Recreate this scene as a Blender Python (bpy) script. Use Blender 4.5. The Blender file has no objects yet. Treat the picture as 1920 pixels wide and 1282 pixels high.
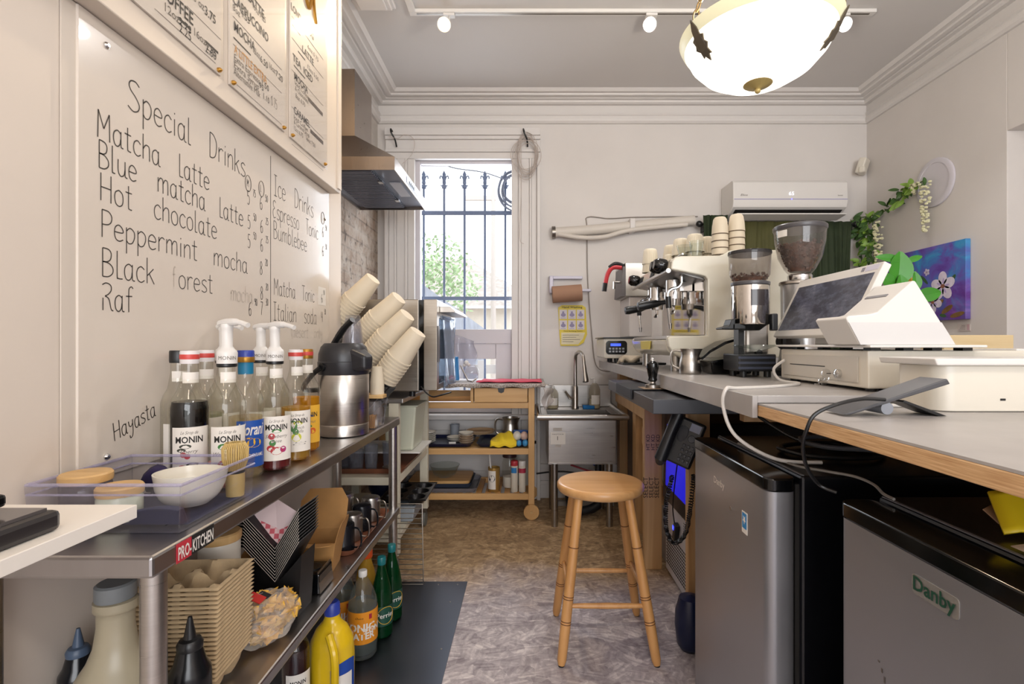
import bpy, math, random
from mathutils import Vector, Matrix
random.seed(7)
sc = bpy.context.scene
C = sc.collection
PI = math.pi

# ------------------------------------------------------------------ camera, world, light, exposure
cam_d = bpy.data.cameras.new('camera'); cam = bpy.data.objects.new('camera', cam_d); C.objects.link(cam)
cam.location = (0, 0, 1.13); cam.rotation_euler = (PI/2, 0, 0)
cam_d.sensor_width = 36; cam_d.lens = 945/1920*36
cam_d.shift_x = -30/1920; cam_d.shift_y = 4/1920; cam_d.clip_start = 0.02
sc.camera = cam
sc.view_settings.view_transform = 'Standard'; sc.view_settings.look = 'None'
sc.view_settings.exposure = -0.18; sc.view_settings.gamma = 1.0; sc.view_settings.use_curve_mapping = False
sc.cycles.transparent_max_bounces = 24; sc.cycles.max_bounces = 10
sc.cycles.sample_clamp_indirect = 6.0
W = bpy.data.worlds.new('sky'); sc.world = W; W.use_nodes = True
bgn = W.node_tree.nodes['Background']; bgn.inputs[0].default_value = (0.93, 0.96, 1.0, 1); bgn.inputs[1].default_value = 2.7

def lamp(name, kind, loc, energy, color=(1,1,1), size=0.1, aim=None, spot=None, sy=None):
    l = bpy.data.lights.new(name, kind); l.energy = energy; l.color = color
    if kind == 'AREA':
        l.size = size
        if sy: l.shape = 'RECTANGLE'; l.size_y = sy
    else: l.shadow_soft_size = size
    if spot: l.spot_size = math.radians(spot); l.spot_blend = 0.6
    o = bpy.data.objects.new(name, l); C.objects.link(o); o.location = loc
    if aim is not None: o.rotation_euler = (Vector(aim)-Vector(loc)).to_track_quat('-Z', 'Y').to_euler()
    return o
# daylight through the tall back window, plus an added fill light behind the camera
lamp('window_daylight', 'AREA', (-0.45, 3.95, 1.75), 15, (0.86, 0.92, 1.0), 0.75, aim=(-0.2, 0.0, 0.9), sy=1.8)
lamp('rear_fill_light', 'AREA', (1.0, -3.35, 1.6), 105, (0.95, 0.97, 1.0), 2.8, aim=(0.7, 3.0, 1.3), sy=2.0)
# added fill lamps, unseen behind the camera; the warm one tints the left wall
for x, y, e, col in ((0.0, -0.5, 24, (1.0, 0.84, 0.66)), (1.7, -0.5, 36, (1.0, 0.95, 0.9))):
    lamp('fill_lamp', 'POINT', (x, y, 2.6), e, col, 0.15)

# ------------------------------------------------------------------ mesh helpers
class MB:
    def __init__(s): s.v = []; s.f = []
    def add(s, vs, fs):
        n = len(s.v); s.v.extend([tuple(v) for v in vs]); s.f.extend([tuple(i+n for i in f) for f in fs]); return s
    def box(s, x0, x1, y0, y1, z0, z1):
        return s.add([(x0,y0,z0),(x1,y0,z0),(x1,y1,z0),(x0,y1,z0),(x0,y0,z1),(x1,y0,z1),(x1,y1,z1),(x0,y1,z1)],
                     [(0,3,2,1),(4,5,6,7),(0,1,5,4),(1,2,6,5),(2,3,7,6),(3,0,4,7)])
    def cbox(s, c, dx, dy, dz, M=None):
        n = len(s.v); s.box(-dx/2, dx/2, -dy/2, dy/2, -dz/2, dz/2)
        for i in range(n, len(s.v)):
            p = Vector(s.v[i]); p = (M @ p) if M is not None else p
            s.v[i] = tuple(p + Vector(c))
        return s
    def hexa(s, b, t):   # bottom quad, top quad
        return s.add(list(b)+list(t), [(0,3,2,1),(4,5,6,7),(0,1,5,4),(1,2,6,5),(2,3,7,6),(3,0,4,7)])
    def quad(s, a, b, c, d): return s.add([a,b,c,d], [(0,1,2,3)])
    def prism(s, pts, axis, a0, a1):   # 2-D outline pushed along an axis; (x,z) for y, (x,y) for z, (y,z) for x
        def m(p, a): return {'x': (a,p[0],p[1]), 'y': (p[0],a,p[1]), 'z': (p[0],p[1],a)}[axis]
        n = len(pts); vs = [m(p,a0) for p in pts]+[m(p,a1) for p in pts]
        fs = [tuple(range(n))[::-1], tuple(range(n,2*n))]+[(i,(i+1)%n,n+(i+1)%n,n+i) for i in range(n)]
        return s.add(vs, fs)
    def lathe(s, prof, c=(0,0,0), n=24, cap=True, sx=1, sy=1):   # prof: (radius, height)
        vs = []; fs = []
        for r, z in prof:
            for k in range(n):
                a = 2*PI*k/n; vs.append((c[0]+sx*r*math.cos(a), c[1]+sy*r*math.sin(a), c[2]+z))
        m = len(prof)
        for j in range(m-1):
            for k in range(n):
                k2 = (k+1)%n; fs.append((j*n+k, j*n+k2, (j+1)*n+k2, (j+1)*n+k))
        if cap:
            if prof[0][0] > 1e-5: fs.append(tuple(range(n))[::-1])
            if prof[-1][0] > 1e-5: fs.append(tuple((m-1)*n+k for k in range(n)))
        return s.add(vs, fs)
    def cyl(s, a, b, r0, r1=None, n=16, cap=True):
        a = Vector(a); b = Vector(b); r1 = r0 if r1 is None else r1
        q = (b-a).to_track_quat('Z','Y'); vs = []
        for p, r in ((a,r0),(b,r1)):
            for k in range(n):
                t = 2*PI*k/n; vs.append(tuple(p + q @ Vector((r*math.cos(t), r*math.sin(t), 0))))
        fs = [(k,(k+1)%n,n+(k+1)%n,n+k) for k in range(n)]
        if cap: fs += [tuple(range(n))[::-1], tuple(range(n,2*n))]
        return s.add(vs, fs)
    def axlathe(s, prof, a, b, n=20):   # lathe along the axis a->b; prof: (radius, fraction)
        a = Vector(a); b = Vector(b); q = (b-a).to_track_quat('Z','Y'); L = (b-a).length; k0 = len(s.v)
        s.lathe([(r, t*L) for r, t in prof], n=n)
        for i in range(k0, len(s.v)): s.v[i] = tuple(a + q @ Vector(s.v[i]))
        return s
    def tube(s, pts, r, n=8, closed=False, cap=True):
        P = [Vector(p) for p in pts]; m = len(P); up = None; rings = []
        for i in range(m):
            if closed: t = P[(i+1)%m]-P[i-1]
            else: t = P[min(i+1,m-1)]-P[max(i-1,0)]
            t = t.normalized() if t.length > 1e-9 else Vector((0,0,1))
            if up is None:
                up = Vector((0,0,1)) if abs(t.z) < .9 else Vector((1,0,0))
            x = up - t*up.dot(t)
            x = x.normalized() if x.length > 1e-6 else t.orthogonal().normalized()
            y = t.cross(x); up = x; rr = r[i] if isinstance(r,(list,tuple)) else r
            rings.append([tuple(P[i]+x*(rr*math.cos(2*PI*k/n))+y*(rr*math.sin(2*PI*k/n))) for k in range(n)])
        vs = [v for ring in rings for v in ring]; fs = []
        for i in range(m if closed else m-1):
            j = (i+1)%m
            for k in range(n): fs.append((i*n+k, i*n+(k+1)%n, j*n+(k+1)%n, j*n+k))
        if cap and not closed: fs += [tuple(range(n))[::-1], tuple((m-1)*n+k for k in range(n))]
        return s.add(vs, fs)
    def ball(s, c, r, n=16, m=10, sx=1, sy=1, sz=1):
        prof = [(r*math.sin(PI*i/m)+ (1e-6), -r*sz*math.cos(PI*i/m)) for i in range(m+1)]
        return s.lathe(prof, c, n, sx=sx, sy=sy)
    def grid(s, nu, nv, fn, closed_u=False):
        vs = [fn(i/(nu if closed_u else nu-1) if nu > 1 else 0, j/(nv-1)) for j in range(nv) for i in range(nu)]
        fs = [(j*nu+i, j*nu+(i+1)%nu, (j+1)*nu+(i+1)%nu, (j+1)*nu+i) for j in range(nv-1) for i in range(nu if closed_u else nu-1)]
        return s.add(vs, fs)
    def cylpatch(s, r, z0, z1, a0, a1, c=(0,0,0), n=14):   # curved label patch; angles in degrees
        return s.grid(n, 2, lambda u, v: (c[0]+r*math.cos(math.radians(a0+(a1-a0)*u)), c[1]+r*math.sin(math.radians(a0+(a1-a0)*u)), c[2]+z0+(z1-z0)*v))
    def move(s, M):
        s.v = [tuple(M @ Vector(v)) for v in s.v]; return s

def smooth_path(pts, n=6, closed=False):
    P = [Vector(p) for p in pts]; m = len(P)
    if m < 3: return P
    out = []
    for i in range(m if closed else m-1):
        if closed: a,b,c,d = P[i-1],P[i],P[(i+1)%m],P[(i+2)%m]
        else: a,b,c,d = P[max(i-1,0)],P[i],P[i+1],P[min(i+2,m-1)]
        for k in range(n):
            t = k/n
            out.append(0.5*((2*b)+(c-a)*t+(2*a-5*b+4*c-d)*t*t+(3*b-a-3*c+d)*t**3))
    if not closed: out.append(P[-1])
    return out

def rootloc(p):
    while p.parent is not None: p = p.parent
    return Vector(p.location)
def obj(name, mb, m, parent=None, local=False, sharp=35, bev=0, solid=0, sub=0, seg=2):
    """one mesh object; vertices are given in the world unless local, and are stored relative to the thing's base"""
    me = bpy.data.meshes.new(name)
    off = Vector((0,0,0)) if (local or parent is None) else rootloc(parent)
    me.from_pydata([tuple(Vector(v)-off) for v in mb.v], [], mb.f); me.validate(); me.update()
    import bmesh
    bm = bmesh.new(); bm.from_mesh(me); bmesh.ops.recalc_face_normals(bm, faces=bm.faces); bm.to_mesh(me); bm.free()
    if sharp:
        me.polygons.foreach_set('use_smooth', [True]*len(me.polygons)); me.set_sharp_from_angle(angle=math.radians(sharp))
    o = bpy.data.objects.new(name, me); C.objects.link(o)
    me.materials.append(m)
    if parent is not None: o.parent = parent
    if solid: md = o.modifiers.new('thickness','SOLIDIFY'); md.thickness = solid; md.offset = 0
    if bev:
        md = o.modifiers.new('edge','BEVEL'); md.width = bev; md.segments = seg; md.limit_method = 'ANGLE'; md.angle_limit = math.radians(40)
    if sub: md = o.modifiers.new('round','SUBSURF'); md.levels = sub; md.render_levels = sub
    return o
def tag(o, label, cat, group=None, kind=None):
    if label: o['label'] = label
    if cat: o['category'] = cat
    if group: o['group'] = group
    if kind: o['kind'] = kind
    return o
def thing(name, label, cat, loc=(0,0,0), rz=0, group=None):
    o = bpy.data.objects.new(name, None); C.objects.link(o); o.empty_display_size = .05
    o.location = loc; o.rotation_euler = (0,0,rz)
    return tag(o, label, cat, group)
def one(name, label, cat, mb, m, group=None, **k):
    return tag(obj(name, mb, m, None, **k), label, cat, group)
def struct(name, mb, m, parent=None, **k):
    o = obj(name, mb, m, parent, **k)
    if parent is None: o['kind'] = 'structure'
    return o
def copy_tree(o, parent=None):
    c = o.copy(); C.objects.link(c)
    if parent is not None: c.parent = parent
    for ch in list(o.children): copy_tree(ch, c)
    return c
def dup(o, loc, label=None, rz=None, rot=None):
    c = copy_tree(o); c.location = loc
    if rz is not None: c.rotation_euler = (0,0,rz)
    if rot is not None: c.rotation_euler = rot
    if label: c['label'] = label
    return c
def swap(o, m):
    o.material_slots[0].link = 'OBJECT'; o.material_slots[0].material = m

# ------------------------------------------------------------------ lettering
BASIS = {'F': ((1,0,0),(0,0,1),(0,-1,0)), 'L': ((0,1,0),(0,0,1),(1,0,0)), 'R': ((0,-1,0),(0,0,1),(-1,0,0)), 'T': ((1,0,0),(0,1,0),(0,0,1)), 'B': ((1,0,0),(0,1,0),(0,0,-1))}
def onface(p, face, lift=.0006):
    X,Y,N = [Vector(a) for a in (BASIS[face] if isinstance(face,str) else face)]; p = Vector(p)
    return lambda x, y: tuple(p + X*x + Y*y + N*lift)
_tc = {}
def text_mesh(s, off=0.0, shear=0.0):
    k = (s, off, shear)
    if k not in _tc:
        cu = bpy.data.curves.new('t','FONT'); cu.body = s; cu.size = 1; cu.resolution_u = 2; cu.offset = off; cu.shear = shear
        o = bpy.data.objects.new('t', cu); me = bpy.data.meshes.new_from_object(o)
        _tc[k] = ([(v.co.x, v.co.y) for v in me.vertices], [tuple(p.vertices) for p in me.polygons])
        bpy.data.objects.remove(o); bpy.data.curves.remove(cu); bpy.data.meshes.remove(me)
    return _tc[k]
CAP = max(y for x,y in text_mesh('H')[0])
def text_into(mb, s, h, fn, w=None, align='l', off=0.0, shear=0.0, x0=0, y0=0):
    vs, fs = text_mesh(s, off, shear)
    if not vs: return mb
    k = h/CAP; a = min(x for x,y in vs); b = max(x for x,y in vs)
    kx = w/(b-a) if w else k; sh = {'l':0,'c':-(b-a)/2,'r':-(b-a)}[align]
    return mb.add([fn(x0+(x-a+sh)*kx, y0+y*k) for x,y in vs], fs)
def text(s, h, m, parent, p, face, w=None, align='l', name='lettering', off=0.0, shear=0.0, lift=.0006, local=False):
    return obj(name, text_into(MB(), s, h, onface(p, face, lift), w, align, off, shear), m, parent, sharp=0, local=local)
def cylfn(r, z, a_mid, c=(0,0,0), sign=1):
    """wrap lettering round an upright cylinder; a_mid in degrees is where x = 0 sits"""
    return lambda x, y: (c[0]+r*math.cos(math.radians(a_mid)+sign*x/r), c[1]+r*math.sin(math.radians(a_mid)+sign*x/r), c[2]+z+y)
G = {
'S':(6.2,[[(5,9),(3.5,10),(1.5,9.5),(.8,8),(1.5,6.5),(3.5,5),(5,3),(4.5,1),(2.5,0),(.3,1)]]),
'p':(5,[[(.5,6),(.5,-4)],[(.5,4.6),(2,6),(3.7,5),(4,2.8),(3,.5),(1.5,0),(.5,1)]]),
'e':(4.9,[[(.5,3.2),(3.8,3.4),(3.6,5),(2.2,6),(.8,5),(.4,3),(.9,.8),(2.3,0),(4,.8)]]),
'c':(4.5,[[(3.8,5),(2.4,6),(.9,5),(.4,3),(.9,.8),(2.4,0),(3.9,.9)]]),
'i':(2.4,[[(.9,6),(.9,0)],[(.9,7.7),(.95,8.3)]]),
'a':(5.2,[[(3.6,5.2),(2.2,6),(.7,4.8),(.4,2.5),(1,.5),(2.2,0),(3.3,1.2),(3.6,3)],[(3.7,6),(3.7,1),(4.1,.1),(4.8,.1)]]),
'l':(2.8,[[(.8,10),(.8,1),(1.2,.1),(2.1,.1)]]),
'L':(3.4,[[(.8,10),(.8,1),(1.2,.1),(3,.1)]]),
'D':(6,[[(.8,10),(.8,0)],[(.8,10),(3,9.6),(4.8,7.5),(5,4.5),(4.2,1.5),(2.5,.2),(.8,0)]]),
'r':(4,[[(.6,6),(.6,0)],[(.6,4),(1.5,5.6),(2.6,6),(3.4,5.4)]]),
'n':(5,[[(.6,6),(.6,0)],[(.6,4),(1.8,5.8),(3,6),(3.8,5),(3.9,0)]]),
'k':(4.8,[[(.6,10),(.6,0)],[(3.6,6),(.7,3)],[(1.6,3.9),(4,0)]]),
's':(4.4,[[(3.6,5.3),(2.2,6),(.8,5.2),(.9,3.9),(2.3,3),(3.6,1.9),(3.4,.6),(2,0),(.4,.6)]]),
'M':(6.8,[[(.6,0),(.8,10)],[(.8,10),(3.1,4)],[(3.1,4),(5.4,10)],[(5.4,10),(5.6,0)]]),
't':(4,[[(1.6,9),(1.6,1.2),(2,.2),(3.2,.1)],[(.2,6.4),(3.2,6.4)]]),
'h':(5,[[(.6,10),(.6,0)],[(.6,4),(1.8,5.8),(3,6),(3.8,5),(3.9,0)]]),
'B':(5.6,[[(.8,10),(.8,0)],[(.8,10),(3,9.8),(4,8.6),(3.8,6.5),(2.6,5.4),(.8,5.2)],[(.8,5.2),(3,5),(4.6,3.6),(4.6,1.6),(3,.2),(.8,0)]]),
'u':(5.2,[[(.6,6),(.6,2),(1.2,.4),(2.2,0),(3.4,1),(3.8,3)],[(3.8,6),(3.8,1),(4.2,.2),(4.9,.1)]]),
'm':(7.4,[[(.6,6),(.6,0)],[(.6,4),(1.6,5.8),(2.6,6),(3.3,5),(3.4,0)],[(3.4,4),(4.4,5.8),(5.4,6),(6.1,5),(6.2,0)]]),
'H':(6.2,[[(.8,10),(.8,0)],[(5,10),(5,0)],[(.8,5),(5,5)]]),
'o':(5,[[(2.3,6),(.8,5),(.4,3),(.9,.8),(2.3,0),(3.7,.9),(4.1,3),(3.7,5),(2.3,6)]]),
'P':(5.2,[[(.8,10),(.8,0)],[(.8,10),(3.2,9.8),(4.5,8.3),(4.3,6.2),(3,5),(.8,4.7)]]),
'b':(5,[[(.6,10),(.6,0)],[(.6,4.6),(2,6),(3.8,5),(4,2.5),(3,.4),(1.6,0),(.6,1)]]),
'R':(5.6,[[(.3,9.2),(2,10),(4,9.3),(4.2,7.5),(3,6),(1.5,5.2)],[(1.5,5.2),(3.2,4.2),(4.2,.6),(5.2,0)],[(.6,4.5),(.6,0)]]),
'f':(4.6,[[(3.8,9.2),(3,9.9),(2,9.2),(1.7,7.5),(1.7,0)],[(.3,6),(3.4,6.2)]]),
'd':(5.2,[[(3.6,5.2),(2.2,6),(.7,4.8),(.4,2.5),(1,.5),(2.2,0),(3.3,1.2),(3.6,3)],[(3.7,10),(3.7,1),(4.1,.1),(4.8,.1)]]),
'y':(5,[[(.6,6),(1,3.4),(2.4,2.6),(3.6,4)],[(3.8,6),(3.6,0),(2.8,-3),(1.2,-3.6),(.8,-2)]]),
'I':(4.4,[[(2,10),(2,0)],[(.4,10),(3.6,10)],[(.4,0),(3.6,0)]]),
'E':(5,[[(4,9),(2.3,10),(.9,8.8),(1,6.8),(2.6,5.6)],[(2.6,5.6),(.8,4.4),(.5,2),(1.6,.2),(4,.8)]]),
'T':(5,[[(2.4,10),(2.4,0)],[(0,10),(4.8,10)]]),
'(':(3,[[(2.4,10),(1,7),(.8,4),(1.4,1),(2.6,-1)]]),
'5':(4.8,[[(4,10),(1,10)],[(1,10),(.9,6)],[(.9,6),(2.6,6.4),(4,5),(4,2),(2.6,.2),(.5,.8)]]),
'6':(4.8,[[(3.6,9.8),(1.8,8.4),(.7,5.5),(.6,2.4),(1.6,.2),(3.2,.2),(4.1,2),(3.6,4.4),(2.2,5),(.9,3.6)]]),
'7':(4.6,[[(.4,10),(4.2,10)],[(4.2,10),(2.6,5),(1.8,0)]]),
'8':(4.8,[[(2.4,5.4),(1,6.6),(.8,8.4),(2.3,10),(3.8,8.4),(3.6,6.8),(2.4,5.4),(.9,4),(.6,1.8),(2.3,0),(4,1.6),(3.8,4),(2.4,5.4)]]),
'2':(4.6,[[(.6,8.4),(1.6,10),(3.4,9.8),(4,8),(3,5),(.5,.2)],[(.5,.2),(4.2,.2)]]),
'0':(4.8,[[(2.3,10),(.8,8),(.5,5),(.9,2),(2.3,0),(3.8,2),(4.1,5),(3.7,8),(2.3,10)]]),
'4':(4.6,[[(.8,10),(.6,5),(3.8,5)],[(3.6,10),(3.4,0)]]),
'9':(4.8,[[(3.8,8),(2.4,10),(.8,8.6),(.9,6.4),(2.3,5.4),(3.7,7),(3.9,9),(3.8,4),(2.4,0)]]),
'3':(4.6,[[(.6,9.2),(2.2,10),(3.8,8.6),(3.4,6.4),(1.8,5.4)],[(1.8,5.4),(3.8,4.4),(4,1.8),(2.4,0),(.4,.8)]]),'1':(3,[[(.4,8),(1.6,10)],[(1.6,10),(1.6,0)]]),
' ':(5,[]), '.':(2,[[(.8,0),(.9,.4)]]), '*':(16,[]),
}
def stroke_into(mb, s, h, fn, pen=.0022, kx=.8, w=None, x0=0, y0=0):
    """a line of handwriting as flat pen strokes; h is the capital height"""
    tot = sum(G[ch][0] for ch in s); k = h/10; kk = (w/tot) if w else k*kx; x = 0
    for ch in s:
        adv, sts = G[ch]
        for st in sts:
            P = smooth_path([(a*kk, b*k, 0) for a,b in st], 5)
            L = []; R = []
            for i, p in enumerate(P):
                t = (P[min(i+1,len(P)-1)]-P[max(i-1,0)]); t = t.normalized() if t.length > 1e-9 else Vector((1,0,0))
                nrm = Vector((-t.y, t.x, 0))*pen/2; L.append(p+nrm); R.append(p-nrm)
            vs = [fn(x0+x+q.x, y0+q.y) for q in L]+[fn(x0+x+q.x, y0+q.y) for q in R]; m = len(P)
            mb.add(vs, [(i, i+1, m+i+1, m+i) for i in range(m-1)])
        x += adv*kk
    return mb

# ------------------------------------------------------------------ materials
def lin(c):
    if isinstance(c, str):
        c = c.lstrip('#'); c = [int(c[i:i+2],16)/255 for i in (0,2,4)]
        return tuple(x/12.92 if x <= .04045 else ((x+.055)/1.055)**2.4 for x in c)
    return tuple(c)
_m = {}
class NT:
    def __init__(s, name):
        s.m = bpy.data.materials.new(name); s.m.use_nodes = True; s.t = s.m.node_tree
        s.b = s.t.nodes['Principled BSDF']; s.out = s.t.nodes['Material Output']
    def n(s, kind, **k):
        nd = s.t.nodes.new('ShaderNode'+kind)
        for a, v in k.items(): setattr(nd, a, v)
        return nd
    def l(s, a, b): s.t.links.new(a, b)
    def co(s, which='Object'): return s.n('TexCoord').outputs[which]
    def mapped(s, scale=(1,1,1), which='Object', rot=(0,0,0)):
        mp = s.n('Mapping'); mp.inputs['Scale'].default_value = scale; mp.inputs['Rotation'].default_value = rot
        s.l(s.co(which), mp.inputs[0]); return mp.outputs[0]
    def noise(s, scale, detail=4, vec=None, rough=.5, dist=0):
        nd = s.n('TexNoise'); nd.inputs['Scale'].default_value = scale; nd.inputs['Detail'].default_value = detail
        nd.inputs['Roughness'].default_value = rough; nd.inputs['Distortion'].default_value = dist
        if vec is not None: s.l(vec, nd.inputs['Vector'])
        return nd.outputs[0]
    def ramp(s, fac, stops, interp='LINEAR'):
        r = s.n('ValToRGB'); r.color_ramp.interpolation = interp
        while len(r.color_ramp.elements) < len(stops): r.color_ramp.elements.new(0.5)
        for e, (p, c) in zip(r.color_ramp.elements, stops): e.position = p; e.color = (*lin(c), 1)
        s.l(fac, r.inputs[0]); return r.outputs[0]
    def mix(s, fac, a, b, mode='MIX'):
        mx = s.n('Mix', data_type='RGBA', blend_type=mode)
        for sock, v in ((mx.inputs[0], fac), (mx.inputs[6], a), (mx.inputs[7], b)):
            if hasattr(v, 'links') or hasattr(v, 'is_linked'): s.l(v, sock)
            elif isinstance(v, (int, float)): sock.default_value = v
            else: sock.default_value = (*lin(v), 1)
        return mx.outputs[2]
    def math(s, op, a, b=None):
        nd = s.n('Math', operation=op)
        for sock, v in zip(nd.inputs, (a, b)):
            if v is None: continue
            if isinstance(v, (int, float)): sock.default_value = v
            else: s.l(v, sock)
        return nd.outputs[0]
    def bump(s, h, strength=.3, dist=.01):
        b = s.n('Bump'); b.inputs['Strength'].default_value = strength; b.inputs['Distance'].default_value = dist
        s.l(h, b.inputs['Height']); s.l(b.outputs[0], s.b.inputs['Normal'])
    def set(s, **k):
        names = {'col':'Base Color','rough':'Roughness','metal':'Metallic','spec':'Specular IOR Level','coat':'Coat Weight','sheen':'Sheen Weight','emit':'Emission Color','es':'Emission Strength','trans':'Transmission Weight','alpha':'Alpha','sss':'Subsurface Weight'}
        for a, v in k.items():
            sock = s.b.inputs[names[a]]
            if hasattr(v, 'is_linked'): s.l(v, sock)
            elif a in ('col','emit'): sock.default_value = (*lin(v), 1)
            else: sock.default_value = v
        return s
def mat(name, col, rough=.5, metal=0, noise=0, nscale=8, bump=0, **k):
    if name in _m: return _m[name]
    t = NT(name); t.set(col=col, rough=rough, metal=metal, **k)
    if noise or bump:
        nz = t.noise(nscale, 4, t.co())
        if noise:
            c = lin(col); lo = tuple(max(0,x*(1-noise)) for x in c); hi = tuple(min(1,x*(1+noise)) for x in c)
            t.set(col=t.ramp(nz, [(.3,lo),(.7,hi)]))
        if bump: t.bump(nz, bump, .004)
    _m[name] = t.m; return t.m
def brushed(name, col, rough=.3, stretch=(1,1,60), metal=1.0, var=.05):
    if name in _m: return _m[name]
    t = NT(name); v = t.mapped(stretch); nz = t.noise(6, 3, v)
    c = lin(col); t.set(metal=metal, col=t.ramp(nz, [(.3,tuple(x*(1-var) for x in c)),(.7,tuple(min(1,x*(1+var)) for x in c))]))
    t.set(rough=t.math('ADD', t.math('MULTIPLY', nz, .15), rough-.07)); _m[name] = t.m; return t.m
def wood(name, a, b, stretch=(1,1,14), scale=5, rough=.45, coat=0):
    if name in _m: return _m[name]
    t = NT(name); v = t.mapped(tuple(1/x*4 for x in stretch)); nz = t.noise(scale, 5, v, .6, 1.2)
    big = t.noise(1.2, 2, t.co())
    c = t.ramp(nz, [(.3,a),(.72,b)]); c = t.mix(t.math('MULTIPLY', big, .35), c, a)
    t.set(col=c, rough=rough, coat=coat); t.bump(nz, .08, .002); _m[name] = t.m; return t.m
def glass(name, tint='#ffffff', gloss=.12, rough=.02, op=0.0, body=None):
    """thin clear wall: see-through with a mirror sheen that grows at grazing angles"""
    if name in _m: return _m[name]
    t = NT(name); tr = t.n('BsdfTransparent'); tr.inputs[0].default_value = (*lin(tint), 1)
    gl = t.n('BsdfGlossy'); gl.inputs['Roughness'].default_value = rough
    lw = t.n('LayerWeight'); lw.inputs[0].default_value = .35
    f = t.math('MINIMUM', t.math('ADD', t.math('MULTIPLY', t.math('POWER', lw.outputs['Facing'], 3.0), .7), gloss*.18), .85)
    mx = t.n('MixShader'); t.l(f, mx.inputs[0]); t.l(tr.outputs[0], mx.inputs[1]); t.l(gl.outputs[0], mx.inputs[2]); res = mx.outputs[0]
    if op:
        d = t.n('BsdfDiffuse'); d.inputs[0].default_value = (*lin(body or tint), 1)
        m2 = t.n('MixShader'); m2.inputs[0].default_value = op; t.l(res, m2.inputs[1]); t.l(d.outputs[0], m2.inputs[2]); res = m2.outputs[0]
    t.l(res, t.out.inputs[0]); _m[name] = t.m; return t.m
def glow(name, col, strength):
    if name in _m: return _m[name]
    t = NT(name); t.set(col=col, emit=col, es=strength, rough=.4); _m[name] = t.m; return t.m

WHITE = mat('white_wall_paint', '#d5d0cc', .55, noise=.03, nscale=3)
TRIMW = mat('white_trim_paint', '#d8d4d1', .4)
CEILM = mat('ceiling_paint', '#cfccca', .7, noise=.02, nscale=2)
STEEL = brushed('brushed_steel', '#b9b4ae', .3)
STEELH = brushed('brushed_steel_shelf', '#b3b0af', .3, (6,1.5,1), var=.03)
STEELD = brushed('dark_brushed_steel', '#8a847d', .32, (1,1,40))
CHROME = mat('chrome', '#d8d8d8', .1, 1)
BLACK = mat('black_plastic', '#131416', .35)
BLACKG = mat('gloss_black', '#08090b', .12)
NAVY = mat('navy_plastic', '#0f1a3c', .35)
WPL = mat('white_plastic', '#dcd9d5', .3)
WPL2 = mat('warm_white_plastic', '#d9d3c6', .3)
CREAM = mat('cream_enamel', '#d8d2bd', .25)
PAPERW = mat('white_paper', '#e2ddd6', .6)
INK = mat('black_ink', '#1a1816', .6)
INKM = mat('dry_marker_ink', '#3b342e', .6)
GOLD = mat('gold_foil', '#b98a3d', .3, .8)
CLEAR = glass('clear_glass', '#f4f6f4', .16)
ACRYL = glass('clear_acrylic', '#fafafc', .25, .03, .015, '#e8e4ea')
PINE = wood('pine_stud', '#b98f60', '#dcb88a', (1,1,14), 4)
BIRCH = wood('birch', '#c3945a', '#dbb27a', (14,1,1), 4)
BIRCHV = wood('birch_upright', '#c3945a', '#dbb27a', (1,1,14), 4)
KRAFT = mat('kraft_board', '#a87b45', .7, noise=.08, nscale=20)
# ------------------------------------------------------------------ the room
XL, XP, XR, YB, YF, ZC = -1.11, -0.87, 2.50, 3.72, -3.5, 2.93
PE = 2.349                      # far end of the furred-out wall that carries the boards
# floor: worn strand board, brown at the back; front grey mixes scuffs with painted-in cool light
t = NT('strand_board_floor'); P = t.co()
def flakes(scale, seed):
    mp = t.n('Mapping'); mp.inputs['Scale'].default_value = (1, 1.9, 1) if seed == 0 else (1.5, 1, 1); mp.inputs['Rotation'].default_value = (0,0,.25 if seed == 0 else .8); mp.inputs['Location'].default_value = (seed, seed*1.7, 0); t.l(P, mp.inputs[0])
    wob = t.n('VectorMath', operation='MULTIPLY_ADD'); nz = t.n('TexNoise'); nz.inputs['Scale'].default_value = 14; t.l(mp.outputs[0], nz.inputs['Vector'])
    t.l(nz.outputs['Color'], wob.inputs[0]); wob.inputs[1].default_value = (.06,.06,0); t.l(mp.outputs[0], wob.inputs[2])
    vo = t.n('TexVoronoi'); vo.inputs['Scale'].default_value = scale; vo.voronoi_dimensions = '2D'; t.l(wob.outputs[0], vo.inputs['Vector'])
    sep = t.n('SeparateColor'); t.l(vo.outputs['Color'], sep.inputs[0])
    rot = t.n('VectorRotate', rotation_type='Z_AXIS'); t.l(mp.outputs[0], rot.inputs['Vector']); t.l(t.math('MULTIPLY', sep.outputs[0], 6.28), rot.inputs['Angle'])
    st = t.n('Mapping'); st.inputs['Scale'].default_value = (4, 46, 1); t.l(rot.outputs[0], st.inputs[0])
    return sep.outputs[1], t.noise(1.0, 3, st.outputs[0]), vo.outputs['Distance']
r1, s1, d1 = flakes(13, 0); r2, s2, d2 = flakes(24, 3.3)
fine = t.noise(38, 5, P, .7)
val = t.math('ADD', t.math('MULTIPLY', r1, .10), t.math('ADD', t.math('MULTIPLY', s1, .46), t.math('ADD', t.math('MULTIPLY', r2, .08), t.math('ADD', t.math('MULTIPLY', s2, .24), t.math('MULTIPLY', fine, .24)))))
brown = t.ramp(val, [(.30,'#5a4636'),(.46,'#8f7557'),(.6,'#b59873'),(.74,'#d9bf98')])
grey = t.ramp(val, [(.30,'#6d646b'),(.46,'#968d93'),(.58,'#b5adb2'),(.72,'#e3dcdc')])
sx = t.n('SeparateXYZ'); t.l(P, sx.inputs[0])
wear_and_light = t.math('ADD', sx.outputs[1], t.math('MULTIPLY', t.noise(2.2, 4, P), .9))
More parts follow.
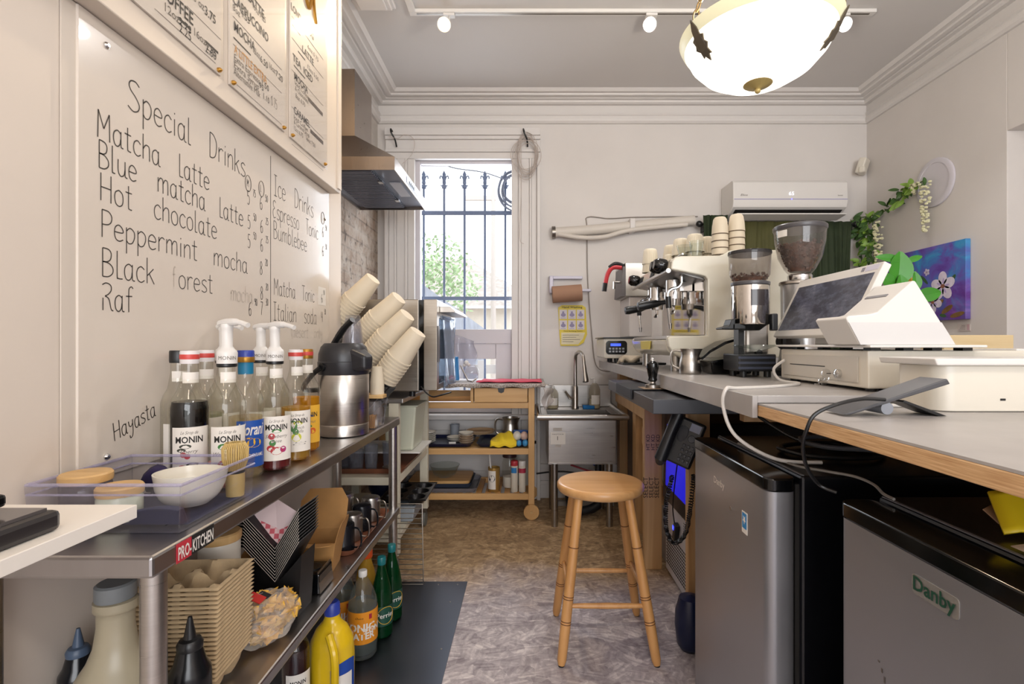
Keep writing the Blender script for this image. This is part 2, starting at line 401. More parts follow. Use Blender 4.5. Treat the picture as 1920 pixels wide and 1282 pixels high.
wf = t.n('MapRange'); wf.inputs[1].default_value = 2.65; wf.inputs[2].default_value = 3.0; t.l(wear_and_light, wf.inputs[0])
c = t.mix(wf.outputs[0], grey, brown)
c = t.mix(t.ramp(t.noise(1.6, 5, P), [(.5,'#000000'),(.8,'#707070')]), c, '#5d4f45')
t.set(col=c, rough=.55); t.bump(val, .25, .004); FLOORM = t.m
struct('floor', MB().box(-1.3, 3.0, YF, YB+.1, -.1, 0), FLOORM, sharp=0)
struct('ceiling', MB().box(-1.3, 3.0, YF, YB+.1, ZC, ZC+.1), CEILM, sharp=0)
# back wall with the tall window opening
WX0, WX1, WZ0, WZ1 = -.85, -.10, .62, 2.50
b = MB()
for a in ((-1.3,WX0,0,ZC),(WX1,3.0,0,ZC),(WX0,WX1,0,WZ0),(WX0,WX1,WZ1,ZC)): b.box(a[0],a[1],YB,YB+.14,a[2],a[3])
struct('wall_back', b, WHITE, sharp=0)
# left wall: painted brick in the recess
t = NT('painted_brick'); v = t.n('Mapping'); v.inputs['Rotation'].default_value = (0, PI/2, PI/2)
sw = t.n('SeparateXYZ'); t.l(t.co(), sw.inputs[0]); cb = t.n('CombineXYZ'); t.l(sw.outputs[1], cb.inputs[0]); t.l(sw.outputs[2], cb.inputs[1])
br = t.n('TexBrick'); br.inputs['Scale'].default_value = 1; br.inputs['Brick Width'].default_value = .21; br.inputs['Row Height'].default_value = .075; br.inputs['Mortar Size'].default_value = .006
br.inputs['Color1'].default_value = (*lin('#a08a78'),1); br.inputs['Color2'].default_value = (*lin('#b9a695'),1); br.inputs['Mortar'].default_value = (*lin('#8b7b6e'),1)
t.l(cb.outputs[0], br.inputs['Vector'])
chip = t.ramp(t.noise(9, 5, t.co(), .65), [(.4,'#000000'),(.62,'#ffffff')])
bc = t.mix(chip, br.outputs[0], '#c9beb2'); bc = t.mix(t.ramp(t.noise(22, 4, t.co()), [(.6,'#000000'),(.74,'#ffffff')]), bc, '#5c5048')
zz = t.math('ADD', sw.outputs[2], t.math('MULTIPLY', t.noise(7, 3, t.co()), .12))
hi = t.n('MapRange'); hi.inputs[1].default_value = 2.46; hi.inputs[2].default_value = 2.48; t.l(zz, hi.inputs[0])
t.set(col=t.mix(hi.outputs[0], bc, '#cdc6bf'), rough=.8); t.bump(t.math('SUBTRACT', chip, br.outputs[1]), .5, .01); BRICK = t.m
struct('wall_left', MB().box(XL-.15, XL, PE-.2, YB, 0, ZC), BRICK, sharp=0)
struct('wall_left_boarded', MB().box(XL, XP, YF, PE, 0, ZC), mat('warm_lit_wall_paint', '#d6cbc0', .5, noise=.03, nscale=3), sharp=0, bev=.004)  # warm lamplight on this wall is put into its paint colour
# right wall with its deep opening
b = MB().box(XR, XR+.35, 2.63, YB, 0, ZC).box(XR, XR+.35, .5, 2.63, 2.243, ZC).box(XR, XR+.35, YF, .5, 0, ZC)
struct('wall_right', b, WHITE, sharp=0, bev=.003)
struct('wall_right_light_stop', MB().box(XR+.35, XR+.45, .3, 2.9, 0, ZC), WHITE, sharp=0)  # unseen wall added behind the opening to stop a light leak
# wall behind the camera with an unseen opening added to let in fill light
b = MB().box(-1.3,-.5,YF-.15,YF,0,ZC).box(2.4,3.0,YF-.15,YF,0,ZC).box(-.5,2.4,YF-.15,YF,0,.6).box(-.5,2.4,YF-.15,YF,2.6,ZC)
struct('wall_front', b, WHITE, sharp=0)
# cornices: stepped plaster round the ceiling with a picture rail below
PROF = [(0,2.752),(.016,2.752),(.03,2.765),(.032,2.785),(.02,2.792),(.02,2.802),(.03,2.81),(.028,2.822),(.01,2.828),(.01,2.884),(.04,2.884),(.052,2.892),(.054,2.903),(.082,2.904),(.086,2.912),(.098,2.912),(.102,2.905),(.132,2.905),(.136,2.914),(.15,2.916),(.168,2.912),(.187,2.93),(0,2.93)]
struct('trim_1', MB().add([(XL+p,YB-p,z) for p,z in PROF]+[(XR-p,YB-p,z) for p,z in PROF],
    [(i,i+1,len(PROF)+i+1,len(PROF)+i) for i in range(len(PROF)-1)]), TRIMW, sharp=30)
struct('trim_2', MB().add([(XL+p,YB-p,z) for p,z in PROF]+[(XL+p,PE,z) for p,z in PROF],
    [(i,i+1,len(PROF)+i+1,len(PROF)+i) for i in range(len(PROF)-1)]), TRIMW, sharp=30)
struct('trim_3', MB().add([(XR-p,YB-p,z) for p,z in PROF]+[(XR-p,YF,z) for p,z in PROF],
    [(i,i+1,len(PROF)+i+1,len(PROF)+i) for i in range(len(PROF)-1)]), TRIMW, sharp=30)
b = MB()
for z0, z1, d in ((0,.10,.02),(.10,.13,.03),(.13,.22,.016),(.22,.25,.024)): b.box(-.10, XR, YB-d, YB, z0, z1)
struct('baseboard_back', b, TRIMW, sharp=0, bev=.003)
# ------------------------------------------------------------------ the tall window
win = thing('window_1', None, None, (-.475, YB, .62)); win['kind'] = 'structure'
b = MB()   # fluted casing, both sides and head
for s in (-1, 1):
    e = WX0 if s < 0 else WX1
    for a0, a1, d in ((-.02,.03,.035),(.03,.05,.05),(.05,.11,.04),(.11,.125,.055),(.125,.165,.045),(.165,.19,.075)):
        xa, xb = sorted((e+s*a0, e+s*a1)); b.box(xa, xb, YB-d, YB, 0, 2.485)
for z0, z1, d in ((2.485,2.53,.04),(2.53,2.55,.055),(2.55,2.62,.045),(2.62,2.645,.06),(2.645,2.70,.075)): b.box(WX0-.19, WX1+.19, YB-d, YB, z0, z1)
obj('window_casing', b, TRIMW, win, sharp=0, bev=.004)
SASH = mat('window_sash_paint', '#cfcbd0', .4)
b = MB().box(WX0,WX0+.05,YB+.02,YB+.08,WZ0,WZ1).box(WX1-.02,WX1,YB+.021,YB+.079,WZ0,WZ1).box(WX0+.05,WX1-.02,YB+.022,YB+.08,2.468,WZ1).box(WX0+.05,WX1-.02,YB+.015,YB+.085,1.135,1.24).box(WX0+.05,WX1-.02,YB+.022,YB+.08,WZ0,.70)
b.box(WX1-.14,WX1-.021,YB+.027,YB+.075,.701,1.134).box(WX0+.051,WX1-.141,YB+.027,YB+.075,1.02,1.134)
obj('window_frame', b, SASH, win, sharp=0, bev=.004)
obj('window_sill', MB().box(WX0-.2,WX1+.2,YB-.1,YB+.05,.585,.62).box(WX0-.17,WX1+.17,YB-.03,YB,.50,.585).box(WX0-.17,WX1+.17,YB-.045,YB,.40,.43).box(WX0-.17,WX1+.17,YB-.02,YB,.2,.40), TRIMW, win, sharp=0, bev=.004)
PANE = glass('window_pane', '#ffffff', .06)
obj('window_pane', MB().box(WX0+.04,WX1-.01,YB+.048,YB+.052,1.23,2.475), PANE, win, sharp=0)
obj('window_pane', MB().box(WX0+.04,WX1-.12,YB+.048,YB+.052,.69,1.03), PANE, win, sharp=0)
# iron grille outside the glass
IRON = mat('painted_iron', '#5d6b86', .5)
g = thing('window_grille', 'iron security grille with fleur-de-lis spear tops outside the tall window', 'grille', (-.45, 3.98, .6))
b = MB(); gy = 3.98
for z in (2.165, 1.49): b.box(-.98, .02, gy-.012, gy+.012, z-.014, z+.014)
b.box(-.98, .02, gy-.012, gy+.012, .60, .63)
obj('rail', b, IRON, g, sharp=0)
for i in range(6):
    x = -.823+.161*i
    obj('bar', MB().cyl((x,gy,.6),(x,gy,2.40),.009,n=8), IRON, g)
    b = MB().cyl((x,gy,2.36),(x,gy,2.385),.018,n=10).cyl((x,gy,2.395),(x,gy,2.41),.014,n=10)
    b.prism([(x,2.50),(x-.014,2.47),(x-.01,2.44),(x-.014,2.40),(x+.014,2.40),(x+.01,2.44),(x+.014,2.47)],'y',gy-.006,gy+.006)
    for s in (-1,1):
        b.tube(smooth_path([(x+s*.006,gy,2.415),(x+s*.016,gy,2.45),(x+s*.03,gy,2.455),(x+s*.034,gy,2.435)],4), .005, 6)
        b.tube(smooth_path([(x+s*.006,gy,2.39),(x+s*.016,gy,2.375),(x+s*.026,gy,2.385)],4), .004, 6)
    obj('spear_top', b, IRON, g)
b = MB(); rnd = random.Random(3)
for k in range(6):
    r = .105+.012*k; cx = -.09+rnd.uniform(-.012,.012); cz = 2.33+rnd.uniform(-.015,.015); yy = 3.90+.008*k
    b.tube([(cx+r*math.cos(a*PI/14)*.9, yy, cz+r*math.sin(a*PI/14)) for a in range(28)], .006, 6, closed=True)
b.tube(smooth_path([(-.17,3.9,2.40),(-.35,3.9,2.46),(-.6,3.9,2.50),(-.80,3.9,2.60)],5), .004, 6)
b.tube(smooth_path([(-.12,3.9,2.22),(-.07,3.9,2.0),(-.11,3.9,1.85),(-.06,3.9,1.75)],5), .003, 6)
one('cable_coil', 'thick grey cable coil hanging on the window grille outside', 'cable', b, mat('grey_cable','#6a7284',.5))
# yard outside
PALE = mat('pale_render', '#e3dbd0', .8, noise=.06); ROOF = mat('roof_shingle', '#b8afa8', .8, noise=.2, nscale=10)
struct('yard_ground', MB().box(-12, 10, 4.0, 40, -.6, -.5), mat('yard_paving','#b3aca2',.8,noise=.1))
h = thing('house', 'pale neighbouring house with hipped shingle roof seen through the tall window', 'building', (-1.9, 13, -.5))
obj('wall', MB().box(-4.4, .2, 11.5, 15, -.5, 1.95), PALE, h, sharp=0)
obj('roof', MB().add([(-4.7,11.2,1.95),(.5,11.2,1.95),(.5,15.3,1.95),(-4.7,15.3,1.95),(-2.6,13.2,3.35),(-1.6,13.2,3.35)],[(0,1,5,4),(1,2,5),(2,3,4,5),(3,0,4),(0,3,2,1)]), ROOF, h, sharp=0)
obj('gutter', MB().box(-4.7,.5,11.14,11.22,1.92,1.98), mat('white_gutter','#d8d8dc',.5), h, sharp=0)
f = thing('deck_fence', 'white slatted fence low behind the window grille', 'fence', (-.6, 5.6, -.5))
for i in range(6):
    x = -.76+.2*i; obj('slat', MB().box(x,x+.09,5.6,5.63,-.5,.95), TRIMW, f, sharp=0)
obj('rail', MB().box(-.80,.4,5.63,5.67,.80,.9).box(-.80,.4,5.63,5.67,.1,.2), TRIMW, f, sharp=0)
b = MB().hexa([(-1.09,4.6,-.5),(-1.05,4.6,-.5),(-.70,8.0,-.5),(-.74,8.0,-.5)],[(-1.09,4.6,1.74),(-1.05,4.6,1.74),(-.70,8.0,1.38),(-.74,8.0,1.38)])
one('side_fence', 'grey board fence sloping down beside the window', 'fence', b, mat('grey_boards','#9aa0ad',.7,noise=.15,nscale=6), sharp=0)
tr = thing('tree', 'pale green leafy tree outside the tall window', 'tree', (-2.0, 9.5, -.5))
obj('trunk', MB().cyl((-2.0,9.5,-.5),(-1.9,9.5,2.2),.11,.06), mat('bark','#7b6a58',.9), tr)
b = MB(); rnd = random.Random(5)
for k in range(1100):
    a = rnd.uniform(0,2*PI); u = rnd.uniform(-1,1); rr = rnd.random()**.4
    p = Vector((-1.8+.85*rr*math.cos(a)*math.sqrt(1-u*u), 9.5+1.0*rr*math.sin(a)*math.sqrt(1-u*u), 2.45+.80*rr*u))
    p.x += max(0, 2.6-p.z)*.3
    d = Vector((rnd.uniform(-1,1),rnd.uniform(-1,1),rnd.uniform(-1,.4))).normalized()*rnd.uniform(.07,.13); n = d.orthogonal().normalized()*.03
    b.add([p, p+d*.5+n, p+d, p+d*.5-n], [(0,1,2,3)])
obj('foliage', b, mat('leaf_green','#9db58a',.6,noise=.3,nscale=3), tr, sharp=0)
pl = thing('utility_pole', 'bare utility pole with a cross arm outside the window', 'pole', (-.73, 10.6, -.5))
obj('mast', MB().cyl((-.73,10.6,-.5),(-.73,10.6,4.6),.06,.045), mat('pole_wood','#c9c0ba',.8), pl)
obj('cross_arm', MB().box(-1.35,-.68,10.56,10.64,4.15,4.24), mat('pole_wood','#c9c0ba',.8), pl, sharp=0)
# ------------------------------------------------------------------ boards on the left wall
def on_x(u, v, x):     # reading of the survey photo: the point of the plane X = x behind pixel (u, v)
    d = x*945/(u-990); return d, 1.13-(v-645)*d/945
BX = -.862
wb = thing('whiteboard', 'large white handwritten drinks board screwed to the wall above the syrup bottles', 'whiteboard', (BX, 1.6, .86))
obj('board', MB().box(XP+.0015, BX, .965, 2.185, .86, 1.783), mat('whiteboard_gloss', '#d6ccc1', .2, coat=.15), wb, sharp=0, bev=.002)
obj('backing_strip', MB().box(XP+.0015, BX-.004, .935, .965, .80, 1.783), mat('backing_paint','#cfc5ba',.4), wb, sharp=0)
for y, z in ((1.03,1.74),(1.03,.90),(2.14,1.66),(2.14,.90)):
    obj('screw', MB().axlathe([(.007,0),(.007,.4),(.004,1)], (BX,y,z), (BX+.006,y,z), 12), CHROME, wb)
def hand(s, u, v, h, u2=None, pen=.0022, kx=.8, m=INKM):
    y, z = on_x(u, v, BX); w = (on_x(u2, v, BX)[0]-y) if u2 else None
    return stroke_into(MB(), s, h, onface((BX,y,z),'L'), pen, kx, w), m
FAINT = mat('wiped_marker_ink', '#b3a89c', .6)
for s, u, v, h, u2, pen in (
    ('Special  Drinks',238,202,.067,461,.0032),('Matcha  Latte',180,255,.056,394,.003),('Blue  matcha  Latte',182,312,.056,457,.0029),
    ('Hot  chocolate',185,374,.056,408,.0028),('Peppermint  mocha',187,443,.056,465,.0028),('BLack',188,517,.058,292,.0028),('orest',334,540,.055,400,.0026),('Raf',190,581,.056,252,.0028),
    ('Ice  Drinks',513,365,.07,588,.0026),('Espresso  Tonic',511,407,.06,597,.0024),('Bumblebee',512,446,.06,576,.0024),('Matcha  Tonic',513,552,.056,590,.0024),('Italian  soda',512,600,.062,594,.0024)):
    y, z = on_x(u, v, BX); ye = on_x(u2, v, BX)[0]; tot = sum(G[q][0] for q in s); x0 = 0
    for wd in s.split(' '):
        ww = sum(G[q][0] for q in wd)
        if wd: obj('handwritten_lettering', stroke_into(MB(), wd, h, onface((BX,y,z),'L'), pen*.88, w=(ye-y)*ww/tot, x0=(ye-y)*x0/tot), INKM, wb, sharp=0)
        x0 += ww+5
for s, u, v, h, u2 in (('f',323,537,.05,330),('mocha',432,563,.05,474),('(desert  only',545,632,.045,605)):
    mb, m = hand(s, u, v, h, u2, .002, m=FAINT); obj('handwritten_lettering', mb, m, wb, sharp=0)['label'] = 'half wiped pale marker writing'
for s, sup, u, v in (('5','75',463,382),('6','50',487,391),('5','50',464,428),('6','25',488,435),('5','50',464,464),('6','25',488,470),('8','20',487,514),('8','20',488,561),('6','90',466,591),('7','30',488,590),('6','50',604,443),('6','50',604,479),('4','50',602,603)):
    b = MB(); y, z = on_x(u, v, BX); stroke_into(b, s, .042, onface((BX,y,z),'L'), .0022); stroke_into(b, sup, .022, onface((BX,y+.033,z+.033),'L'), .0018); obj('price_lettering', b, INKM, wb, sharp=0)
for ch, u, v in (('M',465,344),('L',490,354),('L',605,409)):
    b = MB(); y, z = on_x(u, v, BX); r = .02
    L = [onface((BX,y,z),'L')(r*.8*math.cos(a*PI/12), r*1.25*math.sin(a*PI/12)) for a in range(24)]
    b.tube(L, .0009, 4, closed=True); stroke_into(b, ch, .022, onface((BX,y-.007,z-.010),'L'), .0018); obj('size_mark', b, INKM, wb, sharp=0)
y, z = on_x(507, 560, BX); obj('divider_line', MB().box(BX,BX+.0006,y,y+.0022,1.16,1.76), INKM, wb, sharp=0)
y, z = on_x(598, 562, BX); st = obj('price_sticker', MB().box(BX,BX+.0008,y-.005,y+.068,z-.02,z+.055), PAPERW, wb, sharp=0)
obj('price_lettering', stroke_into(stroke_into(MB(),'6',.035,onface((BX+.001,y+.02,z-.008),'L'),.002),'50',.018,onface((BX+.001,y+.042,z+.026),'L'),.0015), INKM, st, sharp=0)
y, z = on_x(213, 828, BX); y2, z2 = on_x(293, 778, BX); a = math.atan2(z2-z, y2-y)
ca, sa = math.cos(a), math.sin(a); G['y2'] = G['y']
obj('handwritten_lettering', stroke_into(MB(), 'Hayasta', .04, lambda X,Y: (BX+.0006, y+X*ca-Y*sa*.4, z+X*sa+Y*ca), .0022, w=math.hypot(y2-y,z2-z)), INKM, wb, sharp=0)

MX = -.82
mbd = thing('menu_board', 'thick white painted menu panel projecting from the wall above the whiteboard', 'panel', (MX, 1.4, 1.785))
obj('panel', MB().box(XP+.0015, MX, .45, 2.2, 1.785, 2.78), mat('menu_panel_paint','#d6cabd',.4), mbd, sharp=0, bev=.003)
obj('edge_strip', MB().box(MX, MX+.006, 2.165, 2.2, 1.80, 2.78), mat('menu_panel_paint','#d6cabd',.4), mbd, sharp=0)
POSTER = mat('menu_poster_paper', '#dad0c6', .5); SHEEN = glass('poster_acrylic', '#fdfdfd', .15, .05)
GREYT = mat('grey_print','#6d655e',.6); ORANGE = mat('orange_print','#c88a35',.5); LINE = mat('thin_rule','#8d8178',.6)
def poster(y0, y1, lab):
    p = thing('menu_poster', lab, 'menu sign', (MX, (y0+y1)/2, 1.84), group='acrylic menu posters')
    obj('sheet', MB().box(MX+.0012, MX+.006, y0, y1, 1.84, 2.62), POSTER, p, sharp=0)
    obj('acrylic_cover', MB().box(MX+.0072, MX+.0092, y0-.008, y1+.008, 1.832, 2.63), SHEEN, p, sharp=0)
    for yy in (y0+.012, y1-.012):
        for zz in (1.85, 2.6): obj('screw', MB().axlathe([(.006,0),(.006,.7),(.002,1)], (MX+.0005,yy,zz), (MX+.017,yy,zz), 10), GOLD, p)
    return p
TX = MX+.0064
def ln(p, s, u, v, h, u2=None, m=INK, off=0.0):
    y, z = on_x(u, v, TX); w = (on_x(u2, v, TX)[0]-y) if u2 else None
    text(s, h, m, p, (TX,y,z), 'L', w, off=off)
def rule(p, u0, u1, v0, t=.0012, m=LINE):
    (y0,z), (y1,_) = on_x(u0,v0,TX), on_x(u1,v0,TX)
    obj('rule', MB().box(TX,TX+.0005,y0,y1,z-t/2,z+t/2), m, p, sharp=0)
y0 = on_x(410,140,MX)[0]
p = poster(y0-.33, y0, 'acrylic menu poster nearest the camera, with a COFFEE heading and crossed-out prices')
ln(p,'COFFEE',296,-14,.030,362,off=.012); ln(p,'12oz',309,20,.019,336,m=GREYT); ln(p,'2.75',336,45,.018,358); ln(p,'2.25',336,58,.021,358); ln(p,'16oz',364,66,.019,386,m=GREYT); ln(p,'2.95',387,91,.018,405); ln(p,'2.60',385,96,.021,405); ln(p,'8 oz',362,0,.019,383,m=GREYT); ln(p,'3.75',384,26,.022,404,off=.01)
for u, v in ((334,31),(385,75)): rule(p, u, u+24, v+2, .006, INK)
rule(p,290,404,16); rule(p,350,414,11); 
y1 = on_x(531,250,MX)[0]; y0 = on_x(427,168,MX)[0]
p = poster(y0, y1, 'acrylic menu poster in the middle, with an orange A LITTLE EXTRA heading')
ln(p,'LATTE',464,-2,.026,495,off=.012); ln(p,'CAPPUCCINO',436,3,.026,503,off=.012); ln(p,'8oz',437,18,.018,450,m=GREYT); ln(p,'4.55',452,28,.019,468); ln(p,'16oz 7.25',474,15,.018,498,m=GREYT); ln(p,'MOCHA',439,56,.026,478,off=.012); ln(p,'12oz',475,98,.018,487,m=GREYT); ln(p,'6.50',488,115,.02,502); ln(p,'16oz',505,127,.018,516,m=GREYT); ln(p,'7.20',517,142,.02,530)
ln(p,'A LITTLE EXTRA',439,98,.024,500,m=ORANGE,off=.01); ln(p,'Extra Espresso',439,112,.018,488,m=GREYT); ln(p,'1.50',491,160,.018,504); ln(p,'Extra Syrup',439,126,.018,485,m=GREYT); ln(p,'.95',484,162,.018,494); ln(p,'Alternative Milk',438,138,.018,488,m=GREYT); ln(p,'1.10',494,185,.018,505)
y, z = on_x(508, 196, TX); obj('price_lettering', stroke_into(MB(),'0.75',.03,onface((TX,y,z),'L'),.0016), GREYT, p, sharp=0)
rule(p,438,470,70,.004,INK); rule(p,437,528,30); rule(p,437,528,82); rule(p,437,528,152)
y0 = on_x(541,262,MX)[0]; y1 = on_x(608,318,MX)[0]
p = poster(y0, y1, 'acrylic menu poster by the panel end, with a gold emblem and black bars')
ln(p,'LONDON FOG',546,17,.024,588,off=.012); ln(p,'LATTE',567,97,.024,588,off=.012); ln(p,'TEA  ICED',549,112,.024,586,off=.012); ln(p,'MOCHA',552,148,.024,577,off=.012); ln(p,'CARAMEL',551,211,.024,581,off=.012)
for s,u,v,u2 in (('6oz 5.75',577,90,597),('12oz 5.55',577,128,597),('Iced Coffee',553,158,578),('& Chocolate',553,168,578),('8oz 6.75',554,182,572),('Iced Coffee',551,222,577),('& Caramel Syrup',551,231,580),('12oz 6.75',551,243,568),('16oz 7.50',574,262,591)): ln(p,s,u,v,.015,u2,m=GREYT)
for u0,u1,v in ((548,563,46),(559,572,96),(551,572,122)): rule(p,u0,u1,v,.004,INK)
rule(p,578,605,185,.014,mat('brown_bar','#4d3e35',.6)); rule(p,582,606,245,.014,mat('brown_bar','#4d3e35',.6))
for v in (30,70,130,200,270): rule(p,547,606,v)
y, z = on_x(576, 12, TX)
b = MB(); b.tube(smooth_path([(TX+.003,y-.02,z+.16),(TX+.003,y-.03,z+.06),(TX+.003,y+.005,z),(TX+.003,y+.03,z+.05),(TX+.003,y+.045,z+.20)],6),.007,6)
b.tube(smooth_path([(TX+.003,y+.045,z+.20),(TX+.003,y+.05,z+.05),(TX+.003,y+.07,z-.02)],6),.006,6)
obj('gold_emblem', b, GOLD, p)

# ------------------------------------------------------------------ stainless work table
TZ, SZ = .805, .405
tb = thing('work_table', 'long narrow stainless steel work table below the whiteboard', 'table', (-.72, 1.5, 0))
obj('tabletop', MB().box(-.865,-.574,.77,2.26,TZ-.035,TZ), STEELH, tb, sharp=0, bev=.005)
obj('undershelf', MB().box(-.862,-.572,.80,2.25,SZ-.03,SZ), STEELH, tb, sharp=0, bev=.005)
for x,y in ((-.598,.805),(-.598,2.232),(-.848,.79),(-.845,2.232)):
    lg = obj('leg', MB().cyl((x,y,.05),(x,y,TZ-.034),.0185,n=20), STEEL, tb)
    obj('foot', MB().lathe([(.012,.005),(.018,.01),(.02,.05),(.016,.055)],(x,y,0),16), STEELD, lg)
y0, z0 = on_x(331,1020,-.573); y1, z1 = on_x(401,1010,-.573); ym = on_x(359,1010,-.573)[0]
st = obj('sticker', MB().box(-.5735,-.5728,y0,ym,TZ-.034,TZ-.002), mat('red_sticker','#b8323f',.4), tb, sharp=0)
obj('sticker_end', MB().box(-.5735,-.5728,ym,y1,TZ-.034,TZ-.002), INK, st, sharp=0)
text('PRO-',.02,PAPERW,st,(-.5727,y0+.003,TZ-.029),'L',ym-y0-.004,off=.02); text('KITCHEN',.02,PAPERW,st,(-.5727,ym+.002,TZ-.029),'L',y1-ym-.005,off=.02)
# white ledge board and scale at the near end
sl = thing('wall_shelf', 'white laminate shelf slab jutting out beside the near end of the steel table', 'shelf', (-.68,.4,.91))
obj('slab', MB().box(-.87,-.5,.12,.645,.908,.925), mat('white_laminate','#e2dcd4',.35), sl, sharp=0, bev=.001)
obj('bracket', MB().box(-.87,-.62,.2,.23,.89,.908).box(-.87,-.85,.2,.23,.7,.908), STEELD, sl, sharp=0)
s_ = thing('kitchen_scale', 'flat black kitchen scale with a glass platform on the white shelf slab', 'scale', (-.65,.45,.925))
obj('body', MB().box(-.78,-.517,.33,.56,.925,.948), mat('scale_plastic','#2a2728',.3), s_, sharp=0, bev=.006)
obj('glass_face', MB().box(-.77,-.525,.34,.55,.948,.9515), mat('scale_glass','#55504f',.1), s_, sharp=0)
obj('platform', MB().box(-.79,-.552,.36,.535,.958,.972), BLACKG, s_, sharp=0, bev=.004)
obj('post', MB().cyl((-.67,.45,.95),(-.67,.45,.96),.03), BLACK, s_)

# ------------------------------------------------------------------ acrylic organiser with tea things
bn = thing('organiser_bin', 'clear acrylic organiser bin on the near end of the steel table', 'bin', (-.72,.97,TZ))
def open_bin(x0,x1,y0,y1,z0,z1,fl,t=.003):
    b = MB(); o = [(x0,y0),(x1,y0),(x1,y1),(x0,y1)]; O = [(x0-fl,y0-fl),(x1+fl,y0-fl),(x1+fl,y1+fl),(x0-fl,y1+fl)]
    for i in range(4):
        j = (i+1)%4; b.quad((*o[i],z0),(*o[j],z0),(*O[j],z1),(*O[i],z1))
    b.quad((*o[0],z0),(*o[1],z0),(*o[2],z0),(*o[3],z0)); return b
obj('shell', open_bin(-.854,-.598,.865,1.088,TZ+.002,.888,.005), ACRYL, bn, sharp=0, solid=.003)
b = MB(); R0 = [(-.857,.861,.889),(-.592,.861,.889),(-.592,1.091,.889),(-.857,1.091,.889)]
b.tube(R0, .003, 6, closed=True); b.tube([(x*1.0,y,.872) for x,y,z in R0], .002, 6, closed=True)
obj('rim', b, glass('acrylic_edge','#e8e6f4',.35,.05,.25,'#dcd8ea'), bn)
one('navy_cloth','navy blue cloth lining the clear organiser bin','cloth',MB().grid(20,16,lambda u,v:(-.845+.24*u,.8705+.208*v,TZ+.005+(.03+.006*math.sin(9*u))*(v<.07))),mat('navy_cloth','#1b2145',.9),solid=.003)
one('purple_cloth','dark purple cloth folded behind the bowl in the organiser bin','cloth',MB().grid(8,8,lambda u,v:(-.80+.09*u,1.045+.035*v,.845+.02*math.sin(5*u)+.01*math.cos(9*v)-.03*v)),mat('purple_cloth','#2c2348',.9),solid=.02)
CER = mat('white_ceramic','#ddd8cc',.18); OAK = wood('light_oak','#c19a63','#dcb983',(8,1,1),5)
def jar(x,y,r,h,label,m):
    j = thing('storage_jar',label,'jar',(x,y,TZ+.01))
    obj('pot', MB().lathe([(r*.85,0),(r*.95,.008),(r*.96,h-.02),(r*.9,h-.012)],(x,y,TZ+.01),28), m, j)
    obj('lid', MB().lathe([(r*.98,h-.014),(r,h-.010),(r,h-.001),(r*.94,h+.002)],(x,y,TZ+.01),28), OAK, j); return j
jar(-.811,.925,.040,.078,'larger storage jar with round wooden lid in the organiser bin',glass('smoky_glass','#c8c2c6',.2,.05,.25,'#8d8690'))
jar(-.7345,.907,.036,.06,'smaller pale ceramic jar with wooden lid in front of the larger jar',mat('sage_ceramic','#cdd2bd',.25))
bw = thing('matcha_bowl','white ceramic bowl with a pouring lip in the organiser bin','bowl',(-.664,.988,TZ+.012))
b = MB()
def lip(u, v):
    a = 2*PI*u; prof = [(.035,0),(.049,.012),(.058,.035),(.062,.062),(.058,.062),(.054,.036),(.043,.016),(.0,.012)]
    k = v*(len(prof)-1); i = min(int(k),len(prof)-2); f = k-i; r = prof[i][0]*(1-f)+prof[i+1][0]*f; z = prof[i][1]*(1-f)+prof[i+1][1]*f
    s = max(0, math.cos(a-.2))**8*.008*min(1, z/.05); r2 = r+s+.0012*math.sin(z*900)*(z>.01)
    return (-.664+r2*math.cos(a), .988+r2*.93*math.sin(a), TZ+.014+z+ s*.3)
obj('bowl', b.grid(48, 24, lip, True), CER, bw)
wk = thing('matcha_whisk','bamboo tea whisk standing at the end of the organiser bin','whisk',(-.618,1.064,TZ+.004))
BAMB = mat('bamboo','#c8ab6a',.5)
obj('handle', MB().lathe([(.017,0),(.018,.02),(.018,.045),(.016,.05)],(-.618,1.064,TZ+.006),20), BAMB, wk)
obj('binding', MB().lathe([(.0175,.048),(.019,.051),(.0175,.054)],(-.618,1.064,TZ+.006),20), INK, wk)
b = MB()
for k in range(70):
    a = k*2*PI/70; rr = 1 if k%2 else .6
    b.tube([(-.618+r*rr*math.cos(a),1.064+r*rr*math.sin(a),TZ+.006+z) for r,z in ((.016,.053),(.024,.075),(.025,.10),(.018,.112))],.0011,4)
obj('tines', b, BAMB, wk)['kind'] = 'stuff'

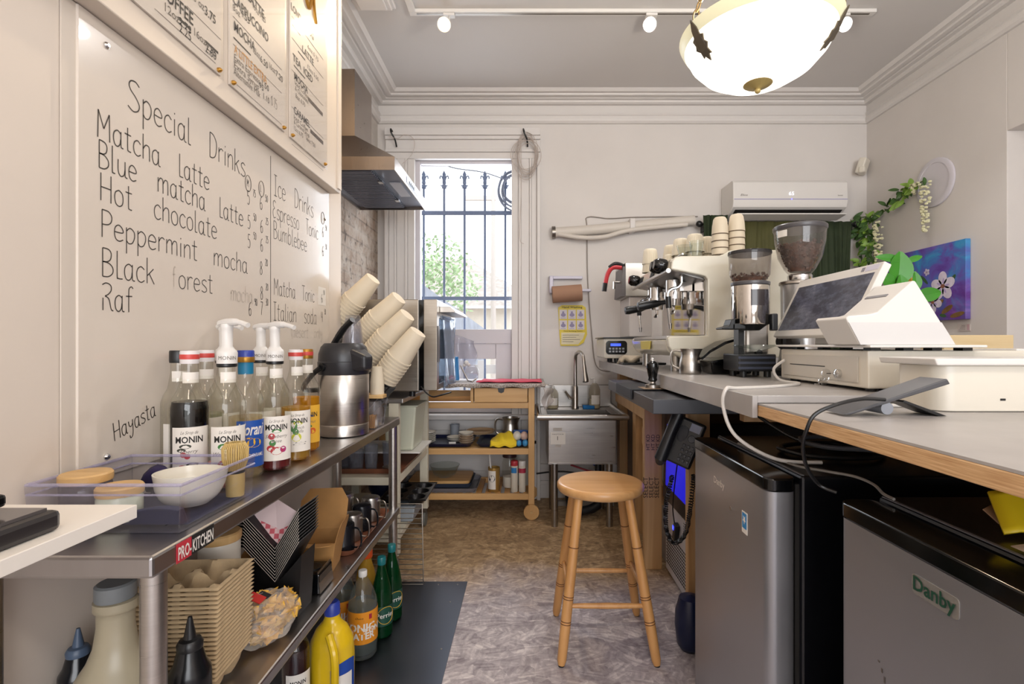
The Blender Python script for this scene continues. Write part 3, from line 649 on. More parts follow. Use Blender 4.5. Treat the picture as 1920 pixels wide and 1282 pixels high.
# ------------------------------------------------------------------ syrup bottles
GL = glass('bottle_glass','#fafaf7',.25,.02,.0,'#dcd8cf'); LBL = mat('bottle_label','#e6e0d8',.5); BLUEC = mat('blue_cap','#2b3f9b',.35); GOLDC = mat('gold_cap','#a87b2e',.35,.6); REDC = mat('red_band','#c8453f',.4); WHC = mat('cap_white','#dcd6d6',.35)
RED = mat('berry_red','#b8323a',.5); GREEN = mat('leaf_print','#3f7d3a',.5); TEAL = mat('teal_print','#0d6f96',.45); BLUE = mat('blue_print','#1f4fa3',.45); YEL = mat('yellow_print','#e3b02c',.45)
ANG = -57
def syrup(x,y,label,cap='redwhite',liq=None,fill=.16,pump=False,lab=LBL,words=(),art=None,neck=LBL,name='syrup_bottle',zb=TZ,H=.31,R=.039,ANG=-57):
    t_ = thing(name,label,'bottle',(x,y,zb),group='syrup bottles in a row on the steel table' if zb==TZ else None); c = (x,y,zb); s = H/.31; r=R
    prof = [(.8*r,0),(r,.008),(r*.98,.02),(r,.03),(r,.178),(r*.985,.19),(r*.86,.205),(r*.62,.222),(.0195,.240),(.0165,.258),(.0165,.285)]
    obj('bottle', MB().lathe([(a,z*s) for a,z in prof],c,28,cap=False), GL, t_)
    obj('base', MB().lathe([(.001,.003),(.8*r,.003)],c,28,cap=False), GL, t_)
    if liq is not None:
        fr = .94 if fill < .185 else .88
        pr = [(.75*r,.005),(.94*r,.012),(.94*r,min(fill,.183)*s),(fr*r,fill*s),(.001,fill*s)]
        obj('syrup', MB().lathe(pr,c,28), liq, t_)
    k = dict(redwhite=(WHC,REDC),black=(BLACK,None),blue=(BLUEC,GOLDC),gold=(GOLDC,REDC))[cap]
    z0 = .285*s
    if pump:
        obj('collar', MB().lathe([(.019,z0-.012),(.021,z0-.01),(.021,z0-.004),(.019,z0-.003)],c,20), BLACK, t_)
        pm = obj('pump', MB().lathe([(.021,z0-.004),(.022,z0+.02),(.02,z0+.025),(.0165,z0+.028),(.012,z0+.035),(.0125,z0+.075),(.014,z0+.08),(.012,z0+.086)],c,20), WPL, t_)
        obj('nozzle', MB().tube(smooth_path([(x-.022,y+.012,zb+z0+.087),(x+.0,y,zb+z0+.090),(x+.035,y-.014,zb+z0+.089),(x+.062,y-.025,zb+z0+.082)],5),[.0085]*10+[.006]*6,10), WPL, pm)
        text_into_obj = obj('lettering', text_into(MB(),'MONIN',.008,cylfn(.0222,z0+.005,ANG,c),align='c'), GREYT, pm, sharp=0)
    else:
        cp = obj('cap', MB().lathe([(.0185,z0-.004),(.0192,z0),(.0192,z0+.022),(.018,z0+.025)],c,20), k[0], t_)
        if k[1] is not None: obj('cap_band', MB().lathe([(.0194,z0+.006),(.0197,z0+.008),(.0197,z0+.015),(.0194,z0+.017)] if cap!='blue' else [(.0194,z0-.004),(.02,z0-.002),(.02,z0+.007),(.0194,z0+.009)],c,20,cap=False), k[1], cp)
    if neck is not None:
        nl = obj('neck_label', MB().lathe([(.0172,.252*s),(.0172,.281*s)],c,20,cap=False) if neck is TEAL else MB().cylpatch(.0185,.238*s,.262*s,ANG-45,ANG+75,c), neck, t_)
    if lab is not None:
        L = obj('label', MB().cylpatch(r*1.012,.03*s,.142*s,ANG-52,ANG+62,c), lab, t_)
        for (w_, h_, z_, m_, off_, sh_, wd_) in words:
            obj('lettering', text_into(MB(),w_,h_,cylfn(r*1.02,z_*s,ANG,c),w=wd_,align='c',off=off_,shear=sh_), m_, L, sharp=0)
        for (m_, blobs) in (art or ()):
            b = MB()
            for a_, z_, ra, rz in blobs:
                fn = cylfn(r*1.021, z_*s, ANG, c); n = 12
                b.add([fn(a_*r+ra*math.cos(2*PI*q/n), rz*math.sin(2*PI*q/n)) for q in range(n)], [tuple(range(n))])
            obj('fruit_print', b, m_, L, sharp=0)
    return t_
MO = ('MONIN',.0135,.108,INK,.02,0,.054); LS = ('Le Sirop de',.007,.127,GREYT,0,.4,.034)
def W_(s,z,m=GREYT): return (s,.008,z,m,0,.35,None)
DARK = mat('black_cherry_syrup','#070404',.1,spec=.25); PINK = mat('pink_syrup','#c46a62',.2); ROSE = mat('rose_syrup','#5a1d20',.15); YELS = glass('yellow_syrup','#e8c87a',.1,.05,.35,'#caa24a'); GOLDS = glass('gold_syrup','#eab64f',.1,.05,.5,'#d79a26')
syrup(-.8245,1.19,'clear empty syrup bottle with black cap, nearest bottle of the row by the wall','black',lab=LBL,words=(('Lime',.007,.06,GREEN,0,.3,None),),R=.036)
syrup(-.766,1.141,'syrup bottle filled with black cherry syrup, white and red cap','redwhite',DARK,.196,words=(LS,MO,W_('Cherry',.085)),art=((RED,[(-.3,.082,.006,.006),(-.1,.078,.006,.006),(-.35,.052,.01,.008),(.1,.05,.008,.006)]),(mat('dark_leaf','#3d4034',.5),[(-.2,.1,.012,.005),(-.4,.092,.009,.004),(.15,.06,.012,.004)])))
syrup(-.817,1.277,'clear syrup bottle with white and red cap behind the black cherry bottle','redwhite',glass('pale_green_syrup','#e6e8d8',.1,.05,.2,'#cfd0b8'),.15)
syrup(-.687,1.15,'pump bottle with pink watermelon syrup beside the bamboo whisk','black',PINK,.06,pump=True,words=(LS,MO,W_('Watermelon',.078)),art=((RED,[(.1,.055,.018,.010),(-.2,.06,.012,.008)]),(GREEN,[(-.2,.098,.012,.007),(-.05,.092,.01,.006)])))
syrup(-.821,1.362,'clear pump bottle against the whiteboard behind the watermelon pump bottle','black',None,pump=True)
syrup(-.690,1.232,'blue labelled caramel syrup bottle with blue and gold cap','blue',glass('clear_caramel','#efe6d4',.1,.05,.1,'#d9c7a0'),.15,lab=BLUE,neck=TEAL,words=(('Torani',.027,.108,PAPERW,.02,.3,.062),('SALTED CARAMEL',.008,.055,PAPERW,.01,0,.058)),art=((YEL,[(-.25,.09,.016,.012),(.1,.088,.018,.011)]),),ANG=-38)
syrup(-.657,1.308,'strawberry rose syrup pump bottle with red syrup at its base','black',ROSE,.04,pump=True,words=(LS,MO,W_('Strawberry',.088),W_('Rose',.076)),art=((RED,[(-.3,.092,.008,.008),(0,.055,.015,.010),(-.35,.062,.01,.008)]),(GREEN,[(0,.105,.012,.005),(-.25,.075,.008,.008)]),(mat('magenta_print','#a8326f',.5),[(.4,.058,.008,.008)])))
syrup(-.742,1.40,'clear pump bottle behind the strawberry rose pump bottle','black',None,pump=True)
syrup(-.748,1.487,'syrup bottle with gold cap between the pump bottles and the wall','gold',YELS,.12)
syrup(-.652,1.415,'french vanilla syrup bottle with pale yellow syrup and white cap','redwhite',YELS,.15,words=(LS,MO,W_('French',.092),W_('Vanilla',.082)),art=((GREEN,[(-.3,.1,.010,.016),(-.15,.085,.008,.008)]),(mat('lime_print','#c3c437',.5),[(0,.108,.012,.006),(-.1,.07,.013,.012)]),(INK,[(.2,.055,.016,.0015),(.1,.05,.018,.0015)])))
syrup(-.675,1.535,'hazelnut syrup bottle with gold cap and yellow label, nearest to the steel airpot','gold',GOLDS,.165,lab=mat('hazelnut_label','#e6b23c',.5),words=(MO,('CARTE',.005,.108,BLUE,.02,0,.03),W_('Hazelnut',.09)),art=((mat('orange_fruit','#d4602a',.5),[(-.3,.066,.010,.009),(0,.064,.010,.009),(.3,.066,.010,.009)]),(GREEN,[(0,.08,.01,.005)])))

# ------------------------------------------------------------------ airpot
ap = thing('airpot','steel vacuum airpot with black pump lid standing on the steel table','flask',(-.665,1.82,TZ)); c = (-.665,1.82,TZ); AB = mat('airpot_black','#26262a',.35)
obj('body', MB().lathe([(.080,0),(.086,.004),(.087,.04),(.0855,.043),(.087,.046),(.087,.215),(.084,.22)],c,40), STEEL, ap)
obj('lid', MB().lathe([(.085,.215),(.088,.222),(.089,.262),(.087,.264),(.087,.268),(.086,.29),(.078,.315),(.066,.328),(.0,.330)],c,40), AB, ap)
q = Vector((.86,-.5,0)); q2 = Vector((.5,.86,0)); b = MB(); cc = Vector(c)
lo = [cc+q*.05-q2*.04+Vector((0,0,.225)), cc+q*.128-q2*.02+Vector((0,0,.235)), cc+q*.128+q2*.02+Vector((0,0,.235)), cc+q*.05+q2*.04+Vector((0,0,.225))]
hi_ = [cc+q*.05-q2*.045+Vector((0,0,.318)), cc+q*.13-q2*.022+Vector((0,0,.285)), cc+q*.13+q2*.022+Vector((0,0,.285)), cc+q*.05+q2*.045+Vector((0,0,.318))]
obj('spout', b.hexa(lo,hi_), AB, ap, sharp=0, bev=.012, seg=3)
b = MB().tube(smooth_path([cc-q*.055+Vector((0,0,.325)), cc-q*.03+Vector((0,0,.352)), cc+q*.005+Vector((0,0,.385)), cc+q*.045+Vector((0,0,.412))],6), [.011]*6+[.012]*6+[.011]*7, 10)
obj('pump_lever', b, BLACK, ap)
b = MB()
for s in (-1,1): b.cyl(cc+q2*(s*.086)+Vector((0,0,.245)), cc+q2*(s*.097)+Vector((0,0,.245)), .014)
obj('pivot', b, BLACK, ap)
hd = [cc+q2*(-.097)+Vector((0,0,.245)), cc+q2*(-.105)-q*.04+Vector((0,0,.215)), cc+q2*(-.085)-q*.11+Vector((0,0,.165)), cc-q*.13+Vector((0,0,.155)), cc+q2*(.085)-q*.11+Vector((0,0,.165)), cc+q2*(.105)-q*.04+Vector((0,0,.215)), cc+q2*(.097)+Vector((0,0,.245))]
obj('carry_handle', MB().tube(smooth_path(hd,6), .009, 8), BLACK, ap)

# ------------------------------------------------------------------ paper cups in an angled dispenser
CUPM = mat('paper_cup','#d8cbb4',.6)
ds = thing('cup_dispenser','black angled cup dispenser stand behind the airpot','dispenser',(-.73,2.15,TZ))
def P_(u,v,d): return Vector(((u-990)*d/945, d, 1.13-(v-645)*d/945))
STK = [((700,522,2.36),(604,634,2.42)),((748,558,2.27),(654,656,2.33)),((764,590,2.18),(668,700,2.24)),((784,622,2.10),(672,776,2.15))]
cup = thing('paper_cup','ribbed stack of paper cups','cup',(0,0,0))
obj('cup_wall', MB().lathe([(.036,0),(.038,.004),(.0535,.134),(.0578,.1355),(.0578,.1405),(.0545,.1385),(.0377,.0055),(0,.0055)],(0,0,0),24), CUPM, cup)
WHERE = ['topmost and farthest','second from the top','third from the top','lowest and nearest']
first = True
for k,(tip,base) in enumerate(STK):
    A = P_(*tip); B = P_(*base); ax = (B-A); L = ax.length; dirn = ax.normalized(); q_ = dirn.to_track_quat('Z','Y')
    n = (17,17,17,14)[k]; gap = .0155
    for i in range(n):
        pos = A + dirn*(i*gap); lab = ('outermost cup at the tip of the %s slanted stack of paper cups' if i == 0 else 'rims of nested paper cups in the %s slanted stack')%WHERE[k]
        if first: cup.location = pos; cup.rotation_euler = q_.to_euler(); cup['label'] = lab; o_ = cup; first = False
        else: o_ = dup(cup, pos, lab, rot=q_.to_euler())
        o_['group'] = 'paper cups in the %s slanted stack'%WHERE[k] if i else 'outermost cups of the slanted stacks'
    # sleeve that carries the stack
    T0 = A + dirn*(n*gap+.03); obj('sleeve', MB().cyl(T0, T0+dirn*.10, .0592, n=20, cap=False), BLACK, ds, sharp=40)
    SLV = globals().setdefault('SLV', []); SLV.append((T0+dirn*.05, dirn))
    if 0:
        C2 = P_(*STK[k+1][0]); T1 = C2+(P_(*STK[k+1][1])-C2).normalized()*((17,17,17,14)[k+1]*gap+.12)
        obj('strut', MB().cyl(T0+dirn*.09+Vector((0,-.062,0)), T1+Vector((0,-.062,0)), .006, n=8), BLACK, ds)
for (a_, da), (b_2, db) in zip(SLV, SLV[1:]):
    n_ = da.cross(b_2-a_).normalized(); n_ = n_ if n_.y > 0 else -n_
    obj('strut', MB().cyl(a_+n_*.069, b_2+n_*.069, .005, n=8), BLACK, ds)
b = MB()
b.hexa([(-.84,2.07,TZ+.001),(-.72,2.07,TZ+.001),(-.72,2.14,TZ+.001),(-.84,2.14,TZ+.001)],[(-.83,2.08,TZ+.012),(-.73,2.08,TZ+.012),(-.73,2.13,TZ+.012),(-.83,2.13,TZ+.012)])
obj('stand', b, BLACK, ds, sharp=0, bev=.003)
b = MB()
for dx in (0,.035): b.hexa([(-.715+dx,2.015,TZ+.001),(-.695+dx,2.015,TZ+.001),(-.695+dx,2.03,TZ+.001),(-.715+dx,2.03,TZ+.001)],[(-.59+dx,2.015,.955),(-.565+dx,2.015,.955),(-.565+dx,2.03,.955),(-.59+dx,2.03,.955)])
obj('front_rail', b, BLACK, ds, sharp=0)
# clear plastic cups upside down
CC = glass('plastic_cup','#f4f4f6',.15,.05,.05,'#e4e2e6')
pc = thing('plastic_cup','clear plastic cup upside down in the tall stack behind the airpot','cup',(-.695,2.0,TZ),group='clear plastic cups stacked behind the airpot')
obj('cup_wall', MB().lathe([(.040,0),(.0405,.006),(.028,.115),(.0,.116)],(0,0,0),24,cap=False), CC, pc, local=True)
for i in range(1,25): dup(pc,(-.695,2.0,TZ+.0135*i))
# small sample cups on a wood block over a clear tub
tubm = thing('clear_tub','flared clear plastic tub of wrapped lids at the far corner of the steel table','tub',(-.61,2.005,TZ))
obj('shell', open_bin(-.645,-.585,1.968,2.042,TZ+.002,.915,.014), ACRYL, tubm, sharp=0, solid=.003)
one('wrapped_lids','clear wrapped stack of plastic lids inside the flared tub','lids',MB().lathe([(.03,0),(.034,.05),(.028,.095)],(-.612,2.005,TZ+.004),14),glass('film','#eeeaea',.25,.15,.3,'#d6cfc8'))
one('wood_block','small light wooden board lying across the clear tub','board',MB().box(-.655,-.565,1.958,2.05,.918,.932),OAK,sharp=0,bev=.002)
sc_ = thing('sample_cup','small white paper cup upside down in the stack on the wooden board','cup',(-.575,2.12,.932),group='small paper cups stacked on the wooden board')
obj('cup_wall', MB().lathe([(.0275,0),(.027,.003),(.0195,.062),(0,.0635)],(0,0,0),20,cap=False), CUPM, sc_, local=True)
sc_.location = (-.60,2.005,.932)
for i in range(1,10): dup(sc_,(-.60,2.005,.932+.0052*i))
sv = thing('cup_sleeve_box','clear box packed with brown cup sleeves beside the airpot','box',(-.62,1.935,TZ))
obj('tray', open_bin(-.655,-.582,1.918,1.955,TZ+.001,.862,.002), ACRYL, sv, sharp=0, solid=.002)
for i in range(11): obj('sleeve', MB().box(-.651+.0061*i,-.647+.0061*i,1.922,1.951,TZ+.004,.855+.002*(i%3)), KRAFT, sv, sharp=0)
# ------------------------------------------------------------------ things on the lower shelf of the steel table
S = SZ+.001
PULP = mat('moulded_pulp','#b79f7c',.9,noise=.12,nscale=40,bump=.3)
def tray_fn(u, v):
    x = (u-.5)*.20; y = (v-.5)*.22; e = max(abs(u-.5), abs(v-.5))*2
    z = .05+.008*math.sin(16*u)*math.sin(14*v)
    for cx, cy in ((-.045,-.05),(.045,-.05),(-.045,.05),(.045,.05)):
        d = math.hypot(x-cx, y-cy); z -= .05*max(0, min(1, (.054-d)/.034))
    if e > .9: z = .052-.003*(e-.9)/.1
    return (x, y, z)
def pulp_stack(x, y, n, rz, lean, top_label, group, lab, sx=1, sy=1):
    base = None
    for i in range(n):
        z = S+(.0088 if sx > .5 else .0128)*i+.011
        if base is None:
            base = thing('cup_carrier', lab, 'cup carrier', (x,y,z), rz, group)
            obj('tray', MB().grid(25,25,lambda u,v:(tray_fn(u,v)[0]*sx,tray_fn(u,v)[1]*sy,tray_fn(u,v)[2])), PULP, base, local=True, solid=.002); o_ = base
        else: o_ = dup(base, (x+lean*i, y+.0004*i, z), rz=rz)
    o_['label'] = top_label; del o_['group']
pulp_stack(-.702,1.06,21,.06,.0,'topmost moulded pulp cup carrier of the big stack','pulp cup carriers in the big stack','moulded pulp cup carrier lower in the big stack on the lower shelf',.84,.68)
pulp_stack(-.825,1.06,11,0,0,'topmost pulp cup carrier of the smaller stack beside the beige jug','pulp cup carriers in the smaller stack','pulp cup carrier in the smaller stack against the wall',.34,.45)
jg = thing('sauce_jug','beige gallon sauce jug with grey cap on the lower shelf','jug',(-.718,.878,S)); JUG = mat('beige_jug','#a0967f',.35)
def jugf(u, v):
    prof = [(.0,0),(.06,0),(.072,.01),(.073,.10),(.070,.125),(.060,.15),(.044,.175),(.034,.20),(.029,.235),(.029,.262),(.034,.265),(.034,.280),(.026,.283)]
    k = v*(len(prof)-1); i = min(int(k),len(prof)-2); f = k-i; r = prof[i][0]*(1-f)+prof[i+1][0]*f; z = prof[i][1]*(1-f)+prof[i+1][1]*f
    a = 2*PI*u; sq = 1+.10*(abs(math.cos(a))**6+abs(math.sin(a))**6-.6)*(z<.13)*0
    return (-.718+r*math.cos(a)*1.0, .878+r*.85*math.sin(a), S+z)
obj('body', MB().grid(40,37,jugf,True), JUG, jg, sharp=60)
obj('handle', MB().tube(smooth_path([(-.735,.900,S+.245),(-.745,.930,S+.235),(-.748,.940,S+.19),(-.742,.925,S+.13)],6),.009,10), JUG, jg)
obj('cap', MB().lathe([(.029,.283),(.03,.285),(.03,.308),(.026,.311),(0,.311)],(-.718,.878,S),28), mat('grey_cap','#74787a',.45), jg)
def squeeze(x,y,r,h,label,m,tipm,lab=None):
    q = thing('squeeze_bottle',label,'bottle',(x,y,S))
    obj('body', MB().lathe([(r*.9,0),(r,.006),(r,h*.55),(r*.97,h*.6),(r*.75,h*.66),(r*.55,h*.78)],(x,y,S),24), m, q)
    obj('tip', MB().lathe([(r*.6,h*.76),(r*.62,h*.80),(r*.5,h*.83),(r*.3,h*.84),(r*.28,h*.86),(r*.1,h),(0,h)],(x,y,S),24), tipm, q)
    if lab: obj('label', MB().cylpatch(r*1.01,h*.1,h*.45,-110,20,(x,y,S)), lab, q)
SAU = mat('dark_sauce','#121418',.2)
squeeze(-.83,.93,.030,.20,'small dark squeeze bottle with blue-grey tip against the wall on the lower shelf',SAU,mat('blue_grey_tip','#4a5a70',.4))
squeeze(-.607,.905,.034,.235,'black sauce bottle with pointed cap in front of the pulp carriers',mat('sauce_black','#0b0d10',.25),BLACK,mat('sauce_label','#8f7f78',.5))
one('white_tub','white plastic tub lid between the beige jug and the black sauce bottle','tub',MB().lathe([(.026,0),(.029,.13),(.031,.132),(.031,.145),(.025,.15),(0,.15)],(-.662,.797,S),24),WPL)
j2 = thing('wood_lid_jar','pale jar with flat wooden lid behind the pulp carriers','jar',(-.765,1.25,S))
obj('pot', MB().lathe([(.042,0),(.046,.01),(.046,.235),(.044,.24)],(-.765,1.25,S),28), mat('pale_stoneware','#cfc9bd',.3), j2)
obj('lid', MB().lathe([(.047,.238),(.049,.242),(.049,.256),(.045,.26),(0,.26)],(-.765,1.25,S),28), OAK, j2)
# chips in a clear bag
ch = thing('snack_bag','clear bag of yellow crisps lying on the lower shelf edge','bag',(-.63,1.235,S))
def bagf(u,v,k=1.0):
    a = 2*PI*u; rr = math.sin(PI*min(max(v,.02),.98))**.5
    L = (v-.5)*.235; wob = 1+.10*math.sin(7*a+11*v)+.07*math.sin(13*a+5*v)
    y = .06*math.cos(a)*rr*wob*k; z = .058+.056*math.sin(a)*rr*wob*k
    c_, s_2 = math.cos(1.05), math.sin(1.05)
    return (-.640+L*c_*.55-y*s_2, 1.232+L*s_2*.85+y*c_, S+max(.002,z))
obj('film', MB().grid(30,16,lambda u,v: bagf(u,v),True), glass('crinkled_film','#f8f5f0',.25,.12,.22,'#f4efe8'), ch, sharp=0)
b = MB(); rnd = random.Random(11)
for k in range(170):
    p = Vector(bagf(rnd.random(), .22+.7*rnd.random(), .86*rnd.random()**.25)); p.z = max(p.z, S+.02)
    n_ = Vector((rnd.uniform(-1,1),rnd.uniform(-1,1),rnd.uniform(-.6,1))).normalized(); x_ = n_.orthogonal().normalized()*.016; y_ = n_.cross(x_).normalized()*.013
    b.add([p+x_,p+y_+n_*.004,p-x_,p-y_+n_*.004,p-n_*.004],[(0,1,4),(1,2,4),(2,3,4),(3,0,4)])
obj('crisps', b, mat('crisp_yellow','#e8b94a',.6,noise=.2,nscale=30), ch, sharp=0)['kind'] = 'stuff'
p_ = Vector(bagf(.25,.35))+Vector((0,0,.003)); b = MB().cbox(p_,.035,.03,.002,Matrix.Rotation(.4,3,'Y'))
st = obj('price_label', b, mat('red_label','#c8322c',.4), ch, sharp=0); obj('label_end', MB().cbox(p_+Vector((.008,.022,-.004)),.026,.02,.002,Matrix.Rotation(.4,3,'Y')), INK, st, sharp=0)
# nested black V-shaped food trays with checked liner
ft = None; FTX, FTY = -.655, 1.365
for i in range(11):
    z = S+.10+.0085*i
    if ft is None:
        ft = thing('paper_food_tray','black paper food tray in the nested V-shaped stack on the lower shelf','food tray',(FTX,FTY,z),.0,'nested black food trays'); b = MB()
        prof = [(-.112,.098),(-.082,.096),(-.005,.012),(.0,.008),(.005,.012),(.058,.108),(.062,.112)]
        b.grid(7,2,lambda u,v:(prof[round(u*6)][0],-.06+.12*v,prof[round(u*6)][1]))
        obj('tray', b, mat('black_card','#0e0e10',.45), ft, local=True, sharp=0, solid=.0022)
        b = MB().tube([(-.112,-.0605,.0985),(-.082,-.0605,.0965),(0,-.0605,.009),(.062,-.0605,.1125)],.0009,4); obj('cut_edge', b, mat('card_edge','#b9b0a6',.7), ft, local=True, sharp=0)
    else: dup(ft,(FTX,FTY,z))
b = MB().prism([(-.745,S),(-.61,S),(-.60,S+.165),(-.655,S+.100),(-.735,S+.18)],'y',1.335,1.42)
one('food_tray_side','plain black side of the lowest black food tray facing the room','food tray',b,mat('black_card','#0e0e10',.45),sharp=0)
t = NT('checked_paper'); v = t.mapped((1,1,1)); ck = t.n('TexChecker'); ck.inputs['Scale'].default_value = 80; t.l(v, ck.inputs[0])
sz_ = t.n('SeparateXYZ'); t.l(t.co(), sz_.inputs[0]); mr = t.n('MapRange'); mr.inputs[1].default_value = .034; mr.inputs[2].default_value = .035; t.l(t.math('SUBTRACT', sz_.outputs[2], t.math('MULTIPLY', t.math('ABSOLUTE', sz_.outputs[0]), .45)), mr.inputs[0])
ck2 = t.mix(ck.outputs[1], '#c25560', '#ddb9b8'); t.set(col=t.mix(mr.outputs[0], ck2, '#dcc6c6'), rough=.6)
lp = thing('checked_liner_paper','pink checked liner paper standing in the black food trays','paper',(-.657,1.325,S+.199),.0)
obj('sheet', MB().add([(0,0,0),(-.078,.012,.068),(-.022,.03,.112),(.058,.012,.072)],[(0,1,2),(0,2,3)]), t.m, lp, local=True, sharp=0, solid=.0015)
# kraft take-out cartons
def carton(x,y,rz,label,s=1):
    k_ = thing('takeout_carton',label,'carton',(x,y,S),rz); w,d,h = .052*s,.045*s,.085*s; W2,D2 = w*1.25,d*1.25
    obj('box', MB().add([(-w,-d,0),(w,-d,0),(w,d,0),(-w,d,0),(-W2,-D2,h),(W2,-D2,h),(W2,D2,h),(-W2,D2,h)],[(0,1,2,3),(0,1,5,4),(1,2,6,5),(2,3,7,6),(3,0,4,7)]), KRAFT, k_, local=True, sharp=0, solid=.0015)
    for a,bq,o_ in (((-W2,D2),(W2,D2),(0,.05,.10)),((W2,-D2),(W2,D2),(.012,0,.045)),((-W2,-D2),(-W2,D2),(-.055,0,.05)),((-W2,-D2),(W2,-D2),(0,-.055,.012))):
        m1 = Vector((a[0],a[1],h)); m2 = Vector((bq[0],bq[1],h)); o2 = Vector(o_)*s; e = (m2-m1)*.16
        obj('flap', MB().add([m1,m2,m2+o2*.7,m2+o2-e,m1+o2+e,m1+o2*.7],[(0,1,2,3,4,5)]), KRAFT, k_, local=True, sharp=0, solid=.0015)
carton(-.688,1.632,.12,'open brown kraft takeout carton between the black trays and the mugs',1.2)
carton(-.812,1.455,.1,'brown kraft takeout carton half hidden behind the checked liner paper',.6)
# small black box with a steel side
bb = thing('coaster_box','black box with a steel side panel on the lower shelf edge','box',(-.635,1.52,S))
obj('body', MB().box(-.676,-.603,1.455,1.552,S,S+.058), BLACKG, bb, sharp=0, bev=.004)
obj('steel_side', MB().add([(-.6025,1.455,S+.004),(-.5985,1.455,S+.004),(-.5985,1.552,S+.004),(-.6025,1.552,S+.004),(-.612,1.457,S+.062),(-.608,1.455,S+.064),(-.608,1.552,S+.064),(-.612,1.55,S+.062)],[(0,3,2,1),(4,5,6,7),(0,1,5,4),(1,2,6,5),(2,3,7,6),(3,0,4,7)]), STEEL, bb, sharp=0)
obj('dial', MB().lathe([(.026,.058),(.026,.061),(.022,.0605),(0,.0605)],(-.642,1.505,S),28), BLACK, bb)
# tray of mugs
RUST = mat('wood_grain_tray','#7a4a34',.4,noise=.25,nscale=12)
tray = thing('serving_tray','brown wood-grain serving tray full of mugs on the lower shelf','tray',(-.70,1.90,S))
def rrect(x0,x1,y0,y1,r,n=6):
    o_ = []
    for cx,cy,a0 in ((x1-r,y1-r,0),(x0+r,y1-r,90),(x0+r,y0+r,180),(x1-r,y0+r,270)):
        for k in range(n+1):
            a = math.radians(a0+90*k/n); o_.append((cx+r*math.cos(a),cy+r*math.sin(a)))
    return o_
def dish(x0,x1,y0,y1,z,h,flare,r=.03,t=.004):
    lo = rrect(x0+flare,x1-flare,y0+flare,y1-flare,r); hi_ = rrect(x0,x1,y0,y1,r+flare*.6); n = len(lo); b = MB()
    lo2 = rrect(x0+flare+t,x1-flare-t,y0+flare+t,y1-flare-t,r-t*.5); hi2 = rrect(x0+t,x1-t,y0+t,y1-t,r)
    b.add([(*p,z) for p in lo]+[(*p,z+h) for p in hi_]+[(*p,z+h) for p in hi2]+[(*p,z+t) for p in lo2],
          [tuple(range(n))[::-1]]+[(i,(i+1)%n,n+(i+1)%n,n+i) for i in range(n)]+[(n+i,n+(i+1)%n,2*n+(i+1)%n,2*n+i) for i in range(n)]+[(2*n+i,2*n+(i+1)%n,3*n+(i+1)%n,3*n+i) for i in range(n)]+[tuple(3*n+k for k in range(n))])
    return b
obj('tray', dish(-.85,-.585,1.705,2.16,S,.022,.018), RUST, tray)
MBLK = mat('mug_black','#101217',.22)
def mug(x,y,m,label,grp,r=.037,h=.092,lidm=None):
    u_ = thing('creamer_mug',label,'mug',(x,y,S+.0045),.0,grp); c = (0,0,0)
    obj('body', MB().lathe([(r*.9,0),(r,.004),(r,h-.006),(r*.97,h),(r*.9,h),(r*.92,h-.004),(r*.92,.006),(0,.006)],c,26), m, u_, local=True)
    obj('lid', MB().lathe([(r*.9,h-.002),(r*.88,h+.003),(r*.3,h+.006),(0,h+.006)],c,26), lidm or m, u_, local=True)
    obj('handle', MB().tube(smooth_path([(r*.95,-.004,h*.88),(r+.022,-.012,h*.84),(r+.03,-.014,h*.5),(r+.024,-.012,h*.18),(r*.95,-.004,h*.15)],4),.0035,6), STEEL if m is not MBLK else m, u_, local=True)
    return u_
MG = [(-.640,1.725,0,'black creamer mug at the near end of the brown tray'),(-.645,1.825,1,'steel creamer mug behind the nearest black mug on the brown tray'),(-.643,1.925,0,'black creamer mug between two steel mugs on the brown tray'),(-.640,2.03,1,'steel creamer mug at the far corner of the brown tray'),
      (-.735,1.775,1,'dark steel creamer mug in the inner row, nearest the camera'),(-.738,1.885,0,'black lidded creamer mug in the inner row of the brown tray'),(-.74,2.0,1,'tall steel creamer mug at the back of the brown tray')]
for x,y,k,lab in MG: mug(x-.004,y+.035,STEEL if k else MBLK,lab,None,h=.115 if 'tall' in lab else .092)

# ------------------------------------------------------------------ under the table, on the floor plate
pm = thing('floor_plate','thin grey sheet-metal plate lying on the floor under the steel table','plate',(-.57,1.5,0))
obj('plate', MB().box(-.86,-.287,.55,2.39,.001,.005), brushed('sheet_metal','#5f636c',.34,(1,1,1),var=.04), pm, sharp=0)
for x,y in ((-.33,2.36),(-.34,2.2),(-.32,1.86),(-.42,2.36)): obj('screw', MB().lathe([(.004,0),(.0035,.0015),(0,.002)],(x,y,.005),10), STEELD, pm)
F0 = .0055
syrup(-.69,1.50,'dark red syrup bottle on the floor under the table, nearest the camera','redwhite',mat('plum_syrup','#2a0d10',.15),.196,words=(('MONIN',.012,.115,INK,.02,0,.045),W_('Syrup',.09)),zb=F0,name='floor_syrup_bottle',H=.355)
oj = thing('oil_jug','yellow plastic oil jug with blue cap on the floor under the table','jug',(-.612,1.575,F0))
YJ = mat('yellow_oil_plastic','#d8b31c',.2)
def ojf(u,v):
    prof = [(.0,0),(.052,0),(.062,.008),(.064,.16),(.060,.205),(.045,.24),(.026,.262),(.021,.275),(.021,.288)]
    k = v*(len(prof)-1); i = min(int(k),len(prof)-2); f = k-i; r = prof[i][0]*(1-f)+prof[i+1][0]*f; z = prof[i][1]*(1-f)+prof[i+1][1]*f
    a = 2*PI*u; return (-.612+r*math.cos(a)*(1.06), 1.575+r*math.sin(a)*.95, F0+z-.004*max(0,math.cos(3*a))*(z<.2))
obj('body', MB().grid(40,25,ojf,True), YJ, oj, sharp=60)
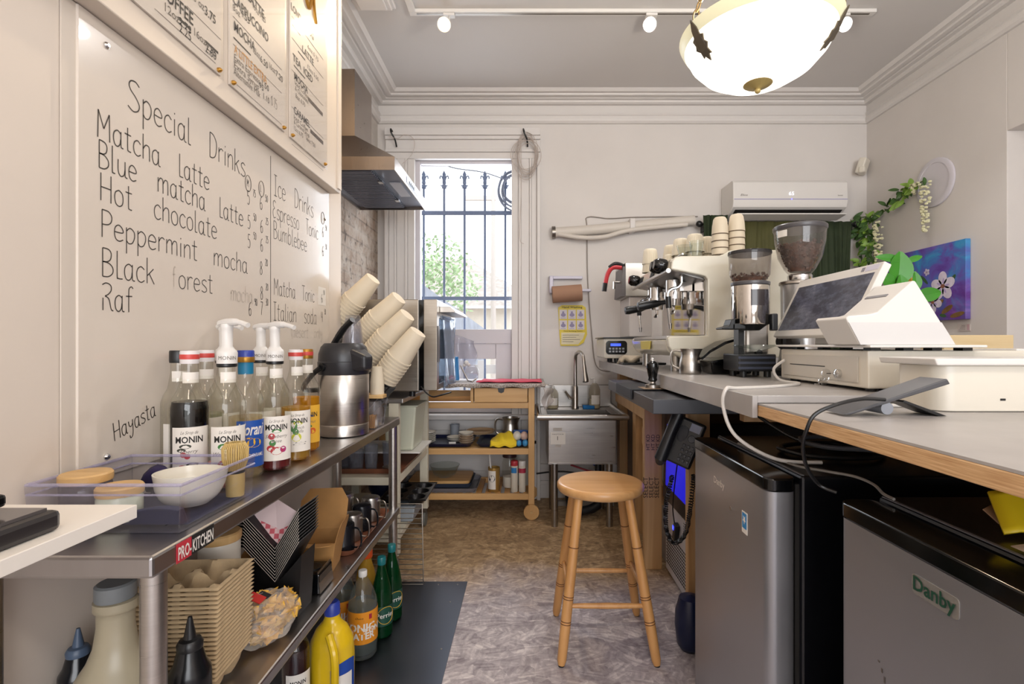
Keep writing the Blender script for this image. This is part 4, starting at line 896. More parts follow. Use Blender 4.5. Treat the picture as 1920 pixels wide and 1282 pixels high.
obj('handle', MB().tube(smooth_path([(-.60,1.52,F0+.245),(-.575,1.495,F0+.20),(-.575,1.50,F0+.12),(-.585,1.515,F0+.07)],6),.012,10), YJ, oj)
obj('cap', MB().lathe([(.021,.282),(.024,.284),(.023,.315),(.018,.322),(0,.322)],(-.612,1.575,F0),24), BLUEC, oj)
lb = obj('label', MB().grid(14,14,lambda u,v:(-.612+.0685*math.cos(math.radians(-75+75*u)),1.575+.0625*math.sin(math.radians(-75+75*u)),F0+.02+.14*v*(1-.35*(u-.6)**2))), mat('oil_label_blue','#24489f',.4), oj)
obj('nutrition_panel', MB().grid(10,2,lambda u,v:(-.612+.0693*math.cos(math.radians(-60+45*u)),1.575+.0632*math.sin(math.radians(-60+45*u)),F0+.02+.10*v)), PAPERW, lb)
PET = glass('pet_bottle','#eef1ee',.2,.04,.05,'#d5dad8'); ORL = mat('orange_label','#dd8d1f',.45)
def soda(x,y,label,H=.305,r=.052):
    s_ = thing('tonic_bottle',label,'bottle',(x,y,F0)); c = (x,y,F0)
    obj('bottle', MB().lathe([(.03,.004),(.044,.002),(.050,.012),(r*.93,.03),(r,.045),(r,.18),(r*.93,.205),(r*.7,.24),(r*.42,.268),(.014,.282),(.013,.288)],c,30,cap=False), PET, s_)
    obj('water', MB().lathe([(.03,.008),(.046,.02),(r*.96,.05),(r*.96,.19),(0,.19)],c,24), glass('tonic_water','#dfe6e4',.05,.05,.1,'#9fb0b0'), s_)
    L = obj('label', MB().lathe([(r*1.01,.062),(r*1.012,.065),(r*1.012,.172),(r*1.01,.175)],c,36,cap=False), ORL, s_)
    obj('lettering', text_into(text_into(MB(),'TONIC',.026,cylfn(r*1.02,.108,-88,c),align='c',off=.03),'TONIC',.02,cylfn(r*1.02,.10,-20,c),align='c',off=.03), PAPERW, L, sharp=0)
    obj('lettering', text_into(MB(),'WATER',.022,cylfn(r*1.02,.08,-85,c),align='c',off=.03), PAPERW, L, sharp=0)
    obj('brand_square', MB().cylpatch(r*1.02,.148,.166,-48,-36,c,4), mat('brand_red','#a3263a',.4), L)
    obj('script', text_into(MB(),'Choice',.007,cylfn(r*1.02,.152,-85,c),align='c',shear=.3), INK, L, sharp=0)
    obj('cap', MB().lathe([(.0145,.283),(.0155,.285),(.0155,.302),(.014,.305),(0,.305)],c,24), WPL, s_)
soda(-.600,1.83,'clear tonic water bottle with orange label and white cap, front one of two')
soda(-.705,1.90,'tonic water bottle with orange label, rear one beside the oil jug')
GG = glass('green_glass','#2f7a48',.2,.02,.35,'#0c4a25'); PL = mat('dark_green_label','#1f4a3c',.4)
def sparkling(x,y,label,zz=0):
    s_ = thing('sparkling_water_bottle',label,'bottle',(x,y,F0)); c = (x,y,F0)
    obj('bottle', MB().lathe([(.034,0),(.041,.008),(.042,.10),(.041,.14),(.034,.185),(.024,.225),(.0165,.255),(.014,.27),(.014,.285)],c,28,cap=False), GG, s_)
    L = obj('label', MB().cylpatch(.0425,.05,.125,-140,20,c,20), PL, s_)
    obj('lettering', text_into(MB(),'Perrier',.018,cylfn(.0432,.082,-50,c),align='c',off=.01), PAPERW, L, sharp=0)
    f_ = cylfn(.0432,.09,-50,c); obj('ring', MB().tube([f_(.034*math.cos(a*PI/14),.032*math.sin(a*PI/14)) for a in range(28)],.0009,4,closed=True), YEL, L)
    obj('cap', MB().lathe([(.0155,.272),(.0165,.275),(.0165,.298),(.015,.301),(0,.301)],c,20), mat('teal_cap','#12666a',.35), s_)
sparkling(-.568,1.955,'green sparkling water bottle beside the front tonic bottle')
sparkling(-.561,2.075,'green sparkling water bottle nearest the far table leg')
jb = thing('juice_bottle','juice bottle with orange cap behind the green bottles','bottle',(-.662,2.06,F0)); c=(-.662,2.06,F0)
obj('bottle', MB().lathe([(.036,0),(.04,.008),(.04,.16),(.034,.20),(.022,.24),(.02,.262)],c,24), glass('juice_plastic','#f0d890',.15,.05,.5,'#d3a640'), jb)
obj('cap', MB().lathe([(.025,.255),(.026,.258),(.026,.285),(.023,.288),(0,.288)],c,24), mat('orange_cap','#d9531e',.4), jb)
# ------------------------------------------------------------------ ivory rack with the oven
IV = mat('ivory_enamel','#d3ccb8',.45,noise=.05,nscale=10)
rk = thing('oven_stand','ivory enamelled steel stand on casters under the oven','stand',(-.86,2.78,0))
for x,y in ((-.635,2.43),(-.635,3.13),(-1.06,2.43),(-1.06,3.13)):
    lg = obj('leg', MB().box(x-.035,x+.012,y-.006,y+.0,.11,.855).box(x+.006,x+.012,y,y+.035,.11,.855), IV, rk, sharp=0, bev=.001)
    cs = obj('caster', MB().box(x-.03,x+.005,y-.01,y+.02,.085,.112), STEELD, rk, sharp=0)
    obj('caster_wheel', MB().cyl((x-.022,y+.012,.046),(x+.0,y+.012,.046),.045,n=24), mat('rubber_grey','#6f706a',.6), cs)
obj('worktop', MB().box(-1.085,-.60,2.42,3.16,.845,.868), STEELH, rk, sharp=0, bev=.004)
obj('shelf', MB().box(-1.07,-.625,2.425,3.14,.45,.488), IV, rk, sharp=0, bev=.003)
obj('shelf', MB().box(-1.07,-.57,2.66,2.98,.553,.561), mat('white_sheet','#dcd9d2',.4), rk, sharp=0)
obj('shelf', MB().box(-1.07,-.625,2.425,3.14,.175,.205), IV, rk, sharp=0, bev=.003)
bn_ = thing('food_bin','pale ivory plastic bin with a rim on the oven stand','bin',(-.68,2.80,.561))
obj('bin', MB().hexa([(-.76,2.69,.562),(-.615,2.69,.562),(-.615,2.93,.562),(-.76,2.93,.562)],[(-.77,2.68,.80),(-.595,2.68,.80),(-.595,2.94,.80),(-.77,2.94,.80)]), mat('pale_bin','#cfd0bb',.4), bn_, sharp=0, bev=.01)
obj('rim', MB().box(-.775,-.585,2.675,2.945,.797,.804), mat('pale_bin','#cfd0bb',.4), bn_, sharp=0, bev=.003)
gt = thing('glass_tray','round-cornered rust brown tray of glasses on the oven stand','tray',(-.84,2.72,.488))
obj('tray', dish(-1.045,-.61,2.475,2.98,.489,.028,.02), RUST, gt)
CUT = glass('cut_crystal','#eef0f4',.35,.04,.08,'#c9ccd4')
for i,(x,y,r,h,lab) in enumerate(((-.87,2.555,.04,.10,'cut crystal tumbler on the rust brown tray'),(-.79,2.54,.034,.13,'plain clear glass nearest the stand leg on the rust brown tray'),(-.72,2.61,.034,.13,'clear glass behind the stand leg on the rust brown tray'),(-.94,2.60,.034,.13,'clear glass behind the crystal tumbler on the rust brown tray'))):
    g_ = thing('drinking_glass',lab,'glass',(x,y,.494))
    obj('glass', MB().lathe([(r*.8,0),(r,h),(r*.95,h),(r*.76,.008),(0,.008)],(x,y,.494),20 if i else 12), CUT, g_, sharp=20 if not i else 40)
one('steel_ring','short steel ring dish on the rust brown tray','dish',MB().lathe([(.03,0),(.033,.002),(.034,.02),(.031,.02),(.03,.004),(0,.004)],(-.70,2.545,.494),24),STEEL)
mt = thing('muffin_tin','dark muffin tin stacked on a grey tub in the oven stand','baking tin',(-.64,2.78,.29))
one('grey_tub','grey-blue plastic tub under the muffin tin','tub',MB().hexa([(-.74,2.62,.2065),(-.60,2.62,.2065),(-.60,2.86,.2065),(-.74,2.86,.2065)],[(-.75,2.61,.288),(-.585,2.61,.288),(-.585,2.87,.288),(-.75,2.87,.288)]),mat('grey_blue_tub','#98a0a8',.4),sharp=0,bev=.006)
TIN = mat('dark_tin','#1e1e20',.3,.6)
b = MB(); 
def tinf(u,v):
    x = -.77+.24*u; y = 2.60+.33*v; z = .325
    for i in range(2):
        for j in range(3):
            d = math.hypot(x-(-.71+.12*i), y-(2.66+.105*j)); z -= .03*max(0,min(1,(.046-d)/.008))
    return (x,y,z)
obj('pan', b.grid(34,46,tinf), TIN, mt, solid=.002)
obj('rim', MB().tube([(-.77,2.60,.325),(-.53,2.60,.325),(-.53,2.93,.325),(-.77,2.93,.325)],.004,6,closed=True), TIN, mt)
one('navy_bag','navy plastic bag tucked at the back of the oven stand','bag',MB().ball((-.86,3.0,.30),.09,14,10,1,.8,1.0),NAVY)
wr = thing('wire_rack','chromed wire cooling rack leaning on the oven stand leg','rack',(-.63,2.40,0))
WIRE = mat('chromed_wire','#d0cbc2',.3,1)
def rk_(x,z): return (x, 2.360+.022*z/.37, z+.006)
obj('frame', MB().tube([rk_(-.76,.0),rk_(-.49,.0),rk_(-.50,.37),rk_(-.76,.37)],.003,6,closed=True), WIRE, wr)
b = MB()
for i in range(15): b.tube([rk_(-.76,.02+.0235*i),rk_(-.492-.0005*i,.02+.0235*i)],.0024,6)
obj('wire', b, WIRE, wr)['kind'] = 'stuff'
# oven
OV = brushed('oven_steel','#a79e93',.3,(1,1,30)); ov = thing('oven','stainless countertop convection oven with glass door on the ivory stand','oven',(-.8,2.8,.868))
obj('body', MB().box(-1.08,-.543,2.5,3.12,.895,1.352), OV, ov, sharp=0, bev=.004)
for x in (-1.05,-.58):
    for y in (2.53,3.09): obj('foot', MB().cyl((x,y,.8685),(x,y,.896),.015), BLACK, ov)
obj('door_gasket', MB().box(-.543,-.518,2.51,3.11,.90,1.35), BLACKG, ov, sharp=0)
dr = obj('door', MB().box(-.518,-.452,2.5,2.56,.90,1.352).box(-.518,-.452,3.08,3.12,.90,1.352).box(-.518,-.452,2.56,3.08,1.26,1.352).box(-.518,-.452,2.56,3.08,.90,.93), OV, ov, sharp=0, bev=.003)
obj('door_glass', MB().box(-.47,-.455,2.56,3.08,.93,1.26), glass('oven_glass','#8f9aa6',.35,.03,.25,'#76808a'), dr, sharp=0)
obj('control_strip', MB().box(-.452,-.447,2.505,2.555,1.04,1.22), mat('control_grey','#5b5656',.4), dr, sharp=0)
obj('handle', MB().prism([(-.452,1.322),(-.40,1.322),(-.375,1.300),(-.375,1.292),(-.452,1.292)],'y',2.58,3.10), STEEL, dr, sharp=0, bev=.002)
obj('power_cable', MB().tube(smooth_path([(-.53,2.495,.92),(-.50,2.48,.89),(-.47,2.49,.87),(-.44,2.55,.872),(-.40,2.62,.88)],6),.004,6), BLACK, ov)
one('plastic_film','blue tinted protective plastic sheet hanging on the oven door','film',MB().grid(12,14,lambda u,v:(-.44+.008*math.sin(9*u+4*v),2.62+.44*u,.90+.38*v)),glass('blue_film','#dbe6f4',.25,.1,.2,'#b9cbe0'),solid=.001)

# ------------------------------------------------------------------ range hood
hd_ = thing('range_hood','stainless steel chimney range hood on the brick wall','hood',(-.9,2.94,2.0)); HS = brushed('hood_steel','#9b9189',.3,(60,3,3),var=.02); HG = mat('hood_grey','#6d7280',.35,.5)
obj('chimney', MB().box(-1.108,-.956,2.78,3.08,2.26,2.648), HS, hd_, sharp=0)
obj('canopy', MB().add([(-1.108,2.55,2.078),(-.675,2.55,2.078),(-.675,3.32,2.078),(-1.108,3.32,2.078),(-1.108,2.77,2.275),(-.95,2.77,2.275),(-.95,3.09,2.275),(-1.108,3.09,2.275)],[(4,5,6,7),(0,1,5,4),(1,2,6,5),(2,3,7,6),(3,0,4,7)]), HS, hd_, sharp=0)
b = MB().box(-1.108,-.675,2.55,2.556,2.012,2.079).box(-1.108,-.675,3.314,3.32,2.012,2.079).box(-.681,-.675,2.556,3.314,2.012,2.079).box(-1.108,-1.10,2.556,3.314,2.012,2.079)
obj('lip', b, HS, hd_, sharp=0)
obj('control_panel', MB().box(-.676,-.673,2.80,3.08,2.03,2.062), mat('hood_controls','#8088a0',.3,.6), hd_, sharp=0)
for i in range(4): obj('button', MB().box(-.6735,-.671,2.86+.035*i,2.88+.035*i,2.037,2.054), BLACK, hd_, sharp=0)
obj('underside', MB().box(-1.10,-.681,2.556,3.314,2.030,2.036), HG, hd_, sharp=0)
fl = obj('grease_filter', MB().box(-1.06,-.80,2.575,3.29,2.022,2.029), mat('filter_dark','#34343c',.4,.6), hd_, sharp=0)
for i in range(28): obj('filter_slat', MB().box(-1.055,-.805,2.585+.025*i,2.598+.025*i,2.014,2.022), HG, fl, sharp=0)
for y in (2.75,3.10): obj('filter_handle', MB().box(-.815,-.79,y-.02,y+.02,2.008,2.016), CHROME, fl, sharp=0)
obj('light_panel', MB().box(-.77,-.71,2.80,3.06,2.024,2.030), mat('frosted_lens','#b9bcc6',.3), hd_, sharp=0)

# ------------------------------------------------------------------ birch kitchen cart by the window
ct = thing('kitchen_cart','birch kitchen cart on wooden wheels in front of the tall window','cart',(-.46,3.45,0))
for x,y in ((.022,3.265),(.022,3.655),(-.94,3.265),(-.94,3.655)):
    obj('leg', MB().box(x-.02,x+.02,y-.018,y+.018,.03 if x>0 else 0.002,.858), BIRCHV, ct, sharp=0, bev=.003)
for y in (3.237,3.683):
    w_ = obj('wheel', MB().cyl((.022,y-.01,.052),(.022,y+.01,.052),.05,n=32), BIRCHV, ct, bev=.003)
    obj('axle', MB().cyl((.022,y-.014,.052),(.022,y+.012,.052),.009,n=16), OAK, w_)
for y in (3.262,3.66):
    obj('rail', MB().box(-.92,.003,y-.012,y+.012,.716,.754), BIRCH, ct, sharp=0, bev=.002)
    obj('rail', MB().box(-.92,.003,y-.012,y+.012,.418,.456), BIRCH, ct, sharp=0, bev=.002)
    obj('rail', MB().box(-.92,.003,y-.012,y+.012,.126,.164), BIRCH, ct, sharp=0, bev=.002)
obj('rail', MB().box(-.92,.003,3.648,3.672,.82,.858), BIRCH, ct, sharp=0)
obj('middle_shelf', MB().box(-.92,.003,3.275,3.648,.430,.452), BIRCH, ct, sharp=0)
for i in range(15): obj('bottom_slat', MB().box(-.905+.0625*i,-.868+.0625*i,3.275,3.648,.146,.160), wood('birch_slat','#bb8446','#d6a565',(1,14,1),4), ct, sharp=0)
obj('side_panel', MB().box(.012,.03,3.283,3.637,.755,.855), BIRCH, ct, sharp=0)
obj('divider', MB().box(-.37,-.352,3.245,3.66,.755,.858), BIRCH, ct, sharp=0)
dw = obj('drawer', MB().box(-.345,-.003,3.236,3.254,.757,.848), BIRCH, ct, sharp=0, bev=.002)
obj('drawer_box', MB().box(-.335,-.013,3.254,3.55,.765,.83), BIRCH, dw, sharp=0)
obj('pull_slot', MB().prism([(-.195,.849),(-.150,.849),(-.155,.822),(-.172,.815),(-.19,.822)],'y',3.2345,3.237), BLACK, dw, sharp=0)
obj('drawer_runner', MB().box(-.92,-.90,3.3,3.62,.757,.775).box(-.90,-.37,3.60,3.62,.757,.80), BIRCH, ct, sharp=0)
t = NT('granite_cloth'); nz = t.noise(160,3,t.co()); t.set(col=t.ramp(nz,[(.35,'#6c5f58'),(.48,'#a89b90'),(.6,'#d3cac2'),(.75,'#8f8076')]),rough=.5); GRAN = t.m
tc = obj('worktop', MB().box(-.96,.10,3.225,3.69,.858,.872), BIRCH, ct, sharp=0)
cl_ = one('oilcloth','speckled granite-print oilcloth covering the top of the birch cart','tablecloth',MB().grid(60,4,lambda u,v:(-.965+1.075*u,(3.211+.003*math.sin(33*u),3.214,3.3,3.692)[round(v*3)],(.853+.004*math.sin(41*u),.8755,.8755,.8755)[round(v*3)])).box(.108,.1095,3.214,3.692,.852,.8755),GRAN,solid=.002)
one('plastic_wrap','loose clear plastic hanging from the corner of the oilcloth','wrap',MB().grid(8,10,lambda u,v:(.095+.06*u+.01*math.sin(8*v),3.212+.02*u-.01*math.sin(5*v+3*u),.850-.14*v*(1-.4*u))),glass('film','#eeeaea',.25,.15,.3,'#d6cfc8'),solid=.001)
one('pink_cloth','bright pink cloth laid flat on the cart oilcloth','cloth',MB().grid(26,10,lambda u,v:(-.335+.425*u+.03*v*(1-u),3.26+.26*v,.882+.004*math.sin(9*u+5*v)**2+.004*(v<.3))),mat('pink_cloth','#d8576b',.8),solid=.008)
bs = thing('tablet_stand','blue cased tablet on a dark wire easel on the cart','tablet',(-.49,3.42,.88))
obj('tablet', MB().add([(-.515,3.38,.885),(-.465,3.40,.885),(-.465,3.43,.885),(-.515,3.41,.885),(-.505,3.40,1.045),(-.475,3.42,1.045),(-.475,3.45,1.045),(-.505,3.43,1.045)],[(0,3,2,1),(4,5,6,7),(0,1,5,4),(1,2,6,5),(2,3,7,6),(3,0,4,7)]), mat('blue_case','#1f78b8',.35), bs, sharp=0, bev=.006)
obj('easel', MB().tube([(-.56,3.36,.882),(-.505,3.40,.99),(-.505,3.43,.99)],.004,6).tube([(-.455,3.40,.985),(-.40,3.36,.885),(-.37,3.34,.881),(-.345,3.36,.90)],.005,6).tube([(-.56,3.36,.882),(-.40,3.37,.882)],.003,6), STEELD, bs)
one('plastic_bag','clear crumpled plastic bag leaning behind the blue tablet','bag',MB().grid(16,14,lambda u,v:(-.62+.26*u*(1-.25*v)+.05*v+.01*math.sin(11*v+7*u),3.565+.04*math.sin(PI*u)+.01*math.sin(13*u+3*v),.882+.33*v-.06*v*u)),glass('film_bag','#f1f1f6',.3,.12,.2,'#d9dbe4'),solid=.001)
orn = thing('glass_ornament','small clear glass ornament with a white flower on the cart','ornament',(-.40,3.5,.88))
obj('bulb', MB().ball((-.39,3.5,.935),.05,20,14), glass('ornament_glass','#f4f4f6',.3,.03,.05,'#ffffff'), orn)
obj('flower', MB().ball((-.425,3.47,1.0),.018,10,8).ball((-.44,3.47,.985),.012,10,8).ball((-.408,3.47,.988),.012,10,8), WPL, orn)
# middle shelf
MS = .457
def flat_tray(x0,x1,y0,y1,z,m,label,h=.022):
    t_ = thing('flat_tray',label,'tray',((x0+x1)/2,(y0+y1)/2,z)); obj('tray', dish(x0,x1,y0,y1,z,h,.018), m, t_); return t_
flat_tray(-.917,-.365,3.286,3.63,MS,NAVY,'navy tray holding the plates on the middle shelf of the cart')
flat_tray(-.34,-.002,3.286,3.63,MS,mat('navy_tray_dark','#16213f',.3),'navy tray with the yellow cloth on the middle shelf of the cart')
def plates(x,y,z,r,n,labels,h=.012,m=CER):
    for i in range(n):
        p_ = thing('plate',labels if isinstance(labels,str) else labels[i],'plate',(x,y,z+h*i), group='stacked plates on the cart')
        obj('plate', MB().lathe([(r*.6,0),(r*.65,.002),(r,h+.006),(r*.99,h+.008),(r*.64,.005),(0,.005)],(x,y,z+h*i),32), m, p_)
        if i == n-1: p_['label'] = labels.replace('lower plates','top plate') if isinstance(labels,str) else labels[i]
plates(-.69,3.40,MS+.005,.068,6,'lower plates of the white stack at the stand side of the cart')
plates(-.415,3.375,MS+.005,.052,4,'lower plates of the small brown-rimmed stack on the navy tray',.014,mat('tan_ceramic','#b39a80',.3))
plates(-.415,3.375,MS+.064,.050,1,'white saucer on top of the brown-rimmed stack',.014)
plates(-.50,3.48,MS+.005,.06,2,'lower plates of the low stack behind the brown-rimmed stack',.012)
one('card_note','small white card propped against the stacked plates','card',MB().box(-.52,-.475,3.315,3.318,MS+.005,MS+.03),PAPERW,sharp=0)
one('grey_beaker','grey plastic beaker behind the plates on the cart','beaker',MB().lathe([(.03,0),(.034,.1),(.031,.1),(.028,.005),(0,.005)],(-.52,3.58,MS+.005),24),mat('grey_plastic','#8d939c',.35))
one('wicker_plate','round tan platter leaning at the back of the navy trays','platter',MB().lathe([(.02,0),(.09,.012),(.10,.03),(.097,.031),(.088,.016),(0,.006)],(-.33,3.52,MS+.045),32),mat('tan_platter','#a58a6b',.5))
mk = thing('milk_pitcher','steel milk pitcher on the middle shelf of the cart','pitcher',(-.125,3.54,MS))
def pitcher(t_,x,y,z,r,h,m=STEEL,ang=PI):
    b = MB(); P_r = [(0,.0),(r*.96,0),(r,.006),(r*.98,h*.4),(r*.82,h*.72),(r*.84,h*.9),(r*.9,h),(r*.86,h),(r*.8,h*.9),(r*.78,h*.72),(r*.9,h*.4),(r*.9,.006),(0,.006)]
    def f(u,v):
        k = v*(len(P_r)-1); i = min(int(k),len(P_r)-2); q=k-i; rr=P_r[i][0]*(1-q)+P_r[i+1][0]*q; zz=P_r[i][1]*(1-q)+P_r[i+1][1]*q
        a = 2*PI*u; s = max(0,math.cos(a-ang-PI))**10*.25*r*max(0,(zz/h-.7)/.3); return (x+(rr+s)*math.cos(a), y+(rr+s)*math.sin(a), z+zz)
    obj('body', b.grid(36,37,f,True), m, t_)
    ca, sa = math.cos(ang), math.sin(ang); H_ = lambda a_,zz:(x+ca*a_,y+sa*a_,z+zz)
    obj('handle', MB().tube(smooth_path([H_(r*.85,h*.9),H_(r*1.45,h*.92),H_(r*1.7,h*.72),H_(r*1.6,h*.35),H_(r*.98,h*.2)],5),r*.11,8), m, t_)
pitcher(mk,-.125,3.54,MS+.0045,.062,.155)
one('yellow_cloth','yellow cloth heaped over the edge of the navy tray on the cart','cloth',MB().grid(22,18,lambda u,v:(-.245+.17*u,3.255+.17*v,MS+.03+.05*math.exp(-((u-.45)**2*9+(v-.6)**2*8))+.035*math.exp(-((u-.75)**2*30+(v-.55)**2*12))+.006*math.sin(14*u+6*v)-.02*(v<.12))),mat('yellow_cloth','#e6c72a',.85),solid=.006)
for i,(x,y,r,m,lab) in enumerate(((-.072,3.33,.028,CER,'white egg-shaped shaker nearest the yellow cloth'),(-.025,3.34,.026,mat('pinkish','#d9b7a8',.5),'pinkish white ball beside the cart leg'),(-.06,3.29,.018,mat('sky_blue','#3f92c9',.4),'small blue ball beside the white shaker'),(-.018,3.29,.02,mat('sky_blue','#3f92c9',.4),'blue ball nearest the cart leg on the navy tray'))):
    o_ = one('ball',lab,'ball',MB().ball((x,y,MS+.005+r*1.15 + (.03 if i<2 else 0)),r,16,12,1,1,1.15),m)
one('blue_packet','blue packet at the back corner of the navy tray on the cart','packet',MB().box(-.10,.0,3.42,3.44,MS+.005,MS+.09),mat('packet_blue','#2358a8',.4),sharp=0,bev=.006)
# bottom shelf
BS = .1605
flat_tray(-.86,-.33,3.275,3.62,BS,mat('grey_tray','#77767c',.4),'wide grey tray on the bottom shelf of the cart',.03)
flat_tray(-.81,-.37,3.31,3.61,BS+.022,mat('slate_tray','#3b4354',.4),'dark slate tray on top of the wide grey tray',.03)
one('cutting_board','wooden cutting board on the trays of the cart bottom shelf','board',MB().prism(rrect(-.79,-.385,3.305,3.585,.03),'z',BS+.0525,BS+.0715),wood('board_wood','#b08650','#cfa76c',(10,1,1),5),sharp=0,bev=.004)
one('glass_bowl','clear glass bowl standing on the wooden cutting board','bowl',MB().lathe([(.045,0),(.075,.02),(.098,.075),(.102,.08),(.098,.08),(.072,.023),(0,.004)],(-.565,3.42,BS+.0725),32),CLEAR)
cn = thing('coffee_can','white and gold patterned can with a tool in it on the cart bottom shelf','can',(-.225,3.33,BS))
obj('can', MB().lathe([(.038,0),(.039,.002),(.039,.158),(.036,.158),(.036,.01),(0,.01)],(-.225,3.33,BS),26), mat('gold_can','#b08d4f',.35,.5), cn)
LB = obj('label', MB().cylpatch(.0396,.02,.14,-190,-70,(-.225,3.33,BS)), PAPERW, cn)
f_ = cylfn(.0402,.09,-100,(-.225,3.33,BS)); obj('emblem', MB().add([f_(-.005+.022*math.cos(a*PI/10),.022*math.sin(a*PI/10)) for a in range(20)],[tuple(range(20))]), NAVY, LB, sharp=0)
obj('stick', MB().cyl((-.235,3.34,BS+.02),(-.258,3.345,BS+.26),.006), WPL, cn)
jr = thing('glass_jar','glass jar with dark lid and white filling on the cart bottom shelf','jar',(-.125,3.42,BS))
obj('jar', MB().lathe([(.045,0),(.05,.01),(.05,.17),(.042,.19),(.042,.21)],(-.125,3.42,BS),26,cap=False), GL, jr)
obj('filling', MB().lathe([(.04,.004),(.046,.02),(.046,.075),(0,.085)],(-.125,3.42,BS),20), PAPERW, jr)
obj('lid', MB().lathe([(.046,.205),(.048,.207),(.048,.228),(.044,.232),(0,.232)],(-.125,3.42,BS),26), mat('maroon_lid','#3a2427',.4), jr)
j3 = thing('lidded_tub','white lidded tub at the back of the cart bottom shelf','tub',(-.035,3.5,BS))
obj('tub', MB().lathe([(.05,0),(.055,.2),(.057,.2),(.057,.22),(0,.222)],(-.035,3.5,BS),26), mat('cloudy_plastic','#c3c3bd',.35), j3)
for x,capm,bandm,lab in ((-.066,RED,mat('tag_blue','#2f7fc0',.4),'white canister with red cap and blue tag on the cart bottom shelf'),(.0-.022+.0,WPL,mat('tag_red','#b0334c',.4),None)):
    pass
for x,y,capm,bandm,lab in ((-.078,3.315,mat('cap_red','#b8353f',.4),mat('tag_blue','#2f7fc0',.4),'white canister with red cap and blue tag on the cart bottom shelf'),(-.031,3.345,WPL,mat('tag_red','#b0334c',.4),'white canister with white cap and red band beside the cart leg')):
    y = 3.32; x = x if capm is not WPL else -.0265
    k_ = thing('canister',lab,'canister',(x-.012,y,BS)); c = (x-.012,y,BS); 
    obj('body', MB().lathe([(.022,0),(.0235,.003),(.0235,.17),(.022,.172)],c,26), WPL2, k_)
    obj('cap', MB().lathe([(.0228,.17),(.024,.172),(.024,.20),(.022,.203),(0,.203)],c,26), capm, k_)
    obj('tag', MB().cylpatch(.0239,.125,.16,-150,-50,c) if capm is not WPL else MB().lathe([(.0239,.125),(.0239,.155)],c,26,cap=False), bandm, k_)
# ------------------------------------------------------------------ hand sink
SKS = brushed('sink_steel','#a5a19d',.3,(1,1,20)); sk = thing('hand_sink','small stainless utility sink on tube legs against the back wall','sink',(.335,3.35,0))
obj('basin', MB().box(.124,.545,3.12,3.50,.385,.40).box(.124,.127,3.12,3.5,.40,.675).box(.542,.545,3.12,3.5,.40,.675).box(.127,.542,3.12,3.123,.40,.675).box(.127,.542,3.497,3.5,.40,.675), SKS, sk, sharp=0, bev=.004)
obj('deck', MB().box(.075,.60,3.5,3.68,.668,.675).box(.075,.124,3.09,3.5,.668,.675).box(.545,.60,3.09,3.5,.668,.675).box(.124,.545,3.09,3.12,.668,.675), SKS, sk, sharp=0)
obj('rim', MB().tube([(.07,3.66,.682),(.07,3.085,.682),(.604,3.085,.682),(.604,3.66,.682)],.019,14), SKS, sk, sharp=60)
obj('backsplash', MB().box(.07,.604,3.66,3.685,.675,.835), SKS, sk, sharp=0, bev=.004)
for x,y in ((.165,3.13),(.505,3.13),(.165,3.47),(.505,3.47)): obj('leg', MB().cyl((x,y,.0),(x,y,.39),.0205,n=18), SKS, sk)
obj('drain', MB().cyl((.46,3.3,.06),(.46,3.3,.385),.022).tube(smooth_path([(.46,3.3,.08),(.40,3.28,.055),(.30,3.27,.05),(.28,3.35,.10),(.28,3.5,.16)],6),.03,12), mat('black_pipe','#17171c',.4), sk)
lb = obj('label', MB().box(.140,.232,3.1185,3.1195,.51,.585), PAPERW, sk, sharp=0)
obj('lettering', text_into(text_into(MB(),'1',.024,onface((.183,3.1185,.536),'F'),align='c'),'NOTICE',.006,onface((.186,3.1185,.570),'F'),align='c',w=.07), INK, lb, sharp=0)
obj('small_label', MB().box(.168,.205,3.1185,3.1195,.492,.508).box(.155,.212,3.1185,3.1195,.592,.612), mat('smudged_label','#b5aea6',.5), sk, sharp=0)
fc = thing('faucet','brushed steel gooseneck faucet with pull-down spray behind the sink','faucet',(.335,3.57,.675))
obj('spout', MB().tube([(.335,3.57,.68),(.335,3.57,.82)]+smooth_path([(.335,3.57,.82),(.335,3.57,1.0),(.338,3.54,1.055),(.355,3.48,1.075),(.372,3.42,1.05),(.378,3.40,.98)],7),.0125,12), STEEL, fc)
obj('base', MB().lathe([(.026,0),(.024,.008),(.02,.02),(.02,.15),(.014,.16)],(.335,3.57,.6765),20), STEEL, fc)
obj('spray_head', MB().axlathe([(.014,0),(.015,.3),(.021,.8),(.021,.97),(.017,1)],(.378,3.40,.985),(.386,3.375,.875)), STEEL, fc)
obj('lever', MB().tube([(.335,3.57,.745),(.295,3.555,.75),(.262,3.54,.80)],[.012,.011,.007],10), STEEL, fc)
def soap(x,y,label,h,m):
    s_ = thing('soap_bottle',label,'bottle',(x,y,.676)); c = (x,y,.676)
    obj('bottle', MB().lathe([(.034,0),(.04,.006),(.04,h*.62),(.03,h*.75),(.014,h*.84)],c,22), m, s_)
    obj('soap', MB().lathe([(.035,.004),(.0375,.01),(.0375,h*.3),(0,h*.3)],c,20), mat('soap','#d6c9a4',.3), s_)
    obj('pump', MB().cyl((x,y,.676+h*.82),(x,y,.676+h*.92),.012).tube([(x,y,.676+h*.9),(x,y,.676+h),(x-.03,y-.01,.676+h*.98)],.005,6), WPL, s_)
    obj('label', MB().cylpatch(.0405,h*.15,h*.45,-130,-40,c,8), PAPERW, s_)
soap(.175,3.56,'clear soap pump bottle at the cart side of the sink',.17,glass('soap_clear','#ece9e2',.2,.05,.2,'#cfc8ba'))
soap(.47,3.56,'clear spray bottle at the counter side of the sink',.215,glass('soap_clear','#ece9e2',.2,.05,.2,'#cfc8ba'))
